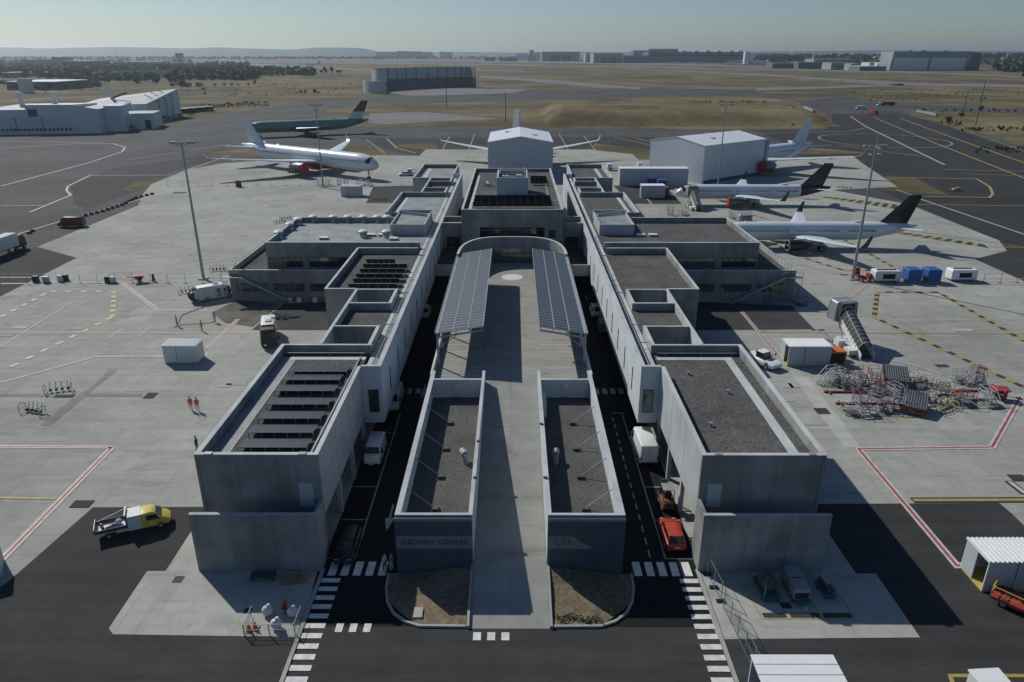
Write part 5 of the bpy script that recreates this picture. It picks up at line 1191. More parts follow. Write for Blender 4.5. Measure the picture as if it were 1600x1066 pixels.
def jetter(T):
    van(T, 'white_dull', L_=6.6, h=2.6, w=1.05)
    for s in (-1,):
        for x in (-.2, .9): d_ = MB(); d_.box(x, x + .7, -1.075, -1.06, .55, 2.1, 'steel'); d_.box(x + .15, x + .5, -1.085, -1.076, 1.4, 1.9, 'metal_dark'); d_.build('side_door', T)
        d_ = MB(); d_.box(1.7, 2.1, -1.07, -1.058, .6, 2.2, 'interior'); d_.build('door_opening', T)
    d_ = MB(); d_.box(-3.36, -3.3, -.9, .9, .7, 2.3, 'interior'); d_.build('rear_opening', T)
    for s in (-1, 1): d_ = MB(); d_.box(-3.95, -3.35, s * 1.0 - .03, s * 1.0 + .03, .7, 2.3, 'white_dull'); d_.build('rear_door', T)
    h_ = MB(); h_.cyl((-3.9, -.6, 1.1), (-3.9, .6, 1.1), .75, .75, 'black', 18); h_.cyl((-3.9, -.7, 1.1), (-3.9, -.62, 1.1), .9, .9, 'metal_dark', 18); h_.cyl((-3.9, .62, 1.1), (-3.9, .7, 1.1), .9, .9, 'metal_dark', 18); h_.build('hose_reel', T)
    f_ = MB(); f_.box(-.4, .4, -.3, .3, 2.58, 2.72, 'metal_dark'); f_.box(1.2, 1.9, -.3, .3, 2.58, 2.7, 'metal_dark'); f_.build('roof_vent', T)
place('white drain-cleaning van with open doors and a black hose reel beside the left mast', 'van', 'drain_cleaning_van', 340, 467, 35, jetter)
# articulated lorry
def lorry(T):
    t_ = MB(); t_.box(-12.5, 1.0, -1.25, 1.25, 1.15, 3.9, 'white_dull'); t_.build('trailer', T)
    t_ = MB(); t_.box(-12.5, 1.0, -1.22, 1.22, 3.9, 3.95, 'town_roof'); t_.build('trailer_roof', T)
    f = MB(); f.box(-12, 3.2, -.45, .45, .75, 1.1, 'metal_dark'); f.build('chassis', T)
    c_ = MB(); c_.loft([rring(1.4, 1.2, .6, 3.1, .15, .05), rring(2.9, 1.2, .6, 3.2, .2, .1), rring(3.5, 1.15, .6, 2.4, .2, .1)], 'rust_red'); c_.build('cab', T, smooth=True)
    g_ = MB(); g_.add([(3.52, -1.0, 1.9), (3.52, 1.0, 1.9), (3.1, .9, 2.9), (3.1, -.9, 2.9)], [(0, 1, 2, 3)], 'tinted'); g_.build('windscreen', T)
    wheels(T, (-11, -9.7, -8.4, 0.2, 2.5), 1.22, .5, .35)
place('white box trailer pulled by a red cab at the far left edge', 'lorry', 'lorry', (-110.6, 156.2), None, 88, lorry)
# forklift
def forklift(T):
    b_ = MB(); b_.loft([rring(-1.3, .5, .35, 1.0, .2), rring(-1.1, .58, .25, 1.15, .15), rring(-.3, .58, .2, 1.1, .1), rring(.7, .55, .2, .75, .1)], 'rust_red'); b_.build('body', T, smooth=True)
    s_ = MB(); s_.box(-.5, 0, -.3, .3, 1.1, 1.25, 'black'); s_.box(-.6, -.48, -.3, .3, 1.2, 1.75, 'black'); s_.bar((.35, 0, .75), (.25, 0, 1.45), .08, .08, 'black'); s_.build('seat', T)
    f = MB()
    for y in (-.5, .5): f.bar((.55, y, .7), (.35, y, 2.15), .07, .07, 'black'); f.bar((-1.0, y, 1.0), (-.8, y, 2.15), .07, .07, 'black')
    f.build('cage', T)
    r_ = MB(); r_.box(-.85, .42, -.54, .54, 2.15, 2.2, 'metal_grey'); r_.build('roof', T)
    m_ = MB()
    for y in (-.35, .27): m_.box(.85, .97, y, y + .09, .1, 2.3, 'metal_dark')
    for z in (.4, 1.1, 2.2): m_.box(.86, .96, -.26, .27, z, z + .1, 'metal_dark')
    m_.build('mast', T)
    k_ = MB()
    for y in (-.4, .25): k_.box(.98, 2.0, y, y + .13, .25, .3, 'metal_dark')
    k_.build('fork', T); wheels(T, (-.85, .5), .6, .3, .2)
place('orange and black forklift truck parked in front of the orange-red hatchback', 'forklift', 'forklift', 1040, 790, 92, forklift)
# aircraft tug
def tug(T, col='white_paint', L_=5.2):
    b_ = MB(); b_.loft([rring(-L_ / 2, 1.0, .4, 1.0, .2), rring(-L_ / 2 + .3, 1.15, .3, 1.15, .2), rring(L_ / 2 - .6, 1.15, .3, 1.1, .2), rring(L_ / 2, 1.0, .4, .9, .2)], col); b_.build('body', T, smooth=True)
    c_ = MB(); c_.loft([rring(-.7, .8, 1.1, 1.95, .15, .1), rring(.5, .8, 1.1, 1.95, .15, .1), rring(.8, .8, 1.1, 1.2, .05)], 'tinted'); c_.build('cab_glass', T, smooth=True)
    r_ = MB(); r_.box(-.75, .5, -.75, .75, 1.95, 2.02, col); r_.build('roof', T)
    e_ = MB(); e_.cyl((-1.6, .5, 1.1), (-1.6, .5, 1.5), .28, .28, 'black', 12); e_.build('exhaust', T); e_ = MB(); e_.box(1.2, 1.6, -.2, .3, 1.1, 1.2, 'red'); e_.build('bonnet_badge', T)
    for s in (-1, 1): m_ = MB(); m_.bar((.6, s * .8, 1.3), (.9, s * 1.35, 1.6), .04, .04, 'black'); m_.box(.86, .94, s * 1.35 - .1, s * 1.35 + .1, 1.45, 1.8, 'black'); m_.build('mirror', T)
    wheels(T, (-L_ * .32, L_ * .32), 1.16, .45, .3)
place('low white aircraft tug with a dark cab beside the right front building', 'aircraft tug', 'aircraft_tug', 1191, 570, -62, tug)
place('light blue tractor cut by the lower right corner of the picture', 'tractor', 'tow_tractor', (36.9, 36.7), None, 196, tug, col='light_blue', L_=4.4)
place('small airport fire truck with a red body on the far right taxiway', 'truck', 'service_truck', 1364, 179, -60, van, col='red', L_=7, h=2.8, w=1.2)
def tanker(T):
    van(T, 'white_dull', 3.6, 1.2, 2.7); t_ = MB(); t_.cyl((-13.5, 0, 2.1), (-2.3, 0, 2.1), 1.25, 1.25, 'rust_red', 14); t_.build('tank', T, smooth=True); wheels(T, (-12, -10.6, -4), 1.2, .5, .3)
place('white-cab lorry with a long red load on the far right taxiway', 'lorry', 'lorry', 1372, 166, 188, tanker)
place('white service truck left of the red one on the far right taxiway', 'truck', 'service_truck', 1344, 171, 170, van, col='white_dull', L_=7.5, h=2.8, w=1.2)
v = place('small yellow service vehicle alone on the dark asphalt at right', 'car', 'service_car', 1493, 298, 175, hatch_car, col='yellow', L_=4); v.scale = (.65, .65, .65)
place('white pickup standing by the white container behind the airliner', 'pickup', 'service_car', 633, 275, 200, hatch_car, col='white_dull', L_=5)
# ------------------------------------------------------------------ hangars, enclosures, containers
def gable(T, x0, x1, y0, y1, ze, zr_, wall='cladding_white', roofm='white_paint', back=True):
    xm = (x0 + x1) / 2; w = MB()
    w.add([(x0, y0, 0), (x1, y0, 0), (x1, y0, ze), (xm, y0, zr_), (x0, y0, ze), (x0, y0 + .3, 0), (x1, y0 + .3, 0), (x1, y0 + .3, ze), (xm, y0 + .3, zr_), (x0, y0 + .3, ze)], [(0, 1, 2, 3, 4), (9, 8, 7, 6, 5), (0, 5, 6, 1), (1, 6, 7, 2), (2, 7, 8, 3), (3, 8, 9, 4), (4, 9, 5, 0)], wall)
    for x in (x0, x1 - .3): w.box(x, x + .3, y0 + .31, y1, 0, ze - .02, wall)
    w.build('wall', T)
    r_ = MB(); t = .15
    for a, b_, za, zb in ((x0 - .1, xm, ze, zr_), (xm, x1 + .1, zr_, ze)):
        r_.add([(a, y0 - .1, za), (b_, y0 - .1, zb), (b_, y1, zb), (a, y1, za), (a, y0 - .1, za + t), (b_, y0 - .1, zb + t), (b_, y1, zb + t), (a, y1, za + t)], [(0, 3, 2, 1), (4, 5, 6, 7), (0, 1, 5, 4), (1, 2, 6, 5), (2, 3, 7, 6), (3, 0, 4, 7)], roofm)
    r_.build('roof', T)
    for q, yy in ((.3, .35), (.72, .65)):
        h_ = MB()
        x = x0 + (x1 - x0) * q; z = ze + (zr_ - ze) * (1 - abs(q - .5) * 2) + .17; y = y0 + (y1 - y0) * (1 - yy)
        h_.box(x - 1, x + 1, y - .5, y + .5, z - .1, z + .2, 'metal_grey'); h_.build('roof_vent', T)
T = thing('nose_hangar', 'white gabled nose hangar at the far end of the terminal axis', 'hangar', (0, 0, 0)); gable(T, -8.6, 13.7, 255.6, 289, 12.4, 14.3, 'cladding_grey', 'white_paint')
f = MB(); f.box(-3.5, 9, 280, 289.2, 0, .1, 'apron_concrete'); f.box(-8.7, -8.3, 289.0, 289.4, 0, 12.4, 'metal_dark'); f.box(13.4, 13.8, 289.0, 289.4, 0, 12.4, 'metal_dark'); f.build('door_frame', T)
# rotated right hangar
ang = math.atan2(21, 27)
T = thing('nose_hangar', 'large pale gabled hangar on the right with an airliner tail sticking out behind', 'hangar', (63, 245, 0), ang - R(90))
gable(T, -23.7, 0, 0, 34, 12.4, 14.4, 'cladding_white', 'white_paint')
f = MB(); f.box(.02, .06, 1, 33, 0, 1.1, 'metal_dark'); f.build('base_strip', T); f = MB(); f.box(-.5, .5, 34, 35.5, 0, 12.2, 'galv'); f.build('door_leaf', T)
# vertical screen wall beside it
def bx(name, label, cat, x, y, z, dx, dy, h, rz, wall='cladding_grey', roofm='white_paint', group=None, extra=None):
    T = thing(name, label, cat, (x, y, z), rz, group)
    w = MB(); w.box(-dx / 2, dx / 2, -dy / 2, dy / 2, 0, h, wall); w.build('wall', T)
    w = MB(); w.box(-dx / 2 - .08, dx / 2 + .08, -dy / 2 - .08, dy / 2 + .08, h + .004, h + .1, roofm); w.build('roof', T)
    if extra: extra(T)
    return T
p = at(1019, 291)
bx('long_shed', 'long low white shed in front of the right hangar', 'shed', p.x + .4, p.y + 2.5, 0, 22.5, 4.5, 5.6, 0, 'cladding_grey')
# site containers: ribbed roof and sides
def container(label, x, y, w_, d_, h, deg, roofm='sheet_x', side='cladding_grey', open_=True, group='white site containers', name='site_container', z=0.11):
    p = at(x, y); T = thing(name, label, 'container', (p.x, p.y, z), R(deg), group)
    f = MB(); f.box(0, w_, 0, d_, .0, .14, 'yellow_rack'); f.build('skid', T)
    w = MB(); w.box(0, w_, d_ - .08, d_, .15, h, side); w.box(w_ - .08, w_, .08, d_ - .081, .15, h, side); w.box(0, .08, .08, d_ - .081, .15, h, side) if not open_ else w.box(0, .08, d_ * .5, d_ - .081, .15, h, side)
    w.box(0, w_ * .38, 0, .079, .15, h, side); w.box(w_ * .40, w_ - .09, .03, .079, .15, h, 'hangar_sheet' if not open_ else side); w.build('wall', T)
    fr = MB()
    for xx in (0, w_ - .1):
        for yy in (-.02, d_ - .08): fr.box(xx - .01, xx + .11, yy, yy + .1, .15, h, 'white_dull')
    fr.build('frame', T)
    r_ = MB(); n = int(w_ / .38)
    r_.box(-.1, w_ + .1, -.1, d_ + .1, h + .002, h + .08, 'white_paint')
    for i in range(n + 1): x0 = -.1 + (w_ + .2) * i / (n + 1); r_.box(x0, x0 + .2, -.1, d_ + .1, h + .082, h + .17, 'white_paint')
    r_.build('roof', T)
    return T
container('white ribbed-roof container on the left apron beside the three workers', 258, 570, 4.6, 2.6, 2.6, 0, side='cladding_white')
container('white ribbed-roof container beside the orange crates on the right apron', 1229, 573, 5.9, 2.9, 2.9, 0)
container('small white container between the left airliner and the rear asphalt patch', 533, 308, 6.0, 3.2, 3.0, 0)
container('open-ended white ribbed-roof container at the right edge near the red and white line', 1532, 925, 6.2, 3.0, 2.9, 0)
T = container('white container beside the blue boxes left of the far right airliner', 1002, 310, 7.0, 3.4, 3.6, 0)
# corrugated roofed shelter in the lower right
p = at(1171, 1060); T = thing('shelter', 'white corrugated roof of a shelter cut by the bottom edge', 'shelter', (16.4, 31.5, 0), 0)
r_ = MB(); n = 7
for i in range(n): y0 = .4 + i * .88; r_.box(0, 5.6, y0, y0 + .80, 2.9, 3.0, 'white_paint'); r_.box(0, 5.6, y0 + .801, y0 + .879, 2.84, 2.93, 'cladding_grey')
r_.build('roof', T)
w = MB(); w.box(.05, 5.5, .45, .6, 0, 2.89, 'cladding_grey'); w.box(.05, 5.5, 6.2, 6.35, 0, 2.83, 'cladding_grey'); w.box(5.35, 5.5, .61, 6.19, 0, 2.83, 'cladding_grey'); w.build('wall', T)
# orange racks beside the container
for i, (x, y, w_, d_, h, l_) in enumerate([(1291, 571, 2.6, 1.3, 2.0, 'orange slatted crate right of the container with the ribbed roof'), (1288, 563, 2.4, 1.2, 1.6, 'orange crate half hidden behind the front orange crate')]):
    p = at(x, y); T = thing('equipment_crate', l_, 'crate', (p.x, p.y, .11), 0, 'orange crates')
    f = MB(); f.box(0, w_, 0, d_, .1, .3, 'orange'); f.box(0, w_, 0, d_, h - .25, h, 'orange')
    for xx in (0, w_ - .25): f.box(xx, xx + .25, 0, d_, .301, h - .251, 'orange')
    f.build('frame', T); s_ = MB()
    s_.box(.26, w_ - .26, .1, d_ - .1, .31, h - .26, 'interior')
    for k_ in range(3): s_.box(.255, w_ - .255, .02, .09, .45 + k_ * .4, .6 + k_ * .4, 'metal_dark')
    s_.build('slats', T)
# ground power and air-conditioning units
def gpu(label, x, y, w_, d_, h, col, deg=0, group=None, dark=True):
    p = at(x, y); T = thing('air_unit', label, 'air unit', (p.x, p.y, .11), R(deg), group)
    b_ = MB(); b_.loft([rring(0, d_ / 2, .45, h * .9, .12), rring(.15, d_ / 2, .4, h, .12), rring(w_ - .15, d_ / 2, .4, h, .12), rring(w_, d_ / 2, .45, h * .9, .12)], col); b_.build('housing', T, smooth=False)
    f = MB(); n = 5
    if dark:
        for k_ in range(n): f.cyl((w_ * (.2 + .15 * k_), 0, h), (w_ * (.2 + .15 * k_), 0, h + .15), .32, .32, 'black', 12)
        f.build('fans', T); s_ = MB(); s_.box(w_ * .3, w_ * .78, -d_ / 2 - .02, -d_ / 2 - .003, .8, h * .75, 'interior'); s_.build('grille', T)
    wheels(T, (w_ * .15, w_ * .85), d_ / 2 - .05, .3, .2); return T
gpu('long white air-conditioning unit with black roof fans beside the right mast', 1361, 440, 4.9, 2.2, 2.3, 'white_dull')
gpu('white air-conditioning unit with a dark side grille, rightmost of the units', 1479, 438, 4.9, 2.2, 2.3, 'white_paint')
for i, (x, l_) in enumerate(((1411, 'blue canvas-covered box, left one of the two between the white units'), (1441, 'blue canvas-covered box, right one of the two between the white units'))):
    p = at(x, 440); T = thing('covered_box', l_, 'covered box', (p.x, p.y, .11), 0, 'blue covered boxes')
    b_ = MB(); b_.loft([rring(0, 1.3, .35, 2.5, .12), rring(.1, 1.35, .3, 2.6, .12), rring(2.5, 1.35, .3, 2.6, .12), rring(2.6, 1.3, .35, 2.5, .12)], 'blue'); b_.build('cover', T); b_ = MB(); b_.box(-.1, 2.7, -1.4, 1.4, .1, .3, 'steel'); b_.build('base_frame', T)
for x, y, l_, col in ((1009 + 9, 291, 'blue box under a white frame beside the long shed', 'blue'), (1033, 294, 'plain blue box beside the orange generator behind the right hall', 'blue')):
    bx('covered_box', l_, 'covered box', at(x, y).x, at(x, y).y, .1, 2.8, 2.4, 2.6, 0, col, 'white_dull' if 'white' in l_ else col)
gpu('orange and brown generator right of the white container beside the far airliner', 1031, 306, 2.6, 2.2, 2.6, 'rust_red', dark=False)
def cart(T):
    b_ = MB(); b_.box(-1.2, 1.2, -.55, .55, .5, .62, 'red'); b_.box(.5, 1.1, -.5, .5, .62, 1.5, 'red'); b_.bar((-1.2, 0, .5), (-2.3, 0, .3), .08, .08, 'red'); b_.build('frame', T); wheels(T, (-.8, .8), .6, .28, .15)
    c_ = MB(); c_.cyl((-.3, -.4, .85), (-.3, .4, .85), .25, .25, 'dark_red', 10); c_.build('cylinder', T)
place('red tow cart beside the foot of the right mast', 'cart', 'tow_cart', 1350, 440, 15, cart)
place('red tow cart behind the first one at the right mast', 'cart', 'tow_cart', 1338, 432, 70, cart)
# carts parked below the right wall
def cart_base(T, w_=1.9, l_=3.6):
    T.scale = (.74, .74, .7)
    b_ = MB(); b_.box(-l_ / 2, l_ / 2, -w_ / 2, w_ / 2, .4, .6, 'teal_metal'); b_.bar((-l_ / 2, 0, .5), (-l_ / 2 - 1.3, 0, .7), .08, .08, 'teal_metal'); b_.build('chassis', T); wheels(T, (-l_ * .33, l_ * .33), w_ / 2, .3, .18)
T = thing('service_cart', 'round-tanked water cart on a teal chassis, leftmost under the right wall', 'cart', (20.9, 47.6, .12), R(90), 'carts under the right screen wall'); cart_base(T); b_ = MB(); b_.ball((.1, 0, 1.5), 1.4, .95, .95, 'tank_dirty', 16, 10); b_.build('tank', T, smooth=True); b_ = MB(); b_.cyl((.3, .1, 2.4), (.3, .1, 2.6), .3, .3, 'metal_dark', 12); b_.cyl((-.5, -.2, 2.3), (-.5, -.2, 2.5), .2, .2, 'metal_dark', 12); b_.build('lid', T); b_ = MB(); b_.tube([(-1.5, .7, .6), (-1.5, .7, 1.9), (-1.0, .7, 2.1)], .05, 'steel'); b_.build('pipe', T)
T = thing('service_cart', 'boxy grey service cart with two round hatches, between the tank cart and the cylinder cart', 'cart', (23.2, 47.4, .12), R(90), 'carts under the right screen wall'); cart_base(T, 1.8, 4.2)
for x0, x1, h in ((-1.7, 0.1, 2.0), (.35, 2.0, 2.2)):
    b_ = MB(); b_.box(x0, x1, -.85, .85, .61, h, 'metal_grey'); b_.build('cabinet', T); b_ = MB(); b_.cyl(((x0 + x1) / 2, 0, h), ((x0 + x1) / 2, 0, h + .08), .4, .4, 'steel', 14); b_.build('hatch', T)
b_ = MB(); b_.box(-1.72, -1.705, -.75, .75, .7, 1.5, 'interior'); b_.build('opening', T)
T = thing('service_cart', 'narrow cart with black gas cylinders, rightmost under the right wall', 'cart', (25.7, 47.5, .12), R(98), 'carts under the right screen wall'); cart_base(T, 1.2, 2.6); b_ = MB()
for y in (-.3, .15): b_.cyl((-.9, y, .95), (1.2, y, .95), .24, .24, 'metal_dark', 12)
b_.cyl((-.2, 0, 1.35), (1.1, 0, 1.35), .2, .2, 'metal_grey', 12); b_.build('cylinder_pack', T)
bx('generator_box', 'plain white box standing in the yellow bay at the lower right', 'generator', 32.3, 36.4, .12, 2.0, 2.4, 1.9, R(4), 'white_dull')

# covered passenger stairs
def airstair(label, x, y, deg, sc=1.0, group='covered passenger stairs'):
    p = at(x, y); T = thing('passenger_stairs', label, 'passenger stairs', (p.x, p.y, .11), R(deg), group); T.scale = (sc, sc, sc)
    N = 16
    # steps climb towards +X
    s_ = MB()
    for i in range(N): s_.box(.3 + i * .38, .3 + i * .38 + .40, -.85, .85, .2 + i * .23, .3 + i * .23, 'metal_dark')
    s_.build('steps', T)
    for y in (-1.0, 1.0):
        g_ = MB(); g_.add([(0, y - .05, 0), (.6, y - .05, 0), (6.6, y - .05, 3.4), (6.6, y - .05, 4.4), (0, y - .05, .9), (0, y + .05, 0), (.6, y + .05, 0), (6.6, y + .05, 3.4), (6.6, y + .05, 4.4), (0, y + .05, .9)], [(0, 1, 2, 3, 4), (9, 8, 7, 6, 5), (0, 5, 6, 1), (1, 6, 7, 2), (2, 7, 8, 3), (3, 8, 9, 4), (4, 9, 5, 0)], 'white_paint'); g_.build('side_panel', T)
    tn = MB(); M_ = 9; ribs = MB()
    def arch(i): # arch ring at index
        t = i / M_; cx = 1.0 + 5.8 * t; cz = .95 + 3.35 * t
        return [(cx - (.35 * math.sin(a)), 1.05 * math.cos(a), cz + 1.5 * math.sin(a) ** .8 if math.sin(a) > 0 else cz) for a in [math.pi * k_ / 10 for k_ in range(11)]]
    rings = [arch(i) for i in range(M_ + 1)]
    vs = [q for r_ in rings for q in r_]; tn.add(vs, [(i * 11 + k_, i * 11 + k_ + 1, (i + 1) * 11 + k_ + 1, (i + 1) * 11 + k_) for i in range(M_) for k_ in range(10)], 'truck_dirty'); tn.build('canopy_skin', T)
    for i in range(0, M_ + 1, 2 if M_ < 5 else 1): 
        if i % 2 == 0 or True: ribs.tube([(a, b_ * 1.03, c_ + .03) for a, b_, c_ in rings[i]], .05, 'white_paint', 5)
    for k_ in (3, 7): ribs.tube([(r_[k_][0], r_[k_][1] * 1.03, r_[k_][2] + .03) for r_ in rings], .045, 'white_paint', 5)
    ribs.build('canopy_rib', T)
    h_ = MB(); h_.loft([rring(6.6, 1.15, 3.5, 6.3, .35, .1), rring(7.0, 1.75, 3.4, 6.4, .4, .15), rring(8.8, 1.75, 3.4, 6.4, .4, .15), rring(9.0, 1.7, 3.4, 6.3, .4, .15)], 'metal_grey', cap=False); h_.add([(6.62, -1.7, 3.5), (6.62, 1.7, 3.5), (6.95, 1.6, 6.3), (6.95, -1.6, 6.3), (6.72, -1.7, 3.5), (6.72, 1.7, 3.5), (7.05, 1.6, 6.3), (7.05, -1.6, 6.3)], [(0, 1, 2, 3), (7, 6, 5, 4), (0, 4, 5, 1), (1, 5, 6, 2), (2, 6, 7, 3), (3, 7, 4, 0)], 'cladding_dark'); h_.build('head_cabin', T)
    h_ = MB(); h_.tube([(8.95, a[1], a[2]) for a in rring(0, 1.75, 3.4, 6.4, .4, .15)] , .07, 'white_dull', 5); h_.tube([(7.0, a[1], a[2]) for a in rring(0, 1.75, 3.4, 6.4, .4, .15)], .07, 'white_dull', 5); h_.build('cabin_rib', T)
    p_ = MB(); p_.box(6.6, 8.9, -1.2, 1.2, 3.35, 3.45, 'metal_grey'); p_.build('landing', T)
    c_ = MB(); c_.box(1.2, 7.6, -1.1, 1.1, .45, .75, 'white_dull'); c_.box(1.0, 2.6, 1.1, 2.3, .4, 1.1, 'white_dull'); c_.box(4.2, 5.6, 1.1, 2.1, .4, 1.3, 'white_dull'); c_.box(5.8, 7.2, 1.1, 2.2, .6, 1.0, 'steel'); c_.build('chassis', T)
    l_ = MB(); l_.bar((5.5, -.7, .7), (7.4, -.7, 3.35), .14, .14, 'white_dull'); l_.bar((5.5, .7, .7), (7.4, .7, 3.35), .14, .14, 'white_dull'); l_.bar((7.4, 1.9, .9), (9.9, 2.6, 1.1), .3, .12, 'steel'); l_.build('lift_arm', T)
    wheels(T, (1.8, 6.6), 1.35, .38, .25); return T
airstair('covered passenger stairs standing alone on the right apron', 1354, 563, 97)
airstair('covered passenger stairs docked at the farther right airliner', 1092, 331, 95, .92)
airstair('covered passenger stairs docked at the nearer right airliner, half behind the roof edge', 1178, 386, 95, .92)

# ------------------------------------------------------------------ steel access stands in the equipment field
def stand(T, w_, l_, h, steps=True, rail='paint_white', fr='steel', base=None):
    """maintenance platform: frame, deck, steps towards -Y, guard rail"""
    b_ = MB()
    for x in (-w_ / 2, w_ / 2):
        b_.bar((x, -l_ / 2, .15), (x, l_ / 2, .15), .07, .07, base or fr)
        for y in (0, l_ / 2): b_.cyl((x, y, .15), (x, y, h), .035, .035, fr, 6)
        b_.bar((x, -l_ / 2, .2), (x, 0, h), .06, .12, fr)
    for y in (-l_ / 2, 0, l_ / 2): b_.bar((-w_ / 2, y, .15), (w_ / 2, y, .15), .08, .08, base or fr)
    b_.build('frame', T)
    d_ = MB(); d_.box(-w_ / 2, w_ / 2, 0, l_ / 2, h, h + .06, 'metal_grey'); d_.build('deck', T)
    if steps:
        s_ = MB(); n = max(3, int(h / .25))
        for i in range(n): y = -l_ / 2 + l_ / 2 * i / n; s_.box(-w_ / 2, w_ / 2, y, y + .2, .2 + (h - .2) * (i + 1) / n - .1, .24 + (h - .2) * (i + 1) / n - .1, 'metal_grey')
        s_.build('steps', T)
    r_ = MB()
    for x in (-w_ / 2, w_ / 2):
        for z in (.5, .95): r_.bar((x, 0, h + z), (x, l_ / 2, h + z), .035, .035, rail)
        for y in (0, l_ / 2): r_.cyl((x, y, h), (x, y, h + 1.05), .03, .03, rail, 5)
        r_.bar((x, -l_ / 2, 1.1), (x, 0, h + 1.05), .05, .05, rail)
    for z in (.5, .95): r_.bar((-w_ / 2, l_ / 2, h + z), (w_ / 2, l_ / 2, h + z), .035, .035, rail)
    r_.build('guard_rail', T)
STN = [ # px x, y, width, length, height, deg, rail, label
 (1291, 600, 1.0, 3.2, 2.3, -70, 'paint_white', 'white steel stair stand at the left end of the rear equipment row'),
 (1305, 598, 1.0, 2.6, 1.5, -60, 'paint_white', 'short white stair stand next to the left end of the rear row'),
 (1322, 606, 1.6, 2.4, 1.5, 0, 'paint_white', 'low wide platform behind the orange base rail'),
 (1345, 602, 1.4, 2.4, 2.2, 10, 'paint_red', 'dark red framed platform with an arched guard in the rear row'),
 (1364, 603, 1.4, 2.6, 2.4, -8, 'paint_red', 'tall red and grey platform left of the ribbed ramp deck'),
 (1374, 620, 1.2, 2.8, 1.6, 30, 'red', 'low red-railed platform in the middle of the field'),
 (1345, 646, 1.2, 3.4, 2.7, 0, 'paint_red', 'tall stepped ladder stand with pink rails in the front row'),
 (1325, 645, 1.5, 2.2, 1.2, 180, 'paint_white', 'white box-like trolley platform at the left of the front row'),
 (1370, 642, 1.2, 2.8, 2.0, 35, 'steel', 'grey tangled platform right of the stepped ladder stand'),
 (1385, 640, 1.2, 2.8, 1.8, -30, 'red', 'platform with a single red upright in the front row'),
 (1398, 628, 1.4, 2.6, 2.1, 20, 'paint_white', 'platform with arched white guards behind the red ribbed deck'),
 (1410, 643, 1.0, 3.0, 1.7, 60, 'paint_white', 'narrow grey ladder trolley beside the red ribbed deck'),
 (1516, 600, 1.1, 2.8, 2.2, -75, 'paint_red', 'tall white and red stair stand right of the orange base rail'),
 (1527, 599, 1.1, 2.2, 2.2, 0, 'paint_red', 'square red-posted platform at the end of the orange base rail'),
 (1497, 598, 1.5, 1.5, 1.2, 0, 'galv', 'small grey cage on the orange base rail'),
 (1541, 632, 1.4, 3.0, 1.9, 0, 'paint_white', 'grey stepped stand with a red wheel post at the right end'),
 (1492, 630, 1.0, 1.4, .9, 0, 'orange', 'small orange and grey trolley in the yellow outlined bay'),
 (1508, 632, 1.8, 2.0, 1.0, 90, 'paint_red', 'low table-like trolley with a pink side in the yellow bay'),
 (1079, 318 + 9, 1.4, 2.4, 2.0, 20, 'paint_red', 'pink-railed stand at the nose of the farther right airliner'),
 (1047, 337, 1.6, 2.4, 2.2, 0, 'paint_red', 'left pink-railed stand showing above the right wing parapet'),
 (1068, 337, 2.0, 3.0, 1.6, 40, 'paint_white', 'sloping stand showing above the right wing parapet'),
 (1143, 342, 1.2, 2.0, 1.6, 15, 'paint_red', 'first pink-railed stand before the nearer right airliner'),
 (1155, 345, 1.4, 2.8, 2.2, -20, 'paint_red', 'second pink-railed stand before the nearer right airliner'),
 (1168, 345, 1.4, 2.4, 2.2, 0, 'paint_red', 'third pink-railed stand before the nearer right airliner'),
 (500, 291, 1.8, 2.6, 2.6, 20, 'galv', 'grey stand at the foot of the far left mast'),
 (513, 291, 1.6, 3.2, 2.8, -20, 'galv', 'tall grey stand just right of the far left mast'),
 (530, 290, 1.2, 2.0, 2.6, 0, 'galv', 'left one of two narrow grey ladders behind the small container'),
 (541, 290, 1.2, 2.0, 2.9, 0, 'galv', 'right one of two narrow grey ladders behind the small container'),
 (562, 290, 1.8, 3.2, 2.5, -40, 'galv', 'left splayed grey stand under the nose of the left airliner'),
 (576, 291, 1.6, 3.0, 2.4, 40, 'galv', 'right splayed grey stand under the nose of the left airliner'),
 (1215, 466, 1.4, 2.4, 2.6, 0, 'paint_white', 'first shaded stand beside the right outside stair'),
 (1228, 468, 1.4, 2.4, 2.8, 15, 'paint_white', 'second shaded stand beside the right outside stair'),
 (1238, 470, 1.6, 2.2, 2.2, -30, 'paint_red', 'third shaded stand beside the right outside stair'),
 (1252, 477, 2.0, 1.6, 1.0, 30, 'red', 'low red stand at the edge of the shade beside the right outside stair'),
 (1200, 472, 1.4, 2.2, 2.2, 0, 'paint_white', 'shaded stand nearest to the right office windows'),
]
for x, y, w_, l_, h, deg, rail, lb in STN:
    p = at(x, y); T = thing('access_stand', lb, 'access stand', (p.x, p.y, .11), R(deg), 'steel access stands')
    stand(T, w_ * .9, l_ * .85, h * .62, True, rail if rail != 'paint_white' else 'white_dull', 'steel' if rail != 'red' else 'rust_red')
for x0, x1, y, l_ in ((1287, 1415, 614, 'long orange base rail of the rear equipment row'), (1305, 1440, 632, 'long orange base rail of the front equipment row'), (1460, 1531, 612, 'orange base rail in the right part of the equipment field'), (1487, 1545, 626, 'short orange base rail in the yellow outlined bay')):
    a, b_ = at(x0, y), at(x1, y); w = MB(); w.box(a.x, b_.x, a.y - .1, a.y + .1, 0.1, .32, 'rust_red'); w.box(a.x + .5, a.x + .7, a.y - .6, a.y + .6, .1, .3, 'rust_red'); tag(w.build('base_rail'), l_, 'base rail', 'orange base rails')
rf0 = None; rnd = random.Random(33)
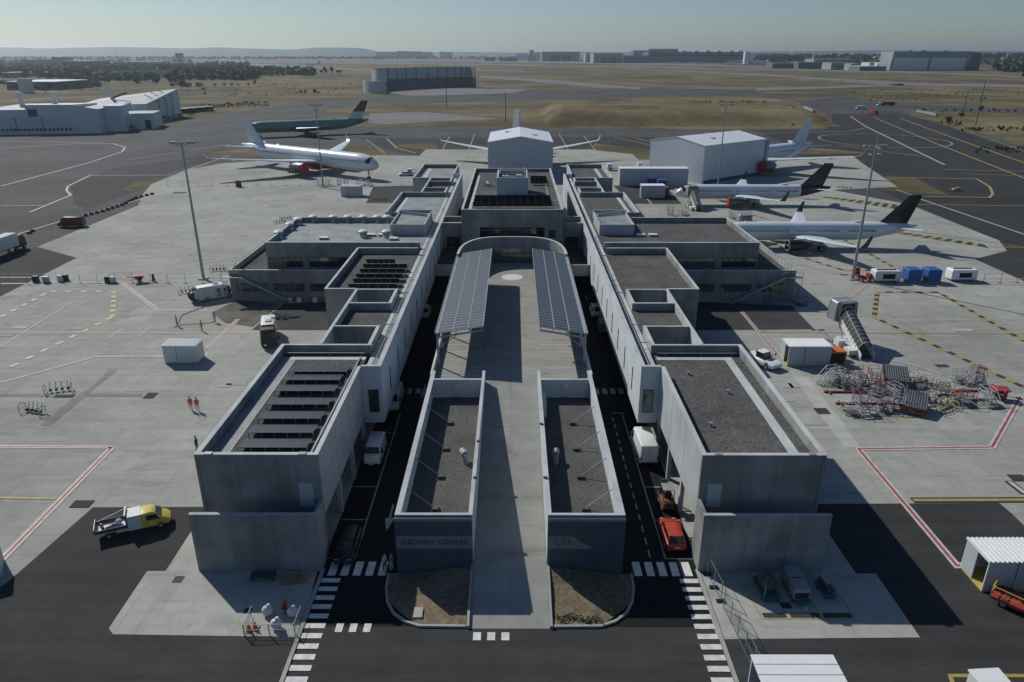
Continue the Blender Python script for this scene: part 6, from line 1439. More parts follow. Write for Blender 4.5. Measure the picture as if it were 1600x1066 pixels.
for i in range(26):
    p = at(rnd.uniform(1292, 1450), rnd.uniform(598, 645)) if i < 20 else at(rnd.uniform(1465, 1545), rnd.uniform(600, 632)); dg_ = rnd.uniform(-1.4, 1.4)
    if rf0 is None:
        rf0 = thing('rail_frame', 'low pinkish-grey rail frame standing among the access stands', 'rail frame', (p.x, p.y, .11), dg_, 'low rail frames in the equipment field')
        b_ = MB()
        for x in (-.7, 0, .7): b_.cyl((x, -.4, 0), (x, -.4, 1.3), .03, .03, 'galv', 5); b_.cyl((x, .4, 0), (x, .4, 1.3), .03, .03, 'paint_red', 5)
        for z in (.35, .8, 1.3): b_.bar((-.7, -.4, z), (.7, -.4, z), .05, .05, 'galv'); b_.bar((-.7, .4, z), (.7, .4, z), .05, .05, 'steel')
        b_.build('frame', rf0); b_ = MB(); b_.box(-.72, .72, -.42, .42, .36, .4, 'metal_grey'); b_.build('shelf', rf0); b_ = MB(); b_.tube([(-.7, -.4, 1.3), (-.5, -.2, 1.75), (.3, -.2, 1.8), (.7, -.4, 1.3)], .03, 'rust_red', 5); b_.build('hoop', rf0)
    else: copy_tree(rf0, (p.x, p.y, .11), dg_)
# two ribbed ramp decks
for x, y, deg, col, lb in ((1396, 598, -20, 'metal_dark', 'dark grey ribbed ramp deck on a yellow-green base in the rear row'), (1424, 640, -30, 'dark_red', 'ribbed grey ramp deck with a red side at the right of the front row')):
    p = at(x, y); T = thing('ramp_deck', lb, 'ramp deck', (p.x, p.y, .11), R(deg), 'ribbed ramp decks')
    T.scale = (.85, .8, .72); w = MB(); w.bar((-.0, -2.2, 1.2), (-.0, 2.4, 2.3), 3.4, .12, 'metal_dark'); w.build('deck', T)
    w = MB()
    for i in range(11): xx = -1.65 + .33 * i; w.bar((xx, -2.2, 1.3), (xx, 2.4, 2.4), .06, .06, 'galv')
    w.build('ribs', T)
    w = MB(); w.bar((-1.75, -2.2, 1.25), (-1.75, 2.4, 2.35), .08, .4, col); w.bar((1.75, -2.2, 1.25), (1.75, 2.4, 2.35), .08, .4, col); w.bar((-1.75, -2.25, 1.25), (1.75, -2.25, 1.25), .08, .4, col); w.build('side_board', T)
    w = MB()
    for xx in (-1.4, 1.4):
        for yy in (-1.7, 1.9): w.cyl((xx, yy, .1), (xx, yy, 1.3 + (yy + 2) * .22), .07, .07, 'orange' if col == 'dark_red' else 'yellow_rack', 6)
    w.box(-1.5, 1.5, -1.9, 2.1, .2, .45, 'orange' if col == 'dark_red' else 'yellow_rack'); w.build('undercarriage', T)
# chock racks: yellow wheel hoops around a row of tow heads
def rack(T, n=4, hoops=2, yel='yellow_rack'):
    f = MB(); f.bar((-1.2, 0, .5), (1.2, 0, .5), .08, .08, 'metal_grey')
    for i in range(n):
        x = -1.0 + 2.0 * i / max(1, n - 1); f.bar((x, 0, .5), (x + .1, .3, 1.2), .06, .06, 'steel'); f.bar((x + .1, .3, 1.2), (x + .35, .35, 1.25), .12, .06, 'white_dull'); f.cyl((x, -.3, .3), (x + .25, -.3, .3), .22, .22, 'metal_dark', 8)
    f.build('chock_row', T)
    for s in (-1, 1):
        w = MB(); pts = [(s * 1.45, -.9, .05), (s * 1.5, -.9, .9), (s * 1.6, -.4, 1.1), (s * 1.5, .1, .9), (s * 1.45, .1, .05)]; w.tube(pts, .05, yel, 5); w.tube([(s * 1.5, -.9, .5), (s * 1.5, .1, .5)], .04, yel, 5); w.build('hoop', T)
for x, y, deg, lb in ((92, 612, 20, 'yellow-hooped chock rack, farther of the two on the open left apron'), (55, 645, -15, 'yellow-hooped chock rack, nearer of the two on the open left apron'), (341, 424, 10, 'yellow-hooped chock rack behind the drain-cleaning van'), (292, 458, 30, 'jumbled chock rack left of the drain-cleaning van'), (438, 349, 10, 'chock rack at the rear left corner of the left office wing'), (446, 343, 30, 'second chock rack at the rear left corner of the left office wing'),
    (1421, 596, 0, 'chock rack right of the dark ribbed ramp deck'), (1434, 600, 25, 'second chock rack right of the dark ribbed ramp deck'), (1447, 604, -20, 'chock rack trailing right of the rear equipment row'), (1452, 632, 10, 'grey chock rack right of the red-sided ramp deck'), (1463, 628, -25, 'chock rack between the ramp deck and the yellow bay'), (1473, 642, 30, 'lowest small chock rack on the bare slab')):
    p = at(x, y); T = thing('chock_rack', lb, 'chock rack', (p.x, p.y, .11), R(deg), 'chock racks'); rack(T)
# red hopper trailer and extinguisher
for x, y, deg, lb in ((1557, 622, -10, 'bright red hopper trailer at the right end of the equipment field'), (218, 442, 20, 'red hopper trailer on the left road line')):
    p = at(x, y); T = thing('hopper_trailer', lb, 'trailer', (p.x, p.y, .11), R(deg), 'red hopper trailers')
    w = MB(); w.loft([[(-.5, -.4, .7), (.5, -.4, .7), (.5, .4, .7), (-.5, .4, .7)], [(-1.2, -.8, 1.35), (1.1, -.8, 1.35), (1.1, .8, 1.35), (-1.2, .8, 1.35)]], 'red'); w.build('hopper', T); w = MB(); w.bar((-1.6, 0, .5), (1.0, 0, .6), .1, .1, 'dark_red'); w.build('drawbar', T); wheels(T, (0,), .7, .35, .18)
def extinguisher(label, x, y, h=1.4):
    p = at(x, y); T = thing('fire_extinguisher', label, 'extinguisher', (p.x, p.y, .11), 0, 'wheeled fire extinguishers'); w = MB(); w.cyl((0, 0, .3), (0, 0, h), .26, .24, 'red', 12); w.ball((0, 0, h), .24, .24, .15, 'red'); w.build('bottle', T, smooth=True); w = MB(); w.tube([(0, .25, .3), (0, .35, h * .8), (0, .2, h + .2)], .03, 'black'); w.build('handle', T); wheels(T, (0,), .42, .22, .08)
extinguisher('red wheeled extinguisher under the red hopper trailer', 1567, 627); extinguisher('small red wheeled extinguisher right of the hopper on the left road line', 240, 441)
# masts
def mast(label, x, y, h, group='floodlight masts'):
    p = at(x, y); T = thing('floodlight_mast', label, 'mast', (p.x, p.y, 0), 0, group)
    w = MB(); w.cyl((0, 0, .3), (0, 0, h), .30, .13, 'galv', 12); w.build('pole', T, smooth=True); w = MB(); w.box(-.8, .8, -.8, .8, 0, .3, 'kerb'); w.build('foot', T)
    w = MB(); w.tube([(1.1 * math.cos(t), 1.1 * math.sin(t), h - .2) for t in [i * math.pi / 4 for i in range(9)]], .06, 'galv'); w.tube([(1.1 * math.cos(t), 1.1 * math.sin(t), h - 1.2) for t in [i * math.pi / 4 for i in range(9)]], .05, 'galv')
    for i in range(4): t = i * math.pi / 2; w.bar((0, 0, h - .2), (1.1 * math.cos(t), 1.1 * math.sin(t), h - .2), .06, .06, 'galv')
    w.bar((-2.0, 0, h), (2.2, .6, h), .1, .1, 'galv'); w.cyl((0, 0, h), (0, 0, h + 2.4), .03, .02, 'galv', 5); w.build('head_frame', T)
    for i, (a, b_) in enumerate(((-1.9, .1), (-1.2, -.3), (1.2, .3), (1.9, .55), (.2, -.5))):
        w = MB(); w.box(a - .35, a + .35, b_ - .3, b_ + .3, h + .05, h + .4, 'metal_grey'); w.build('floodlight', T)
mast('tall floodlight mast beside the drain-cleaning van', 318, 437, 25.6); mast('tall floodlight mast beside the red tow carts', 1331, 437, 25.0)
mast('far floodlight mast in front of the left airliner', 505, 293, 25.5); mast('far floodlight mast in front of the right hangar', 1121, 292, 25.5)
# fences
def fence(label, a, b_, n, h=2.0, mesh=False, name='fence', post='galv', feet=True, group='mesh fences'):
    a, b_ = Vector(a), Vector(b_); T = thing(name, label, 'fence', tuple(a), 0, group); d = b_ - a
    for i in range(n + 1):
        q = d * (i / n); w = MB(); w.cyl((q.x, q.y, q.z), (q.x, q.y, q.z + h), .04, .04, post, 6)
        if feet: w.box(q.x - .35, q.x + .35, q.y - .15, q.y + .15, q.z, q.z + .14, 'black')
        w.build('post', T)
    w = MB()
    for z in ((.15, h - .05) if not mesh else (.1, h * .5, h - .05)): w.bar((0, 0, z), (d.x, d.y, d.z + z), .025, .025, post)
    if mesh:
        m_ = int(d.length / .22)
        for i in range(m_): q = d * (i / m_); w.cyl((q.x, q.y, q.z + .1), (q.x, q.y, q.z + h - .05), .012, .012, post, 4)
    w.build('wire', T); return T
fence('line of thin fence posts on black feet along the left road line', at(-40, 444), at(345, 444), 14)
fence('line of thin fence posts before the left airliner', at(262, 292), at(650, 289), 17)
fence('short line of fence posts right of the white air unit', at(1535, 442), at(1640, 442), 4, post='paint_red')
a, b_ = Vector((16.9, 45.6, .1)), Vector((17.9, 33.5, .1))
fence('tall mesh fence along the right crossing', a, b_, 8, 2.0, True, feet=False)
fence('low mesh fence beside the right building corner', (16.6, 49.6, .1), (16.9, 46.4, .1), 2, 1.9, False, feet=True)
fence('mesh fence cut by the lower left edge', (-38, 37.0, .1), (-26.6, 36.8, .1), 4, 1.1, True, post='galv', feet=False)
fence('mesh fence cut by the bottom edge left of the crossing', (-20.3, 37.0, .1), (-17.0, 36.7, .1), 2, 1.1, True, feet=False)
# barrier pen with cones
T = fence('square pen of mesh barriers on the left concrete pad', (-20.0, 42.6, .11), (-16.2, 42.7, .11), 2, 1.1, True, name='barrier_pen', feet=False, group='barrier pens')
for x in (0, 3.8):
    w = MB()
    for i in range(14): w.cyl((x, .14 * i, .1), (x, .14 * i, 1.05), .012, .012, 'galv', 4)
    for z in (.1, 1.05): w.bar((x, 0, z), (x, 2, z), .03, .03, 'galv')
    w.build('side_panel', T)
cone = thing('traffic_cone', 'orange cone stack inside the left corner of the barrier pen', 'traffic cone', (-19.4, 43.3, .12), 0, 'traffic cones by the barrier pen'); w = MB(); w.cyl((0, 0, .05), (0, 0, .7), .2, .04, 'orange', 12); w.build('cone', cone, smooth=True); w = MB(); w.box(-.25, .25, -.25, .25, 0, .05, 'orange'); w.build('base', cone)
for x, y, lb in ((-19.8, 43.1, 'orange cone just outside the left corner of the barrier pen'), (-17.2, 49.0, 'orange and red cone by the pallet at the left wall')): copy_tree(cone, (x, y, .12), 0, lb)
for i, (x, y, m_, lb) in enumerate(((-18.9, 44.8, 'cloth_white', 'white sack leaning behind the barrier pen'), (-17.8, 43.4, 'white_dull', 'white bundle inside the barrier pen'), (-16.9, 44.7, 'white_dull', 'white bin behind the right corner of the barrier pen'))):
    w = MB(); w.loft([ell(0, 0, 0, .35, .3, 10)], m_) if False else w.ball((0, 0, .42), .45, .38, .44, m_, 12, 7); w.ball((.1, .05, .85), .2, .18, .16, m_, 8, 5); tag(w.build('sack', smooth=True, loc=(x, y, .12)), lb, 'sack', 'sacks by the barrier pen')
w = MB(); w.box(-.05, .05, -.04, .04, 0, 1.3, 'dark_red'); w.add([(-.35, 0, .4), (.25, 0, .4), (.2, .05, 1.5), (-.35, .05, .4), (.25, .06, .4), (.2, .08, 1.5)], [(0, 1, 2), (5, 4, 3), (0, 3, 4, 1), (1, 4, 5, 2), (2, 5, 3, 0)], 'dark_red'); tag(w.build('warning_board', loc=(-17.6, 44.9, .12)), 'dark red pointed board leaning behind the barrier pen', 'board')
T = thing('pallet', 'wooden pallet lying at the foot of the left screen wall', 'pallet', (-18.1, 48.9, .12), R(8))
w = MB()
for i in range(6): w.box(-.9, .9, -.6 + .21 * i, -.45 + .21 * i, .14, .18, 'wood')
w.build('deck', T); w = MB()
for x in (-.9, -.05, .8): w.box(x, x + .1, -.6, .6, 0, .139, 'wood')
w.build('bearer', T)
T = thing('trolley', 'low grey trolley at the foot of the left screen wall beside the pallet', 'trolley', (-20.6, 49.0, .12), 0); w = MB(); w.box(-1.0, 1.0, -.4, .4, .4, .46, 'metal_dark'); w.tube([(-1, -.4, .46), (-1, -.4, 1), (-1, .4, 1), (-1, .4, .46)], .03, 'galv'); w.build('deck', T); wheels(T, (-.8, .8), .42, .18, .08)
# far-left pointed warning barriers
a_, b_ = at(80, 349), at(258, 301); seg = [at(124, 341), at(160, 332), at(190, 322), at(212, 311), at(245, 303)]; cnt = 0
proto = None
for p, q in zip(seg, seg[1:]):
    n = 4
    for i in range(n):
        c_ = p.lerp(q, i / n); c_.z = .1
        if proto is None:
            proto = thing('road_barrier', 'dark red plastic road barrier in the chain along the left asphalt', 'barrier', c_, 0, 'chain of red plastic barriers'); w = MB(); w.loft([[(-.9, -.35, 0), (.9, -.35, 0), (.9, .35, 0), (-.9, .35, 0)], [(-.85, -.14, .8), (.85, -.14, .8), (.85, .14, .8), (-.85, .14, .8)]], 'dark_red'); w.build('body', proto); proto.rotation_euler = (0, 0, .6); proto.scale = (.6, .6, .75)
        else: copy_tree(proto, c_, .6)
for x, y, deg in ((16, 378 - 8, 20), (45, 366, 20), (50, 363, 30)): copy_tree(proto, at(x, y), R(deg), 'dark red plastic road barrier behind the lorry cab')
# red and white barriers against the left office front
for i, (x, lb) in enumerate(((461, 'left red and white barrier at the foot of the left office wing'), (493, 'right red and white barrier at the foot of the left office wing'))):
    p = at(x, 473); T = thing('road_barrier', lb, 'barrier', (p.x, p.y, .1), 0, 'red and white barriers'); w = MB()
    for k_ in range(3): w.loft([[(-1.2 + .8 * k_, -.3, 0), (-.42 + .8 * k_, -.3, 0), (-.42 + .8 * k_, .3, 0), (-1.2 + .8 * k_, .3, 0)], [(-1.2 + .8 * k_, -.12, .8), (-.42 + .8 * k_, -.12, .8), (-.42 + .8 * k_, .12, .8), (-1.2 + .8 * k_, .12, .8)]], 'red' if (k_ + i) % 2 else 'white_dull')
    w.build('body', T)
# small boxes along the left line
for x, y, m_, lb in ((95, 441, 'white_dull', 'white cabinet of the far left pair on the road line'), (102, 440, 'black', 'black cabinet of the far left pair on the road line'), (169, 443, 'black', 'black cabinet of the second pair on the road line'), (176, 443, 'white_dull', 'white cabinet of the second pair on the road line'), (56, 442, 'black', 'small dark box left of the cabinets on the road line'), (373, 293, 'dark_red', 'dark upright sign box on the fence line before the left airliner'), (72, 443, 'metal_grey', 'small grey bin on the left road line')):
    p = at(x, y); T = thing('cabinet', lb, 'cabinet', (p.x, p.y, .1), 0, 'cabinets on the left road line'); k_ = 1.7 if m_ == 'dark_red' else 1; w = MB(); w.box(-.5 * k_, .5 * k_, -.35, .35, .1, 1.2 * k_, m_); w.build('housing', T); w = MB(); w.box(-.55 * k_, .55 * k_, -.4, .4, 0, .1, 'metal_dark'); w.build('base', T)
# distant service gear beside the hangars
for x, y, l_, lb in ((966, 266, 9, 'flat scissor trailer beside the long white shed'), (1005, 264, 5, 'small belt loader behind the long white shed'), (650, 274, 6, 'catering lift parked behind the left end building'), (918, 278 - 2, 4, 'grey tow tractor between the centre hangar and the right end building')):
    p = at(x, y); T = thing('ground_trailer', lb, 'trailer', (p.x, p.y, .11), R(10), 'service gear by the hangars'); w = MB(); w.box(-l_ / 2, l_ / 2, -1.2, 1.2, .6, .85, 'metal_grey'); w.box(-l_ / 2, -l_ / 2 + 1.6, -1.1, 1.1, .86, 2.3, 'white_dull'); w.build('deck', T); w = MB()
    for i in range(int(l_)): w.bar((-l_ / 2 + i, -1.2, .85), (-l_ / 2 + i + .9, -1.2, 1.9), .06, .06, 'metal_dark')
    w.bar((-l_ / 2, -1.2, 1.9), (l_ / 2, -1.2, 1.9), .07, .07, 'metal_dark'); w.build('railing', T); wheels(T, (-l_ * .35, l_ * .35), 1.2, .4, .25)
# red railed platform at the right edge
T = thing('work_platform', 'red platform cart with yellow railings at the lower right edge', 'platform', (41.0, 45.0, .12), R(-48)); w = MB(); w.box(-2.8, 2.8, -1.1, 1.1, .45, .65, 'red'); w.build('deck', T); w = MB()
for y in (-1.1, 1.1):
    for z in (1.1, 1.6): w.bar((-2.8, y, z), (2.8, y, z), .06, .06, 'yellow')
    for i in range(7): w.cyl((-2.8 + i * .93, y, .65), (-2.8 + i * .93, y, 1.6), .03, .03, 'yellow', 5)
for z in (1.1, 1.6): w.bar((-2.8, -1.1, z), (-2.8, 1.1, z), .06, .06, 'yellow')
w.build('railing', T); w = MB(); w.box(-.8, .6, -.5, .5, .66, 1.2, 'metal_dark'); w.cyl((1, 0, .7), (2, .3, .9), .2, .2, 'metal_grey'); w.build('machinery', T); wheels(T, (-1.9, 1.9), 1.05, .35, .25)
# grey container corner at the left edge
bx('site_container', 'grey container corner cut by the left edge near the asphalt', 'container', -44.6, 49.6, .1, 3.0, 2.6, 2.5, R(30), 'cladding_grey', 'yellow_rack')
p = at(1372, 460)
# ------------------------------------------------------------------ people
def person(label, x, y, deg, top='orange_suit', legs='orange_suit', pose='stand', group=None, z=.11, xyz=None):
    p = at(x, y) if xyz is None else Vector(xyz)
    J = {}; E_ = []
    def j(n, co, r): J[n] = (Vector(co), r)
    st = .16 if pose == 'walk' else .05
    j('pelvis', (0, 0, .95), .155); j('waist', (0, 0, 1.08), .135); j('chest', (.01, 0, 1.30), .165); j('neck0', (.01, 0, 1.47), .075); j('neck', (.02, 0, 1.53), .058); j('head0', (.03, 0, 1.62), .088); j('head', (.03, 0, 1.71), .092)
    chain = [('pelvis', 'waist'), ('waist', 'chest'), ('chest', 'neck0'), ('neck0', 'neck'), ('neck', 'head0'), ('head0', 'head')]
    for s, n in ((1, 'l'), (-1, 'r')):
        f = st * s
        j('hip' + n, (0, s * .10, .88), .10); j('knee' + n, (f * .7 + .03, s * .12, .50), .068); j('ank' + n, (f, s * .13, .10), .045); j('toe' + n, (f + .17, s * .14, .04), .04)
        bend = {'stand': (.05, .12), 'walk': (.12, .2), 'hold': (.12, .34)}[pose]
        j('sh' + n, (.0, s * .19, 1.42), .072); j('el' + n, (-.02 + bend[0] * (1 if s > 0 else .3), s * .25, 1.14), .048); j('wr' + n, (bend[1], s * (.27 if pose != 'hold' else .16), .92 if pose != 'hold' else 1.08), .032); h = J['wr' + n][0] + Vector((.03, 0, -.08)); j('pa' + n, h, .032)
        chain += [('pelvis', 'hip' + n), ('hip' + n, 'knee' + n), ('knee' + n, 'ank' + n), ('ank' + n, 'toe' + n), ('chest', 'sh' + n), ('sh' + n, 'el' + n), ('el' + n, 'wr' + n), ('wr' + n, 'pa' + n)]
        for k_ in range(4): a = h + Vector((.02 + .008 * k_, s * (.012 * (k_ - 1.5)), -.055 - .006 * (k_ in (1, 2)))); j('f%s%d' % (n, k_), a, .009); b_ = a + Vector((.015, 0, -.035)); j('g%s%d' % (n, k_), b_, .008); chain += [('pa' + n, 'f%s%d' % (n, k_)), ('f%s%d' % (n, k_), 'g%s%d' % (n, k_))]
        j('th' + n, h + Vector((.045, -s * .02, -.02)), .01); chain += [('pa' + n, 'th' + n)]
    names = list(J); me = bpy.data.meshes.new('person'); me.from_pydata([J[n][0] for n in names], [(names.index(a), names.index(b_)) for a, b_ in chain], [])
    o = bpy.data.objects.new('tmp', me); scene.collection.objects.link(o)
    m_ = o.modifiers.new('s', 'SKIN'); m_.use_smooth_shade = True; o.modifiers.new('d', 'SUBSURF').levels = 1
    for n, sv in zip(names, me.skin_vertices[0].data): r_ = J[n][1]; sv.radius = (r_, r_ * (1.25 if n in ('chest', 'pelvis', 'waist') else 1)) ; sv.use_root = n == 'pelvis'
    dg = bpy.context.evaluated_depsgraph_get(); bm_ = bpy.data.meshes.new_from_object(o.evaluated_get(dg)); bpy.data.objects.remove(o); bm_.name = 'person'
    bm_.materials.clear()
    for k_ in ('skin', top, legs, 'cloth_dark'): bm_.materials.append(MATS[k_])
    for pl in bm_.polygons:
        c = pl.center; arm = abs(c.y) > .22 and c.z < 1.3
        pl.material_index = 0 if c.z > 1.49 else (0 if (c.z < .95 and abs(c.y) > .13 and c.z > .78 and c.x > .07) or (pose == 'hold' and c.z < 1.1 and c.z > .95 and c.x > .3) else (1 if c.z > .97 or arm else (3 if c.z < .10 else 2)))
        pl.use_smooth = True
    T = bpy.data.objects.new('person', bm_); scene.collection.objects.link(T); T.location = (p.x, p.y, z); T.rotation_euler = (0, 0, R(deg)); tag(T, label, 'person', group)
    h_ = MB(); h_.ball((.02, 0, 1.76), .105, .10, .085, 'hair' if top != 'orange_suit' else 'hair', 10, 6); h_.build('hair', T, smooth=True)
    f = MB()
    for s in (-1, 1): f.ball((.112, s * .033, 1.70), .012, .014, .01, 'black', 6, 4)
    f.build('eyes', T); f = MB(); f.ball((.122, 0, 1.665), .018, .014, .02, 'skin', 6, 4); f.build('nose', T); f = MB(); f.box(.108, .118, -.025, .025, 1.625, 1.632, 'dark_red'); f.build('mouth', T)
    f = MB()
    for s in (-1, 1): f.ball((.02, s * .095, 1.68), .025, .012, .03, 'skin', 6, 4)
    f.build('ears', T)
    if top == 'orange_suit': f = MB(); f.box(-.16, -.14, -.14, .14, 1.2, 1.25, 'paint_white'); f.build('reflective_band', T)
    return T
person('worker in orange standing at the left end of the hose on the left apron', 277, 511, 200, pose='stand')
person('worker in orange walking between two colleagues above the white container', 316, 519, 230, pose='walk')
person('worker in a white shirt and orange trousers holding a hose beside the wet patch', 336, 505, 160, top='cloth_white', pose='hold')
person('left one of two workers in orange walking together on the left apron', 299, 642, -70, pose='walk', group='two workers walking together')
person('right one of two workers in orange walking together on the left apron', 309, 643, -65, pose='walk', group='two workers walking together')
person('dark-clothed person half hidden beside the front left building edge', 309, 706, 180, top='cloth_dark', legs='cloth_dark')
person('person in a pale shirt and dark trousers at the left crossing by the office front', 602, 893, -20, top='cloth_white', legs='cloth_dark')
person('person in beige clothes beside the corner of the DELIVERY CENTRE front', 613, 893, 170, top='cloth_beige', legs='cloth_white')
w = MB(); hp = [at(337, 503), at(330, 506), at(318, 507), at(300, 508), at(285, 509), at(272, 513), at(266, 512)]; hp2 = [at(277, 508), at(284, 494), at(300, 488), at(318, 482)]
w.tube([(q.x, q.y, .16) for q in hp], .05, 'black', 5); tag(w.build('hose'), 'black hose lying between the workers on the left apron', 'hose', 'hoses on the left apron')
w = MB(); w.tube([(q.x, q.y, .16) for q in hp2], .05, 'black', 5); tag(w.build('hose'), 'black hose curving up towards the drain-cleaning van', 'hose', 'hoses on the left apron')
# ------------------------------------------------------------------ vegetation
def leafball(mb, rnd, c, rx, rz, n, size, mats):
    for _ in range(n):
        u = Vector((rnd.gauss(0, 1), rnd.gauss(0, 1), rnd.gauss(0, 1))).normalized() * rnd.uniform(.45, 1) ** .5
        p = Vector((c[0] + u.x * rx, c[1] + u.y * rx, c[2] + u.z * rz)); a = Vector((rnd.gauss(0, 1), rnd.gauss(0, 1), rnd.gauss(0, .7))).normalized(); b_ = a.cross(Vector((rnd.gauss(0, 1), rnd.gauss(0, 1), rnd.gauss(0, 1)))).normalized()
        s = size * rnd.uniform(.6, 1.3); mb.add([p - a * s - b_ * s * .6, p + a * s - b_ * s * .6, p + a * s * .7 + b_ * s * .7, p - a * s * .7 + b_ * s * .5], [(0, 1, 2, 3)], rnd.choice(mats))
def tree_proto(seed, h, rx, mats, pine=False):
    rnd = random.Random(seed); T = thing('tree', 'x', 'tree'); w = MB(); w.cyl((0, 0, 0), (0, 0, h * .55), h * .03, h * .018, 'bark', 7)
    for k_ in range(4): t = rnd.uniform(0, 6.28); w.cyl((0, 0, h * (.3 + .08 * k_)), (math.cos(t) * rx * .6, math.sin(t) * rx * .6, h * (.55 + .08 * k_)), h * .012, h * .005, 'bark', 5)
    w.build('trunk', T); c = MB()
    for k_ in range(9):
        t = rnd.uniform(0, 6.28); q = rnd.uniform(0, rx * .62); leafball(c, rnd, (math.cos(t) * q, math.sin(t) * q, h * rnd.uniform(.45, .82) if not pine else h * rnd.uniform(.6, .9)), rx * .5, h * .17, 34, h * .055, mats)
    c.build('crown', T, fix=False); return T
TP = [tree_proto(1, 9, 4, ['leaf_dark', 'leaf_mid']), tree_proto(2, 7, 4.2, ['leaf_mid', 'leaf_olive', 'leaf_dark']), tree_proto(3, 13, 4.0, ['leaf_dark'], True), tree_proto(4, 3, 3.0, ['leaf_mid', 'leaf_olive']), tree_proto(5, 11, 5, ['leaf_dark', 'leaf_dark', 'leaf_mid'])]
used = set(); tdict = tree_of(None)
TREES = [(3, 'low green bush on the verge of the left taxiway', 'bushes along the left taxiway', [(203, 203), (226, 201), (262, 187), (270, 185), (280, 184), (256, 189), (300, 183), (322, 172), (334, 170), (345, 169), (357, 165), (330, 176), (372, 166), (383, 164), (395, 166), (404, 163), (415, 163)], 1),
 (1, 'bushy tree between the left hangars and the car park', 'trees behind the left hangars', [(85, 138), (95, 136), (103, 139), (113, 137), (121, 140), (130, 138), (138, 136), (147, 138), (152, 141), (70, 146), (24, 136), (16, 137), (5, 136), (-6, 138), (270, 138), (282, 140), (292, 142), (312, 139), (78, 141), (99, 140), (126, 142), (143, 141), (31, 139)], 1.3),
 (2, 'tall dark pine in the row left of the round enclosure', 'pines left of the round enclosure', [(492, 117.5), (502, 117.6), (510, 117.9), (519, 118.2), (528, 118), (532, 117.5), (507, 116.5)], 1.0),
 (0, 'scrub tree standing alone on the dry field left of the enclosure', 'scrub on the left field', [(318, 143), (335, 136), (350, 136), (362, 136), (372, 136), (388, 135), (398, 133), (320, 150), (470, 148), (477, 148), (492, 149), (497, 148), (1480, 196), (1530, 177), (1500, 186)], .55),
 (4, 'dark broad tree at the edge of the left wood', 'broad trees by the left wood', [(310, 112), (320, 112), (332, 113), (345, 112), (352, 112), (300, 114), (363, 116), (290, 112), (281, 116), (268, 118)], 1.0),
 (3, 'weed clump on the right soil bed', 'weeds on the right soil bed', [], .2)]
for ti, lb, gr, pts, sc in TREES:
    for k_, (x, y) in enumerate(pts):
        p = at(x, y); rz = random.uniform(0, 6.28)
        if ti not in used: used.add(ti); T = TP[ti]; T.location = p; T['label'] = lb; T['group'] = gr
        else: T = copy_tree(TP[ti], p, rz, lb, gr, _d=tdict if False else None)
        s = sc * random.uniform(.75, 1.25); T.scale = (s, s, s * random.uniform(.85, 1.1))
w = MB(); rnd = random.Random(5)
for k_ in range(16): leafball(w, rnd, (3.7 + .22 * k_, 44.2 + rnd.uniform(-.2, .25), .42), .22, .2, 16, .07, ['leaf_mid', 'leaf_dark'])
leafball(w, rnd, (7.9, 44.9, .5), .3, .3, 30, .07, ['leaf_mid', 'leaf_dark']); tag(w.build('ground_cover', fix=False), 'green weeds along the kerb of the right soil bed', 'weeds', kind='stuff')
def wood(name, label, regions, hh, seed):
    rnd = random.Random(seed); mb = MB()
    for (x0, x1, y0, y1, n, z0) in regions:
        for _ in range(n):
            p = at(rnd.uniform(x0, x1), rnd.uniform(y0, y1)); h = hh * rnd.uniform(.6, 1.25); r_ = h * .42; zb = z0(p) if callable(z0) else z0
            for _k in range(13):
                u = Vector((rnd.gauss(0, 1), rnd.gauss(0, 1), rnd.gauss(0, 1))).normalized() * rnd.uniform(.3, 1)
                c = Vector((p.x + u.x * r_, p.y + u.y * r_, zb + h * .5 + u.z * h * .42)); a = Vector((rnd.gauss(0, 1), rnd.gauss(0, 1), rnd.gauss(0, .6))).normalized(); b_ = a.cross(Vector((rnd.gauss(0, 1), rnd.gauss(0, 1), rnd.gauss(0, 1)))).normalized(); s = h * .24
                mb.add([c - a * s - b_ * s, c + a * s - b_ * s * .7, c + a * s * .8 + b_ * s, c - a * s * .7 + b_ * s * .8], [(0, 1, 2, 3)], rnd.choice(['leaf_dark', 'leaf_mid', 'leaf_mid', 'leaf_olive']))
    return tag(mb.build(name, fix=False), label, 'wood', kind='stuff')
wood('wood', 'dark wood and town trees on the far left', [(-40, 390, 101, 112, 800, 0), (-40, 140, 113, 124, 150, 0), (290, 400, 113, 126, 420, 0), (100, 290, 108, 114, 260, 0), (390, 490, 112, 119, 160, 0), (120, 290, 122, 131, 60, 0), (-40, 300, 95, 101, 260, 0)], 12, 3)
wood('wood', 'hazy tree line along the far left horizon', [(-60, 610, 91.2, 93.6, 700, 0), (600, 850, 91, 93, 160, 0)], 16, 4)
def rhill(p): 
    return 0
rx0 = at(1170, 97).x; ridge('hills', 850, 3300, 2750, [6, 22, 28, 27, 30, 32, 31, 33, 34, 33, 34, 36], 'hill_wood', 500, seed=8)
def onridge(p): k_ = min(1, max(0, (p.y - 2750) / 500)); return 30 * math.sin(math.pi * k_ * .5) * min(1, (p.x - 800) / 400)
rnd = random.Random(9); mb = MB()
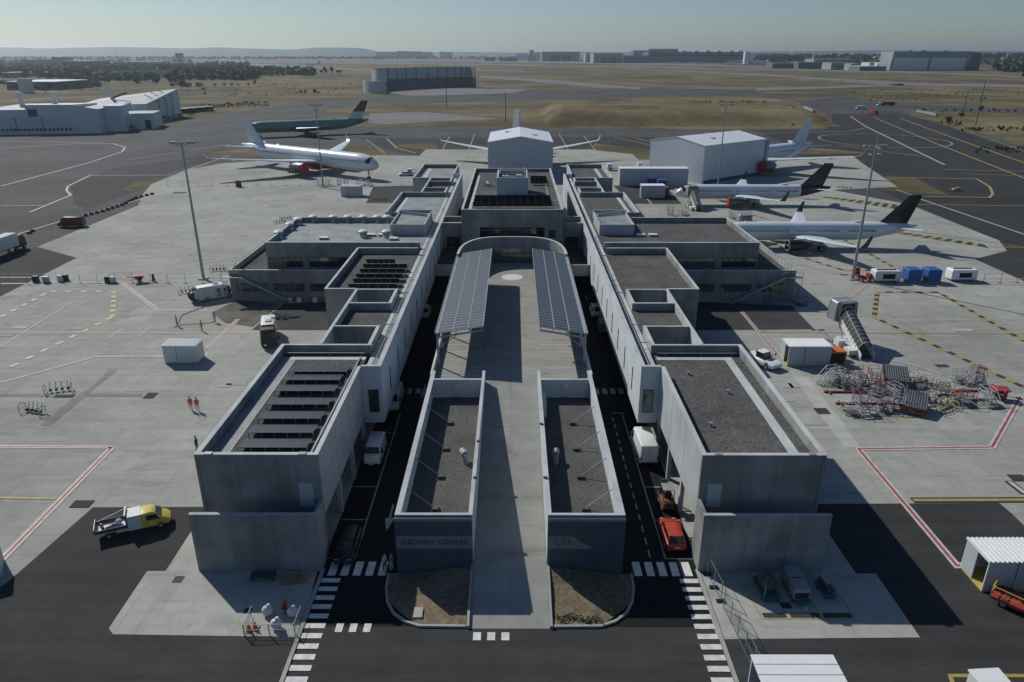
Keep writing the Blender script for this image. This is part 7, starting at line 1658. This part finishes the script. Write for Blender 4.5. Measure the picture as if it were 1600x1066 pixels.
for _ in range(1500):
    X = rnd.uniform(950, 3100); v = rnd.random(); Y = 2740 + 500 * v; kk = (X - 850) / 2450 * 11; pr = [6, 22, 28, 27, 30, 32, 31, 33, 34, 33, 34, 36, 36]; i = int(kk); hz = pr[i] * (1 - (kk - i)) + pr[i + 1] * (kk - i)
    zb = hz * math.sin(math.pi * v * .5) - 1; h = 12 * rnd.uniform(.6, 1.2)
    for _k in range(10):
        u = Vector((rnd.gauss(0, 1), rnd.gauss(0, 1), rnd.gauss(0, 1))).normalized() * rnd.uniform(.3, 1); c = Vector((X + u.x * h * .6, Y + u.y * h * .5, zb + h * .4 + u.z * h * .4)); a = Vector((rnd.gauss(0, 1), rnd.gauss(0, 1), rnd.gauss(0, .6))).normalized(); b_ = a.cross(Vector((rnd.gauss(0, 1), rnd.gauss(0, 1), rnd.gauss(0, 1)))).normalized(); s = h * .3
        mb.add([c - a * s - b_ * s, c + a * s - b_ * s * .7, c + a * s * .8 + b_ * s, c - a * s * .7 + b_ * s * .8], [(0, 1, 2, 3)], rnd.choice(['leaf_dark', 'leaf_dark', 'leaf_mid']))
tag(mb.build('wood', fix=False), 'wooded slope with houses on the far right', 'wood', kind='stuff')
wood('wood', 'dark wood beside the big far right hangar', [(1552, 1640, 100, 113, 420, 0), (1600, 1700, 113, 122, 60, 0)], 17, 11)
wood('scrub', 'dark scrub lines along the far field edges', [(1440, 1600, 172, 175, 40, 0), (1060, 1200, 159, 161, 60, -.3), (300, 420, 164, 168, 60, 0), (870, 1270, 165, 197, 110, -.2), (1000, 1560, 121, 129, 90, 0), (1330, 1590, 138, 158, 90, 0), (330, 550, 130, 150, 90, 0), (1500, 1600, 200, 205, 50, 0), (1520, 1600, 232, 240, 30, 0), (1462, 1500, 190, 198, 20, 0)], 1.4, 12)
# ------------------------------------------------------------------ far buildings
def bld(x0, x1, yb, yt, label, wall='town_wall', roof='town_roof', depth=30, cat='building', bands=None, group='far airport buildings', doors=0):
    a, b_ = at(x0, yb), at(x1, yb); d = F_PX * CAM_H / (CP * (yb - Y_HOR)); h = (yb - yt) * d / F_PX * .92; W_ = b_.x - a.x
    T = thing('hall' if cat == 'hangar' else 'building', label, cat, ((a.x + b_.x) / 2, a.y, 0), 0, group)
    w = MB(); w.box(-W_ / 2, W_ / 2, 0, depth, 0, h, wall); w.build('wall', T)
    w = MB(); w.box(-W_ / 2 - .5, W_ / 2 + .5, -.5, depth + .5, h + .02, h + .8, roof); w.build('roof', T)
    if bands:
        for z in bands: w = MB(); w.box(-W_ * .46, W_ * .46, -.25, -.05, h * z, h * (z + .13), 'interior'); w.build('window', T)
    for k_ in range(doors):
        q = -W_ * .3 + W_ * .6 * (k_ + .5) / doors; w = MB(); w.box(q - W_ * .22 / doors - 2, q + W_ * .22 / doors + 2, -.3, -.05, 0, h * .62, 'town_dark'); w.build('door', T)
    return T
for a in [
 (10, 88, 141, 128.5, 'long dark hall with a bright white roof behind the left hangars', 'town_dark', 'white_paint', 70, 'building', (.3,)),
 (60, 100, 136, 130.5, 'low dark blue annexe right of the white-roofed hall', 'town_dark', 'town_dark', 30), (28, 82, 120, 113.5, 'grey flat block with window bands above the white-roofed hall', 'town_wall', 'town_roof', 40, 'building', (.3, .65)), (0, 22, 122, 114, 'pale block at the left edge above the white-roofed hall', 'town_wall', 'town_roof', 40, 'building', (.3, .6)),
 (32, 60, 103, 93.5, 'left one of the hazy dark office blocks below the left hill', 'town_dark', 'town_dark', 60, 'building', (.3, .6)), (61, 80, 103, 93, 'second hazy dark office block below the left hill', 'town_dark', 'town_wall', 60), (82, 100, 103, 89.5, 'tall hazy block under the crest of the left hill', 'town_dark', 'town_dark', 60), (96, 145, 108, 95.5, 'wide dark office block with a thin pale roof', 'town_dark', 'town_roof', 90, 'building', (.3, .6)), (142, 148, 106, 93.5, 'narrow stair tower at the right end of the wide dark block', 'town_dark', 'town_dark', 30), (150, 176, 102, 98, 'low white-roofed sheds right of the wide dark block', 'town_dark', 'white_paint', 120),
 (182, 230, 103.5, 96.5, 'long grey hangar with a curved pale roof edge', 'town_wall', 'town_roof', 120), (230, 246, 103.5, 96.5, 'white striped hangar end beside the long grey hangar', 'white_dull', 'town_roof', 100, 'building', (.1, .4, .7)), (249, 279, 103, 98.5, 'dark low shed left of the control tower', 'town_dark', 'town_roof', 80), (560, 588, 91.2, 88.5, 'white shed at the foot of the big grey hangar', 'white_dull', 'white_paint', 60), (486, 500, 90.8, 88.4, 'small white box building on the far left horizon', 'white_dull', 'white_paint', 40), (502, 542, 91, 89, 'low pale shed row on the far left horizon', 'town_wall', 'town_roof', 40),
 (588, 621, 91, 81, 'big grey hangar with a dark right bay on the horizon', 'town_wall', 'town_wall', 150, 'hangar'), (620, 636, 91, 80, 'dark bay of the big grey hangar on the horizon', 'town_dark', 'town_wall', 120, 'hangar'), (637, 657, 90.6, 80.5, 'dark blue grey hangar right of the big grey one', 'town_dark', 'town_roof', 120, 'hangar'), (659, 675, 90, 81.5, 'third hazy block right of the big grey hangar', 'town_dark', 'town_wall', 100), (689, 706, 90, 81.5, 'hazy block with a white tower on its left', 'town_dark', 'town_wall', 100), (687, 690, 90, 80, 'slim white tower on the horizon left of centre', 'white_dull', 'white_dull', 15),
 (757, 773, 95.5, 90, 'left black low shed behind the parked airliners', 'town_dark', 'town_dark', 60), (780, 808, 95.8, 90, 'right black low shed behind the parked airliners', 'town_dark', 'town_dark', 60), (805, 824, 93, 84, 'white building above the black sheds', 'white_dull', 'white_paint', 60), (823, 836, 96, 86.5, 'pale square hangar wing at the left of the central hangar', 'town_roof', 'town_roof', 50, 'hangar'), (834, 847, 94, 82, 'white square hangar top', 'white_dull', 'white_dull', 60, 'hangar'), (846, 905, 96, 81, 'large grey hangar with two dark doors, left of two', 'town_wall', 'town_dark', 150, 'hangar', None, 'far airport buildings', 2), (827, 834, 92, 78.5, 'dark tower block behind the white square hangar', 'town_dark', 'town_dark', 40),
 (914, 928, 97, 83, 'narrow grey hangar with a black gate', 'town_roof', 'town_roof', 80, 'hangar', None, 'far airport buildings', 1), (927, 972, 98.6, 83.5, 'large grey hangar with two black gates, right of two', 'town_wall', 'town_wall', 150, 'hangar', None, 'far airport buildings', 2), (972, 1012, 98.8, 87, 'blue grey hall right of the gated hangar', 'town_dark', 'town_dark', 80, 'hangar'), (989, 1030, 94, 79, 'dark long hall behind the blue grey hall', 'town_dark', 'town_dark', 100, 'hangar'), (1012, 1162, 98, 81.5, 'very long dark assembly hall with a flat roof', 'town_dark', 'town_dark', 150, 'hangar', (.62,)), (1014, 1058, 94.0, 76.5, 'dark framed roof block on top of the assembly hall', 'town_dark', 'town_wall', 60),
 (1162, 1169, 101, 80.5, 'tall white slab at the left of the white hangar', 'white_paint', 'white_paint', 20), (1168.5, 1176, 101, 84, 'white hangar front beside the tall white slab', 'white_paint', 'white_paint', 40), (1176, 1200, 101, 97, 'low white annexe below the white hangar front', 'white_paint', 'white_paint', 40), (1177, 1268, 98, 84, 'wide dull grey hall right of the white slab', 'town_wall', 'town_wall', 120, 'hangar'), (1199, 1218, 100, 95, 'thin white roof band of the terminal shed', 'white_dull', 'white_paint', 40),
 (1206, 1245, 107, 99, 'left dark part of the far terminal', 'town_dark', 'town_wall', 60), (1246, 1285, 107.5, 97.5, 'right dark part of the far terminal', 'town_dark', 'town_wall', 60), (1270, 1330, 103, 92.5, 'pale layered terminal roofs', 'town_wall', 'town_roof', 80, 'building', (.3, .6)), (1297, 1330, 109, 98, 'grey terminal front with gates', 'town_wall', 'town_wall', 60, 'building', (.4,)), (1328, 1341, 110, 100, 'narrow grey terminal tower', 'town_wall', 'town_roof', 40), (1342, 1383, 111, 104, 'dark low freight shed with a white roof', 'town_dark', 'white_dull', 60), (1357, 1372, 103, 98, 'white hall left of the big far right hangar', 'white_paint', 'white_paint', 60), (1380, 1403, 107, 98.5, 'white hall touching the big far right hangar', 'white_dull', 'white_paint', 60)]:
    bld(*a)
# small houses on the right slope and more hazy blocks
HN = ['cream', 'pale', 'white', 'grey', 'tan']
rnd = random.Random(21); hp_ = None
for k_ in range(34):
    X = rnd.uniform(1080, 2700); v = rnd.uniform(.15, .95); Y = 2740 + 500 * v; kk = (X - 850) / 2450 * 11; i = int(kk); pr = [6, 22, 28, 27, 30, 32, 31, 33, 34, 33, 34, 36, 36]; hz = (pr[i] * (1 - (kk - i)) + pr[i + 1] * (kk - i)) * math.sin(math.pi * v * .5)
    if hp_ is None:
        hp_ = thing('house', 'pale house between the trees of the far right slope', 'house', (X, Y, hz), 0, 'houses on the far right slope'); w = MB(); w.box(-9, 9, -6, 6, 0, 12, 'town_roof'); w.build('wall', hp_); w = MB(); w.add([(-9.5, -6.5, 12), (9.5, -6.5, 12), (9.5, 6.5, 12), (-9.5, 6.5, 12), (-9.5, 0, 15), (9.5, 0, 15)], [(0, 1, 5, 4), (1, 2, 5), (2, 3, 4, 5), (3, 0, 4)], 'town_tan'); w.build('roof', hp_)
        for z in (2.5, 7): w = MB(); w.box(-7, 7, -6.2, -6.05, z, z + 2, 'interior'); w.build('window', hp_)
    else: T = copy_tree(hp_, (X, Y, hz), rnd.uniform(-.5, .5)); s = rnd.uniform(.6, 1.6); T.scale = (s, s, rnd.uniform(.7, 1.4))
for k_, (x, w_, yt) in enumerate(((1441, 7, 78.5), (1475, 7, 79), (1428, 5, 82), (1502, 9, 82))):
    T = bld(x - w_ / 2, x + w_ / 2, 93, yt, ['tall dark apartment block behind the big far right hangar, left one', 'tall dark apartment block behind the big far right hangar, right one', 'low pale block behind the left part of the big far right hangar', 'pale apartment block behind the right part of the big far right hangar'][k_], 'town_dark' if k_ < 2 else 'town_tan', 'town_dark', 30, 'building', (.3, .55, .8))
p = at(1419, 93.2); T = thing('water_tower', 'slim tan water tower behind the big far right hangar', 'water tower', p); w = MB(); w.cyl((0, 0, 0), (0, 0, 46), 5, 4.5, 'town_tan', 12); w.build('shaft', T); w = MB(); w.cyl((0, 0, 46), (0, 0, 56), 6, 12, 'town_tan', 14); w.build('tank', T)
# big tilted-front hangar far right
a, b_ = at(1403, 109), at(1526, 112.5); T = thing('big_hangar', 'huge grey far right hangar with two pale blue doors', 'hangar', ((a.x + b_.x) / 2, 1900, 0), 0); W_ = (1526 - 1403) * 1780 / F_PX; hh = 43
w = MB(); q = W_ / 2; w.add([(-q + 2, 0, 0), (q - 4, 0, 0), (q + 4, -6, hh), (-q + 4, -6, hh), (-q + 2, 60, 0), (q - 4, 60, 0), (q + 4, 60, hh), (-q + 4, 60, hh)], [(0, 1, 2, 3), (7, 6, 5, 4), (0, 4, 5, 1), (1, 5, 6, 2), (2, 6, 7, 3), (3, 7, 4, 0)], 'town_wall'); w.build('wall', T)
w = MB(); w.box(q + 4.1, q + 34, 10, 60, 0, hh - 2, 'town_dark'); w.build('side_hall', T)
for x0, x1 in ((-q + 8, -4), (3, q - 10)): w = MB(); w.add([(x0, -.6, 1), (x1, -.6, 1), (x1, -4.9, hh * .68), (x0, -4.9, hh * .68), (x0, .4, 1), (x1, .4, 1), (x1, -4.0, hh * .68), (x0, -4.0, hh * .68)], [(0, 1, 2, 3), (7, 6, 5, 4), (0, 4, 5, 1), (1, 5, 6, 2), (2, 6, 7, 3), (3, 7, 4, 0)], 'white_paint'); w.build('door', T)
# arched roof frames over the assembly hall
for k_, x in enumerate((1070, 1089, 1107, 1125, 1144, 1158)):
    p = at(x, 98); w = MB(); w.loft([[(-13 + 0, yy, 36), (-9, yy, 45), (-4, yy, 48), (4, yy, 48), (9, yy, 45), (13, yy, 36)] for yy in (30, 60)], 'town_wall'); tag(w.build('roof_arch', loc=(p.x, p.y, 0)), 'one of six grey arched roof lights on the long assembly hall', 'roof light', 'arched roof lights on the assembly hall')
# control tower
p = at(281.5, 101.5); T = thing('control_tower', 'dark control tower with a flared cab on four legs at left', 'control tower', p); w = MB(); sc_ = 2350 / F_PX
for x in (-5, 5):
    for y in (-5, 5): w.bar((x * 1.3, y, 0), (x, y, 26), 4, 4, 'town_wall')
w.build('leg', T); w = MB(); w.loft([[(-9, -9, 24), (9, -9, 24), (9, 9, 24), (-9, 9, 24)], [(-12, -12, 33), (12, -12, 33), (12, 12, 33), (-12, 12, 33)]], 'town_wall'); w.build('platform', T); w = MB(); w.loft([[(-9, -9, 33), (9, -9, 33), (9, 9, 33), (-9, 9, 33)], [(-11, -11, 38), (11, -11, 38), (11, 11, 38), (-11, 11, 38)]], 'interior'); w.build('cab', T)
# solar car park roofs: three long low sheets
for k_, (x0, x1, y0, y1) in enumerate(((118, 250, 127, 117.5), (175, 330, 123, 113), (330, 480, 119, 111.5))):
    a, b_, c, d = at(x0, y0), at(x1, y0 - 2.2), at(x1 - 10, y1), at(x0 + 12, y1 + 1.5); T = thing('car_park_roof', ['nearest', 'middle', 'rightmost'][k_] + ' dark solar-roofed car park behind the left hangars', 'car park roof', a, 0, 'solar car park roofs')
    n = 12; w = MB()
    for i in range(n):
        q0 = a.lerp(d, i / n) - a; q1 = b_.lerp(c, i / n) - a; q2 = b_.lerp(c, (i + .72) / n) - a; q3 = a.lerp(d, (i + .72) / n) - a
        w.add([(q0.x, q0.y, 5.4), (q1.x, q1.y, 5.4), (q2.x, q2.y, 6.2), (q3.x, q3.y, 6.2), (q0.x, q0.y, 5.2), (q1.x, q1.y, 5.2), (q2.x, q2.y, 6.0), (q3.x, q3.y, 6.0)], [(0, 1, 2, 3), (7, 6, 5, 4), (0, 4, 5, 1), (1, 5, 6, 2), (2, 6, 7, 3), (3, 7, 4, 0)], 'town_blue')
    w.build('roof_sheet', T); w = MB()
    for i in range(n):
        for t in range(9): q = (a.lerp(d, i / n) - a).lerp(b_.lerp(c, i / n) - a, t / 8); w.box(q.x - .2, q.x + .2, q.y + 2, q.y + 2.4, 0, 5.2, 'metal_grey')
    w.build('column', T)
# left hangars
T = thing('hangar', 'pale flat hangar with a long row of low windows at the far left', 'hangar', (-252, 405, 0), R(9))
w = MB(); w.add([(-32, 0, 0), (28, 0, 0), (28, 0, 12.5), (14, 0, 15), (-8, 0, 15), (-8, 0, 12.4), (-32, 0, 12.4)], [(0, 1, 2, 3, 4, 5, 6)], 'cladding_white'); w.box(-32, 28, .1, 55, 0, 12.3, 'cladding_white'); w.loft([[(-8, .1, 12.31), (14, .1, 12.31), (14, .1, 14.9), (-8, .1, 14.9)], [(-8, 40, 12.31), (14, 40, 12.31), (14, 40, 13.5), (-8, 40, 13.5)]], 'cladding_white'); w.build('wall', T)
w = MB(); w.box(-32, -8.1, .5, 54.5, 12.32, 12.6, 'town_roof'); w.box(14.1, 28, .5, 54.5, 12.32, 12.6, 'town_roof'); w.build('roof', T)
w = MB(); w.box(-26, 14, -.15, -.03, 1.2, 8.6, 'hangar_sheet'); dr = w.build('door', T); w = MB()
for i in range(18): w.box(-24 + 2.1 * i, -22.6 + 2.1 * i, -.25, -.16, 1.8, 2.9, 'interior')
w.build('door_windows', dr); w = MB()
for x in (-26, -14, -1): w.box(x - .15, x + .15, -.3, -.16, 1.2, 8.9, 'metal_dark')
w.build('door_rail', dr); w = MB(); w.box(-7, -2.5, -.15, -.03, 9, 12.8, 'metal_dark'); w.build('louvre', T)
for x, y in ((-18, 20), (-2, 22)): w = MB(); w.box(x - 1.2, x + 1.2, y, y + 1.5, 12.6, 20.5, 'cladding_white'); w.build('pylon', T)
T = thing('hangar', 'wedge-roofed pale hangar with outside steel masts right of the flat hangar', 'hangar', (-226, 468, 0), R(18))
w = MB(); h0, h1 = 11, 17.5; w.add([(-38, 2, 0), (0, 0, 0), (14, 52, 0), (-34, 54, 0), (-38, 2, h0), (0, 0, h0), (14, 52, h1), (-34, 54, h0 + 1)], [(0, 3, 2, 1), (4, 5, 6, 7), (0, 1, 5, 4), (1, 2, 6, 5), (2, 3, 7, 6), (3, 0, 4, 7)], 'cladding_white'); w.build('wall', T)
w = MB(); w.add([(-38, 2, h0 + .1), (0, 0, h0 + .1), (14, 52, h1 + .1), (-34, 54, h0 + 1.1), (-38, 2, h0 + .5), (0, 0, h0 + .5), (14, 52, h1 + .5), (-34, 54, h0 + 1.5)], [(0, 3, 2, 1), (4, 5, 6, 7), (0, 1, 5, 4), (1, 2, 6, 5), (2, 3, 7, 6), (3, 0, 4, 7)], 'town_roof'); w.build('roof', T)
for t in (.3, .5, .7): w = MB(); x, y = 14 * t, 52 * t; w.bar((x + 1.2, y, 0), (x + 1.2, y, 11 + 6 * t), .4, .4, 'metal_dark'); w.bar((x + 1.2, y, 10 + 6 * t), (x - 7, y + 3, 15 + 4 * t), .35, .35, 'metal_dark'); w.build('mast', T)
w = MB(); w.bar((-20, 18, h0), (-24, 18, 24), 3, 1.2, 'cladding_white'); w.bar((-22, 18, 14), (-12, 14, 17.5), 1.0, 1.0, 'metal_dark'); w.build('pylon', T)
T = bx('stair_block', 'pale two-storey block with a dark doorway between the left hangars', 'building', -222, 442, 0, 26, 22, 8.5, R(14), 'cladding_white', 'town_roof'); w = MB(); w.box(8, 11, -11.2, -11.02, 0, 5, 'interior'); w.build('door', T)
bx('tower_block', 'tall pale stair tower at the right end of the flat hangar', 'building', -222, 424, 0, 9, 12, 13.6, R(10), 'cladding_white', 'cladding_white')
for k_, x in enumerate((283, 296, 309, 322)):
    p = at(x, 178 - k_ * 1.2); T = thing('bicycle_shelter', 'one of four dark framed sheds right of the left hangars', 'shed', p, 0, 'dark framed sheds'); w = MB(); w.box(-3.5, 3.5, 0, 6, 3.2, 3.5, 'town_roof'); w.build('roof', T); w = MB()
    for xx in (-3.3, 3.1):
        for yy in (.1, 5.7): w.box(xx, xx + .2, yy, yy + .2, 0, 3.19, 'metal_dark')
    w.box(-3, 3, 5.3, 5.6, 0, 3.1, 'interior'); w.build('frame', T)
w = bx('white_slab', 'tall white free-standing ribbed wall behind the left hangars', 'wall', at(101, 141).x, at(101, 146).y, 0, 18, 4, 15, R(-20), 'cladding_white', 'cladding_white')
# round run-up enclosure: curved double-tier screen
T = thing('blast_enclosure', 'curved two-tier grey blast screen on the dry field', 'blast screen', (-85, 880, 0))
def arcpts(n, r0, a0, a1, k_=1.0): return [(r0[0] + 62 * k_ * math.cos(a0 + (a1 - a0) * i / n), r0[1] + 62 * k_ * math.sin(a0 + (a1 - a0) * i / n)) for i in range(n + 1)]
up = [(-49, -62), (-62, -50), (-70, -30), (-72, -5), (-62, 28), (-40, 60), (-10, 88), (15, 97), (30, 95), (36, 78)]
lo = [(-50, -70), (-66, -62), (-76, -48), (-80, -30)]
def screen(mb, pts, z0, z1, t, m):
    fine = []
    for i in range(len(pts) - 1):
        p0, p1, p2, p3 = pts[max(0, i - 1)], pts[i], pts[i + 1], pts[min(len(pts) - 1, i + 2)]
        for k_ in range(5):
            u = k_ / 5; fine.append(tuple(.5 * ((2 * p1[c]) + (-p0[c] + p2[c]) * u + (2 * p0[c] - 5 * p1[c] + 4 * p2[c] - p3[c]) * u * u + (-p0[c] + 3 * p1[c] - 3 * p2[c] + p3[c]) * u ** 3) for c in (0, 1)))
    fine.append(pts[-1])
    for a, b_ in zip(fine, fine[1:]): d = Vector((b_[0] - a[0], b_[1] - a[1])).normalized(); n = Vector((-d.y, d.x)) * t; mb.prism([a, b_, (b_[0] + n.x, b_[1] + n.y), (a[0] + n.x, a[1] + n.y)], z0, z1, m)
    return fine
w = MB(); f1 = screen(w, up, 12.1, 24, 1.2, 'enclosure_sheet'); w.build('upper_screen', T); w = MB(); screen(w, up, 0, 12, 2.2, 'town_dark'); w.build('lower_screen', T)
w = MB(); screen(w, lo, 0, 12.2, 1.5, 'enclosure_sheet'); w.build('outer_screen', T); w = MB()
for i, q in enumerate(f1):
    if i % 2 == 0: w.box(q[0] - .5, q[0] + .5, q[1] - .6, q[1] - .1, 0, 24.3, 'town_dark')
w.build('post', T)
# small far airliners
fa = thing('far_airliner', 'x', 'airliner'); w = MB(); w.loft([ell(x, 0, z, r_, r_, 10) for x, z, r_ in ((0, 3.2, .3), (-2, 3.5, 1.4), (-6, 3.6, 2), (-28, 3.6, 2), (-36, 4.4, 1), (-40, 5, .2))], 'aircraft_white'); w.build('fuselage', fa, smooth=True)
w = MB()
for s in (-1, 1): w.add([(-13, s * 1.5, 3), (-20, s * 1.5, 3), (-22, s * 17, 4.5), (-20.5, s * 17, 4.5), (-13, s * 1.5, 3.3), (-20, s * 1.5, 3.3), (-22, s * 17, 4.7), (-20.5, s * 17, 4.7)], [(0, 1, 2, 3), (7, 6, 5, 4), (0, 4, 5, 1), (1, 5, 6, 2), (2, 6, 7, 3), (3, 7, 4, 0)], 'aircraft_white')
w.build('wing', fa); w = MB(); w.add([(-31, -.2, 5), (-37, -.2, 5), (-39, -.2, 11.5), (-36.5, -.2, 11.5), (-31, .2, 5), (-37, .2, 5), (-39, .2, 11.5), (-36.5, .2, 11.5)], [(0, 1, 2, 3), (7, 6, 5, 4), (0, 4, 5, 1), (1, 5, 6, 2), (2, 6, 7, 3), (3, 7, 4, 0)], 'red'); w.build('fin', fa)
FA = [(477, 102.4, 200, 'small white airliner with a red tail taxiing on the far left runway'), (572, 93.6, 190, 'tiny white airliner taxiing left of the big grey hangar'), (700, 94, 170, 'first tiny airliner of the far parked row'), (712, 94.2, 160, 'second tiny airliner of the far parked row'), (724, 94, 20, 'third tiny airliner of the far parked row'), (738, 94.3, 200, 'fourth tiny airliner of the far parked row'), (750, 94.2, 165, 'fifth tiny airliner of the far parked row'), (779, 95, 185, 'tiny airliner with a red tail between the black sheds'), (822, 95.5, 175, 'larger white airliner before the pale hangar wing'), (848, 95.4, 60, 'tiny airliner half hidden beside the central hangar'), (903, 96.4, 250, 'tiny tail-on airliner between the two grey hangars'), (1045, 101, 180, 'white airliner parked before the assembly hall'), (1075, 101, 170, 'second white airliner parked before the assembly hall'), (1132, 102, 185, 'third white airliner parked before the assembly hall'), (1150, 103, 175, 'white airliner parked below the tall white slab'), (1207, 105, 180, 'white airliner at the left of the far terminal'), (1285, 108, 170, 'white airliner at the middle of the far terminal'), (1297, 109, 190, 'second white airliner at the middle of the far terminal'), (1340, 110.5, 180, 'white airliner at the right of the far terminal')]
for k_, (x, y, deg, lb) in enumerate(FA):
    p = at(x, y); s = 1.25
    T = fa if k_ == 0 else copy_tree(fa, p, R(deg)); T.location = p; T.rotation_euler = (0, 0, R(deg)); T['label'] = lb; T['group'] = 'far parked airliners'; T.scale = (s, s, s)
# windsock and field masts
p = at(926, 158); T = thing('windsock', 'red and white windsock on the mound behind the centre hangar', 'windsock', p); w = MB(); w.cyl((0, 0, 0), (0, 0, 7), .12, .08, 'white_dull', 6); w.build('pole', T); w = MB()
for i in range(4): w.cyl((1.1 * i, 0, 7 + .5 * i), (1.1 * i + 1.1, 0, 7.5 + .5 * i), .7 - .1 * i, .6 - .1 * i, 'red' if i % 2 == 0 else 'white_dull', 8)
w.build('sock', T)
for x, y, h, lb in ((698, 166, 22, 'thin mast on the field left of the windsock'), (790, 192, 18, 'thin mast beside the culvert road'), (1523, 196, 26, 'thin mast beside the canal'), (1503, 180, 16, 'thin mast on the right field edge'), (385, 101, 20, 'thin mast on the far left runway'), (182, 92.5, 60, 'tall thin antenna on the left hill line')):
    p = at(x, y); T = thing('thin_mast', lb, 'mast', p, 0, 'thin field masts'); w = MB(); w.cyl((0, 0, 0), (0, 0, h), .18 + y * 0 + (p.y / 4000), .1 + p.y / 6000, 'metal_dark', 6); w.build('pole', T); w = MB(); w.box(-.6, .6, -.2, .2, h, h + .3, 'metal_grey'); w.build('head', T)
# culvert road behind the centre hangar and white guard posts
sheet('culvert_road', 'taxiway_far', [[(800, 203), (813, 203), (812, 172), (803, 172)]], .1)
for x0, x1, y, lb in ((1256, 1270, 174, 'grey guard rail by the bridge left of the far right taxiway'), (1432, 1462, 180, 'grey guard rail by the bridge right of the far right taxiway')):
    a, b_ = at(x0, y - 4), at(x1, y + 2); w = MB(); w.bar((a.x, a.y, 1.2), (b_.x, b_.y, 1.2), 1.2, 1.6, 'galv'); tag(w.build('guard_rail'), lb, 'guard rail')
# ------------------------------------------------------------------ haze
hm = bpy.data.materials.new('haze'); hm.use_nodes = True; nt = hm.node_tree; nt.nodes.clear()
out = nt.nodes.new('ShaderNodeOutputMaterial'); pv = nt.nodes.new('ShaderNodeVolumePrincipled'); pv.inputs['Color'].default_value = (.80, .91, 1, 1); pv.inputs['Density'].default_value = .00007; pv.inputs['Anisotropy'].default_value = .6
nt.links.new(pv.outputs[0], out.inputs['Volume']); MATS['haze'] = hm
w = MB(); w.box(-13000, 13000, -150, 15000, -1.5, 135, 'haze'); tag(w.build('haze'), kind='stuff', label='pale blue air haze over the whole airfield', cat='haze')
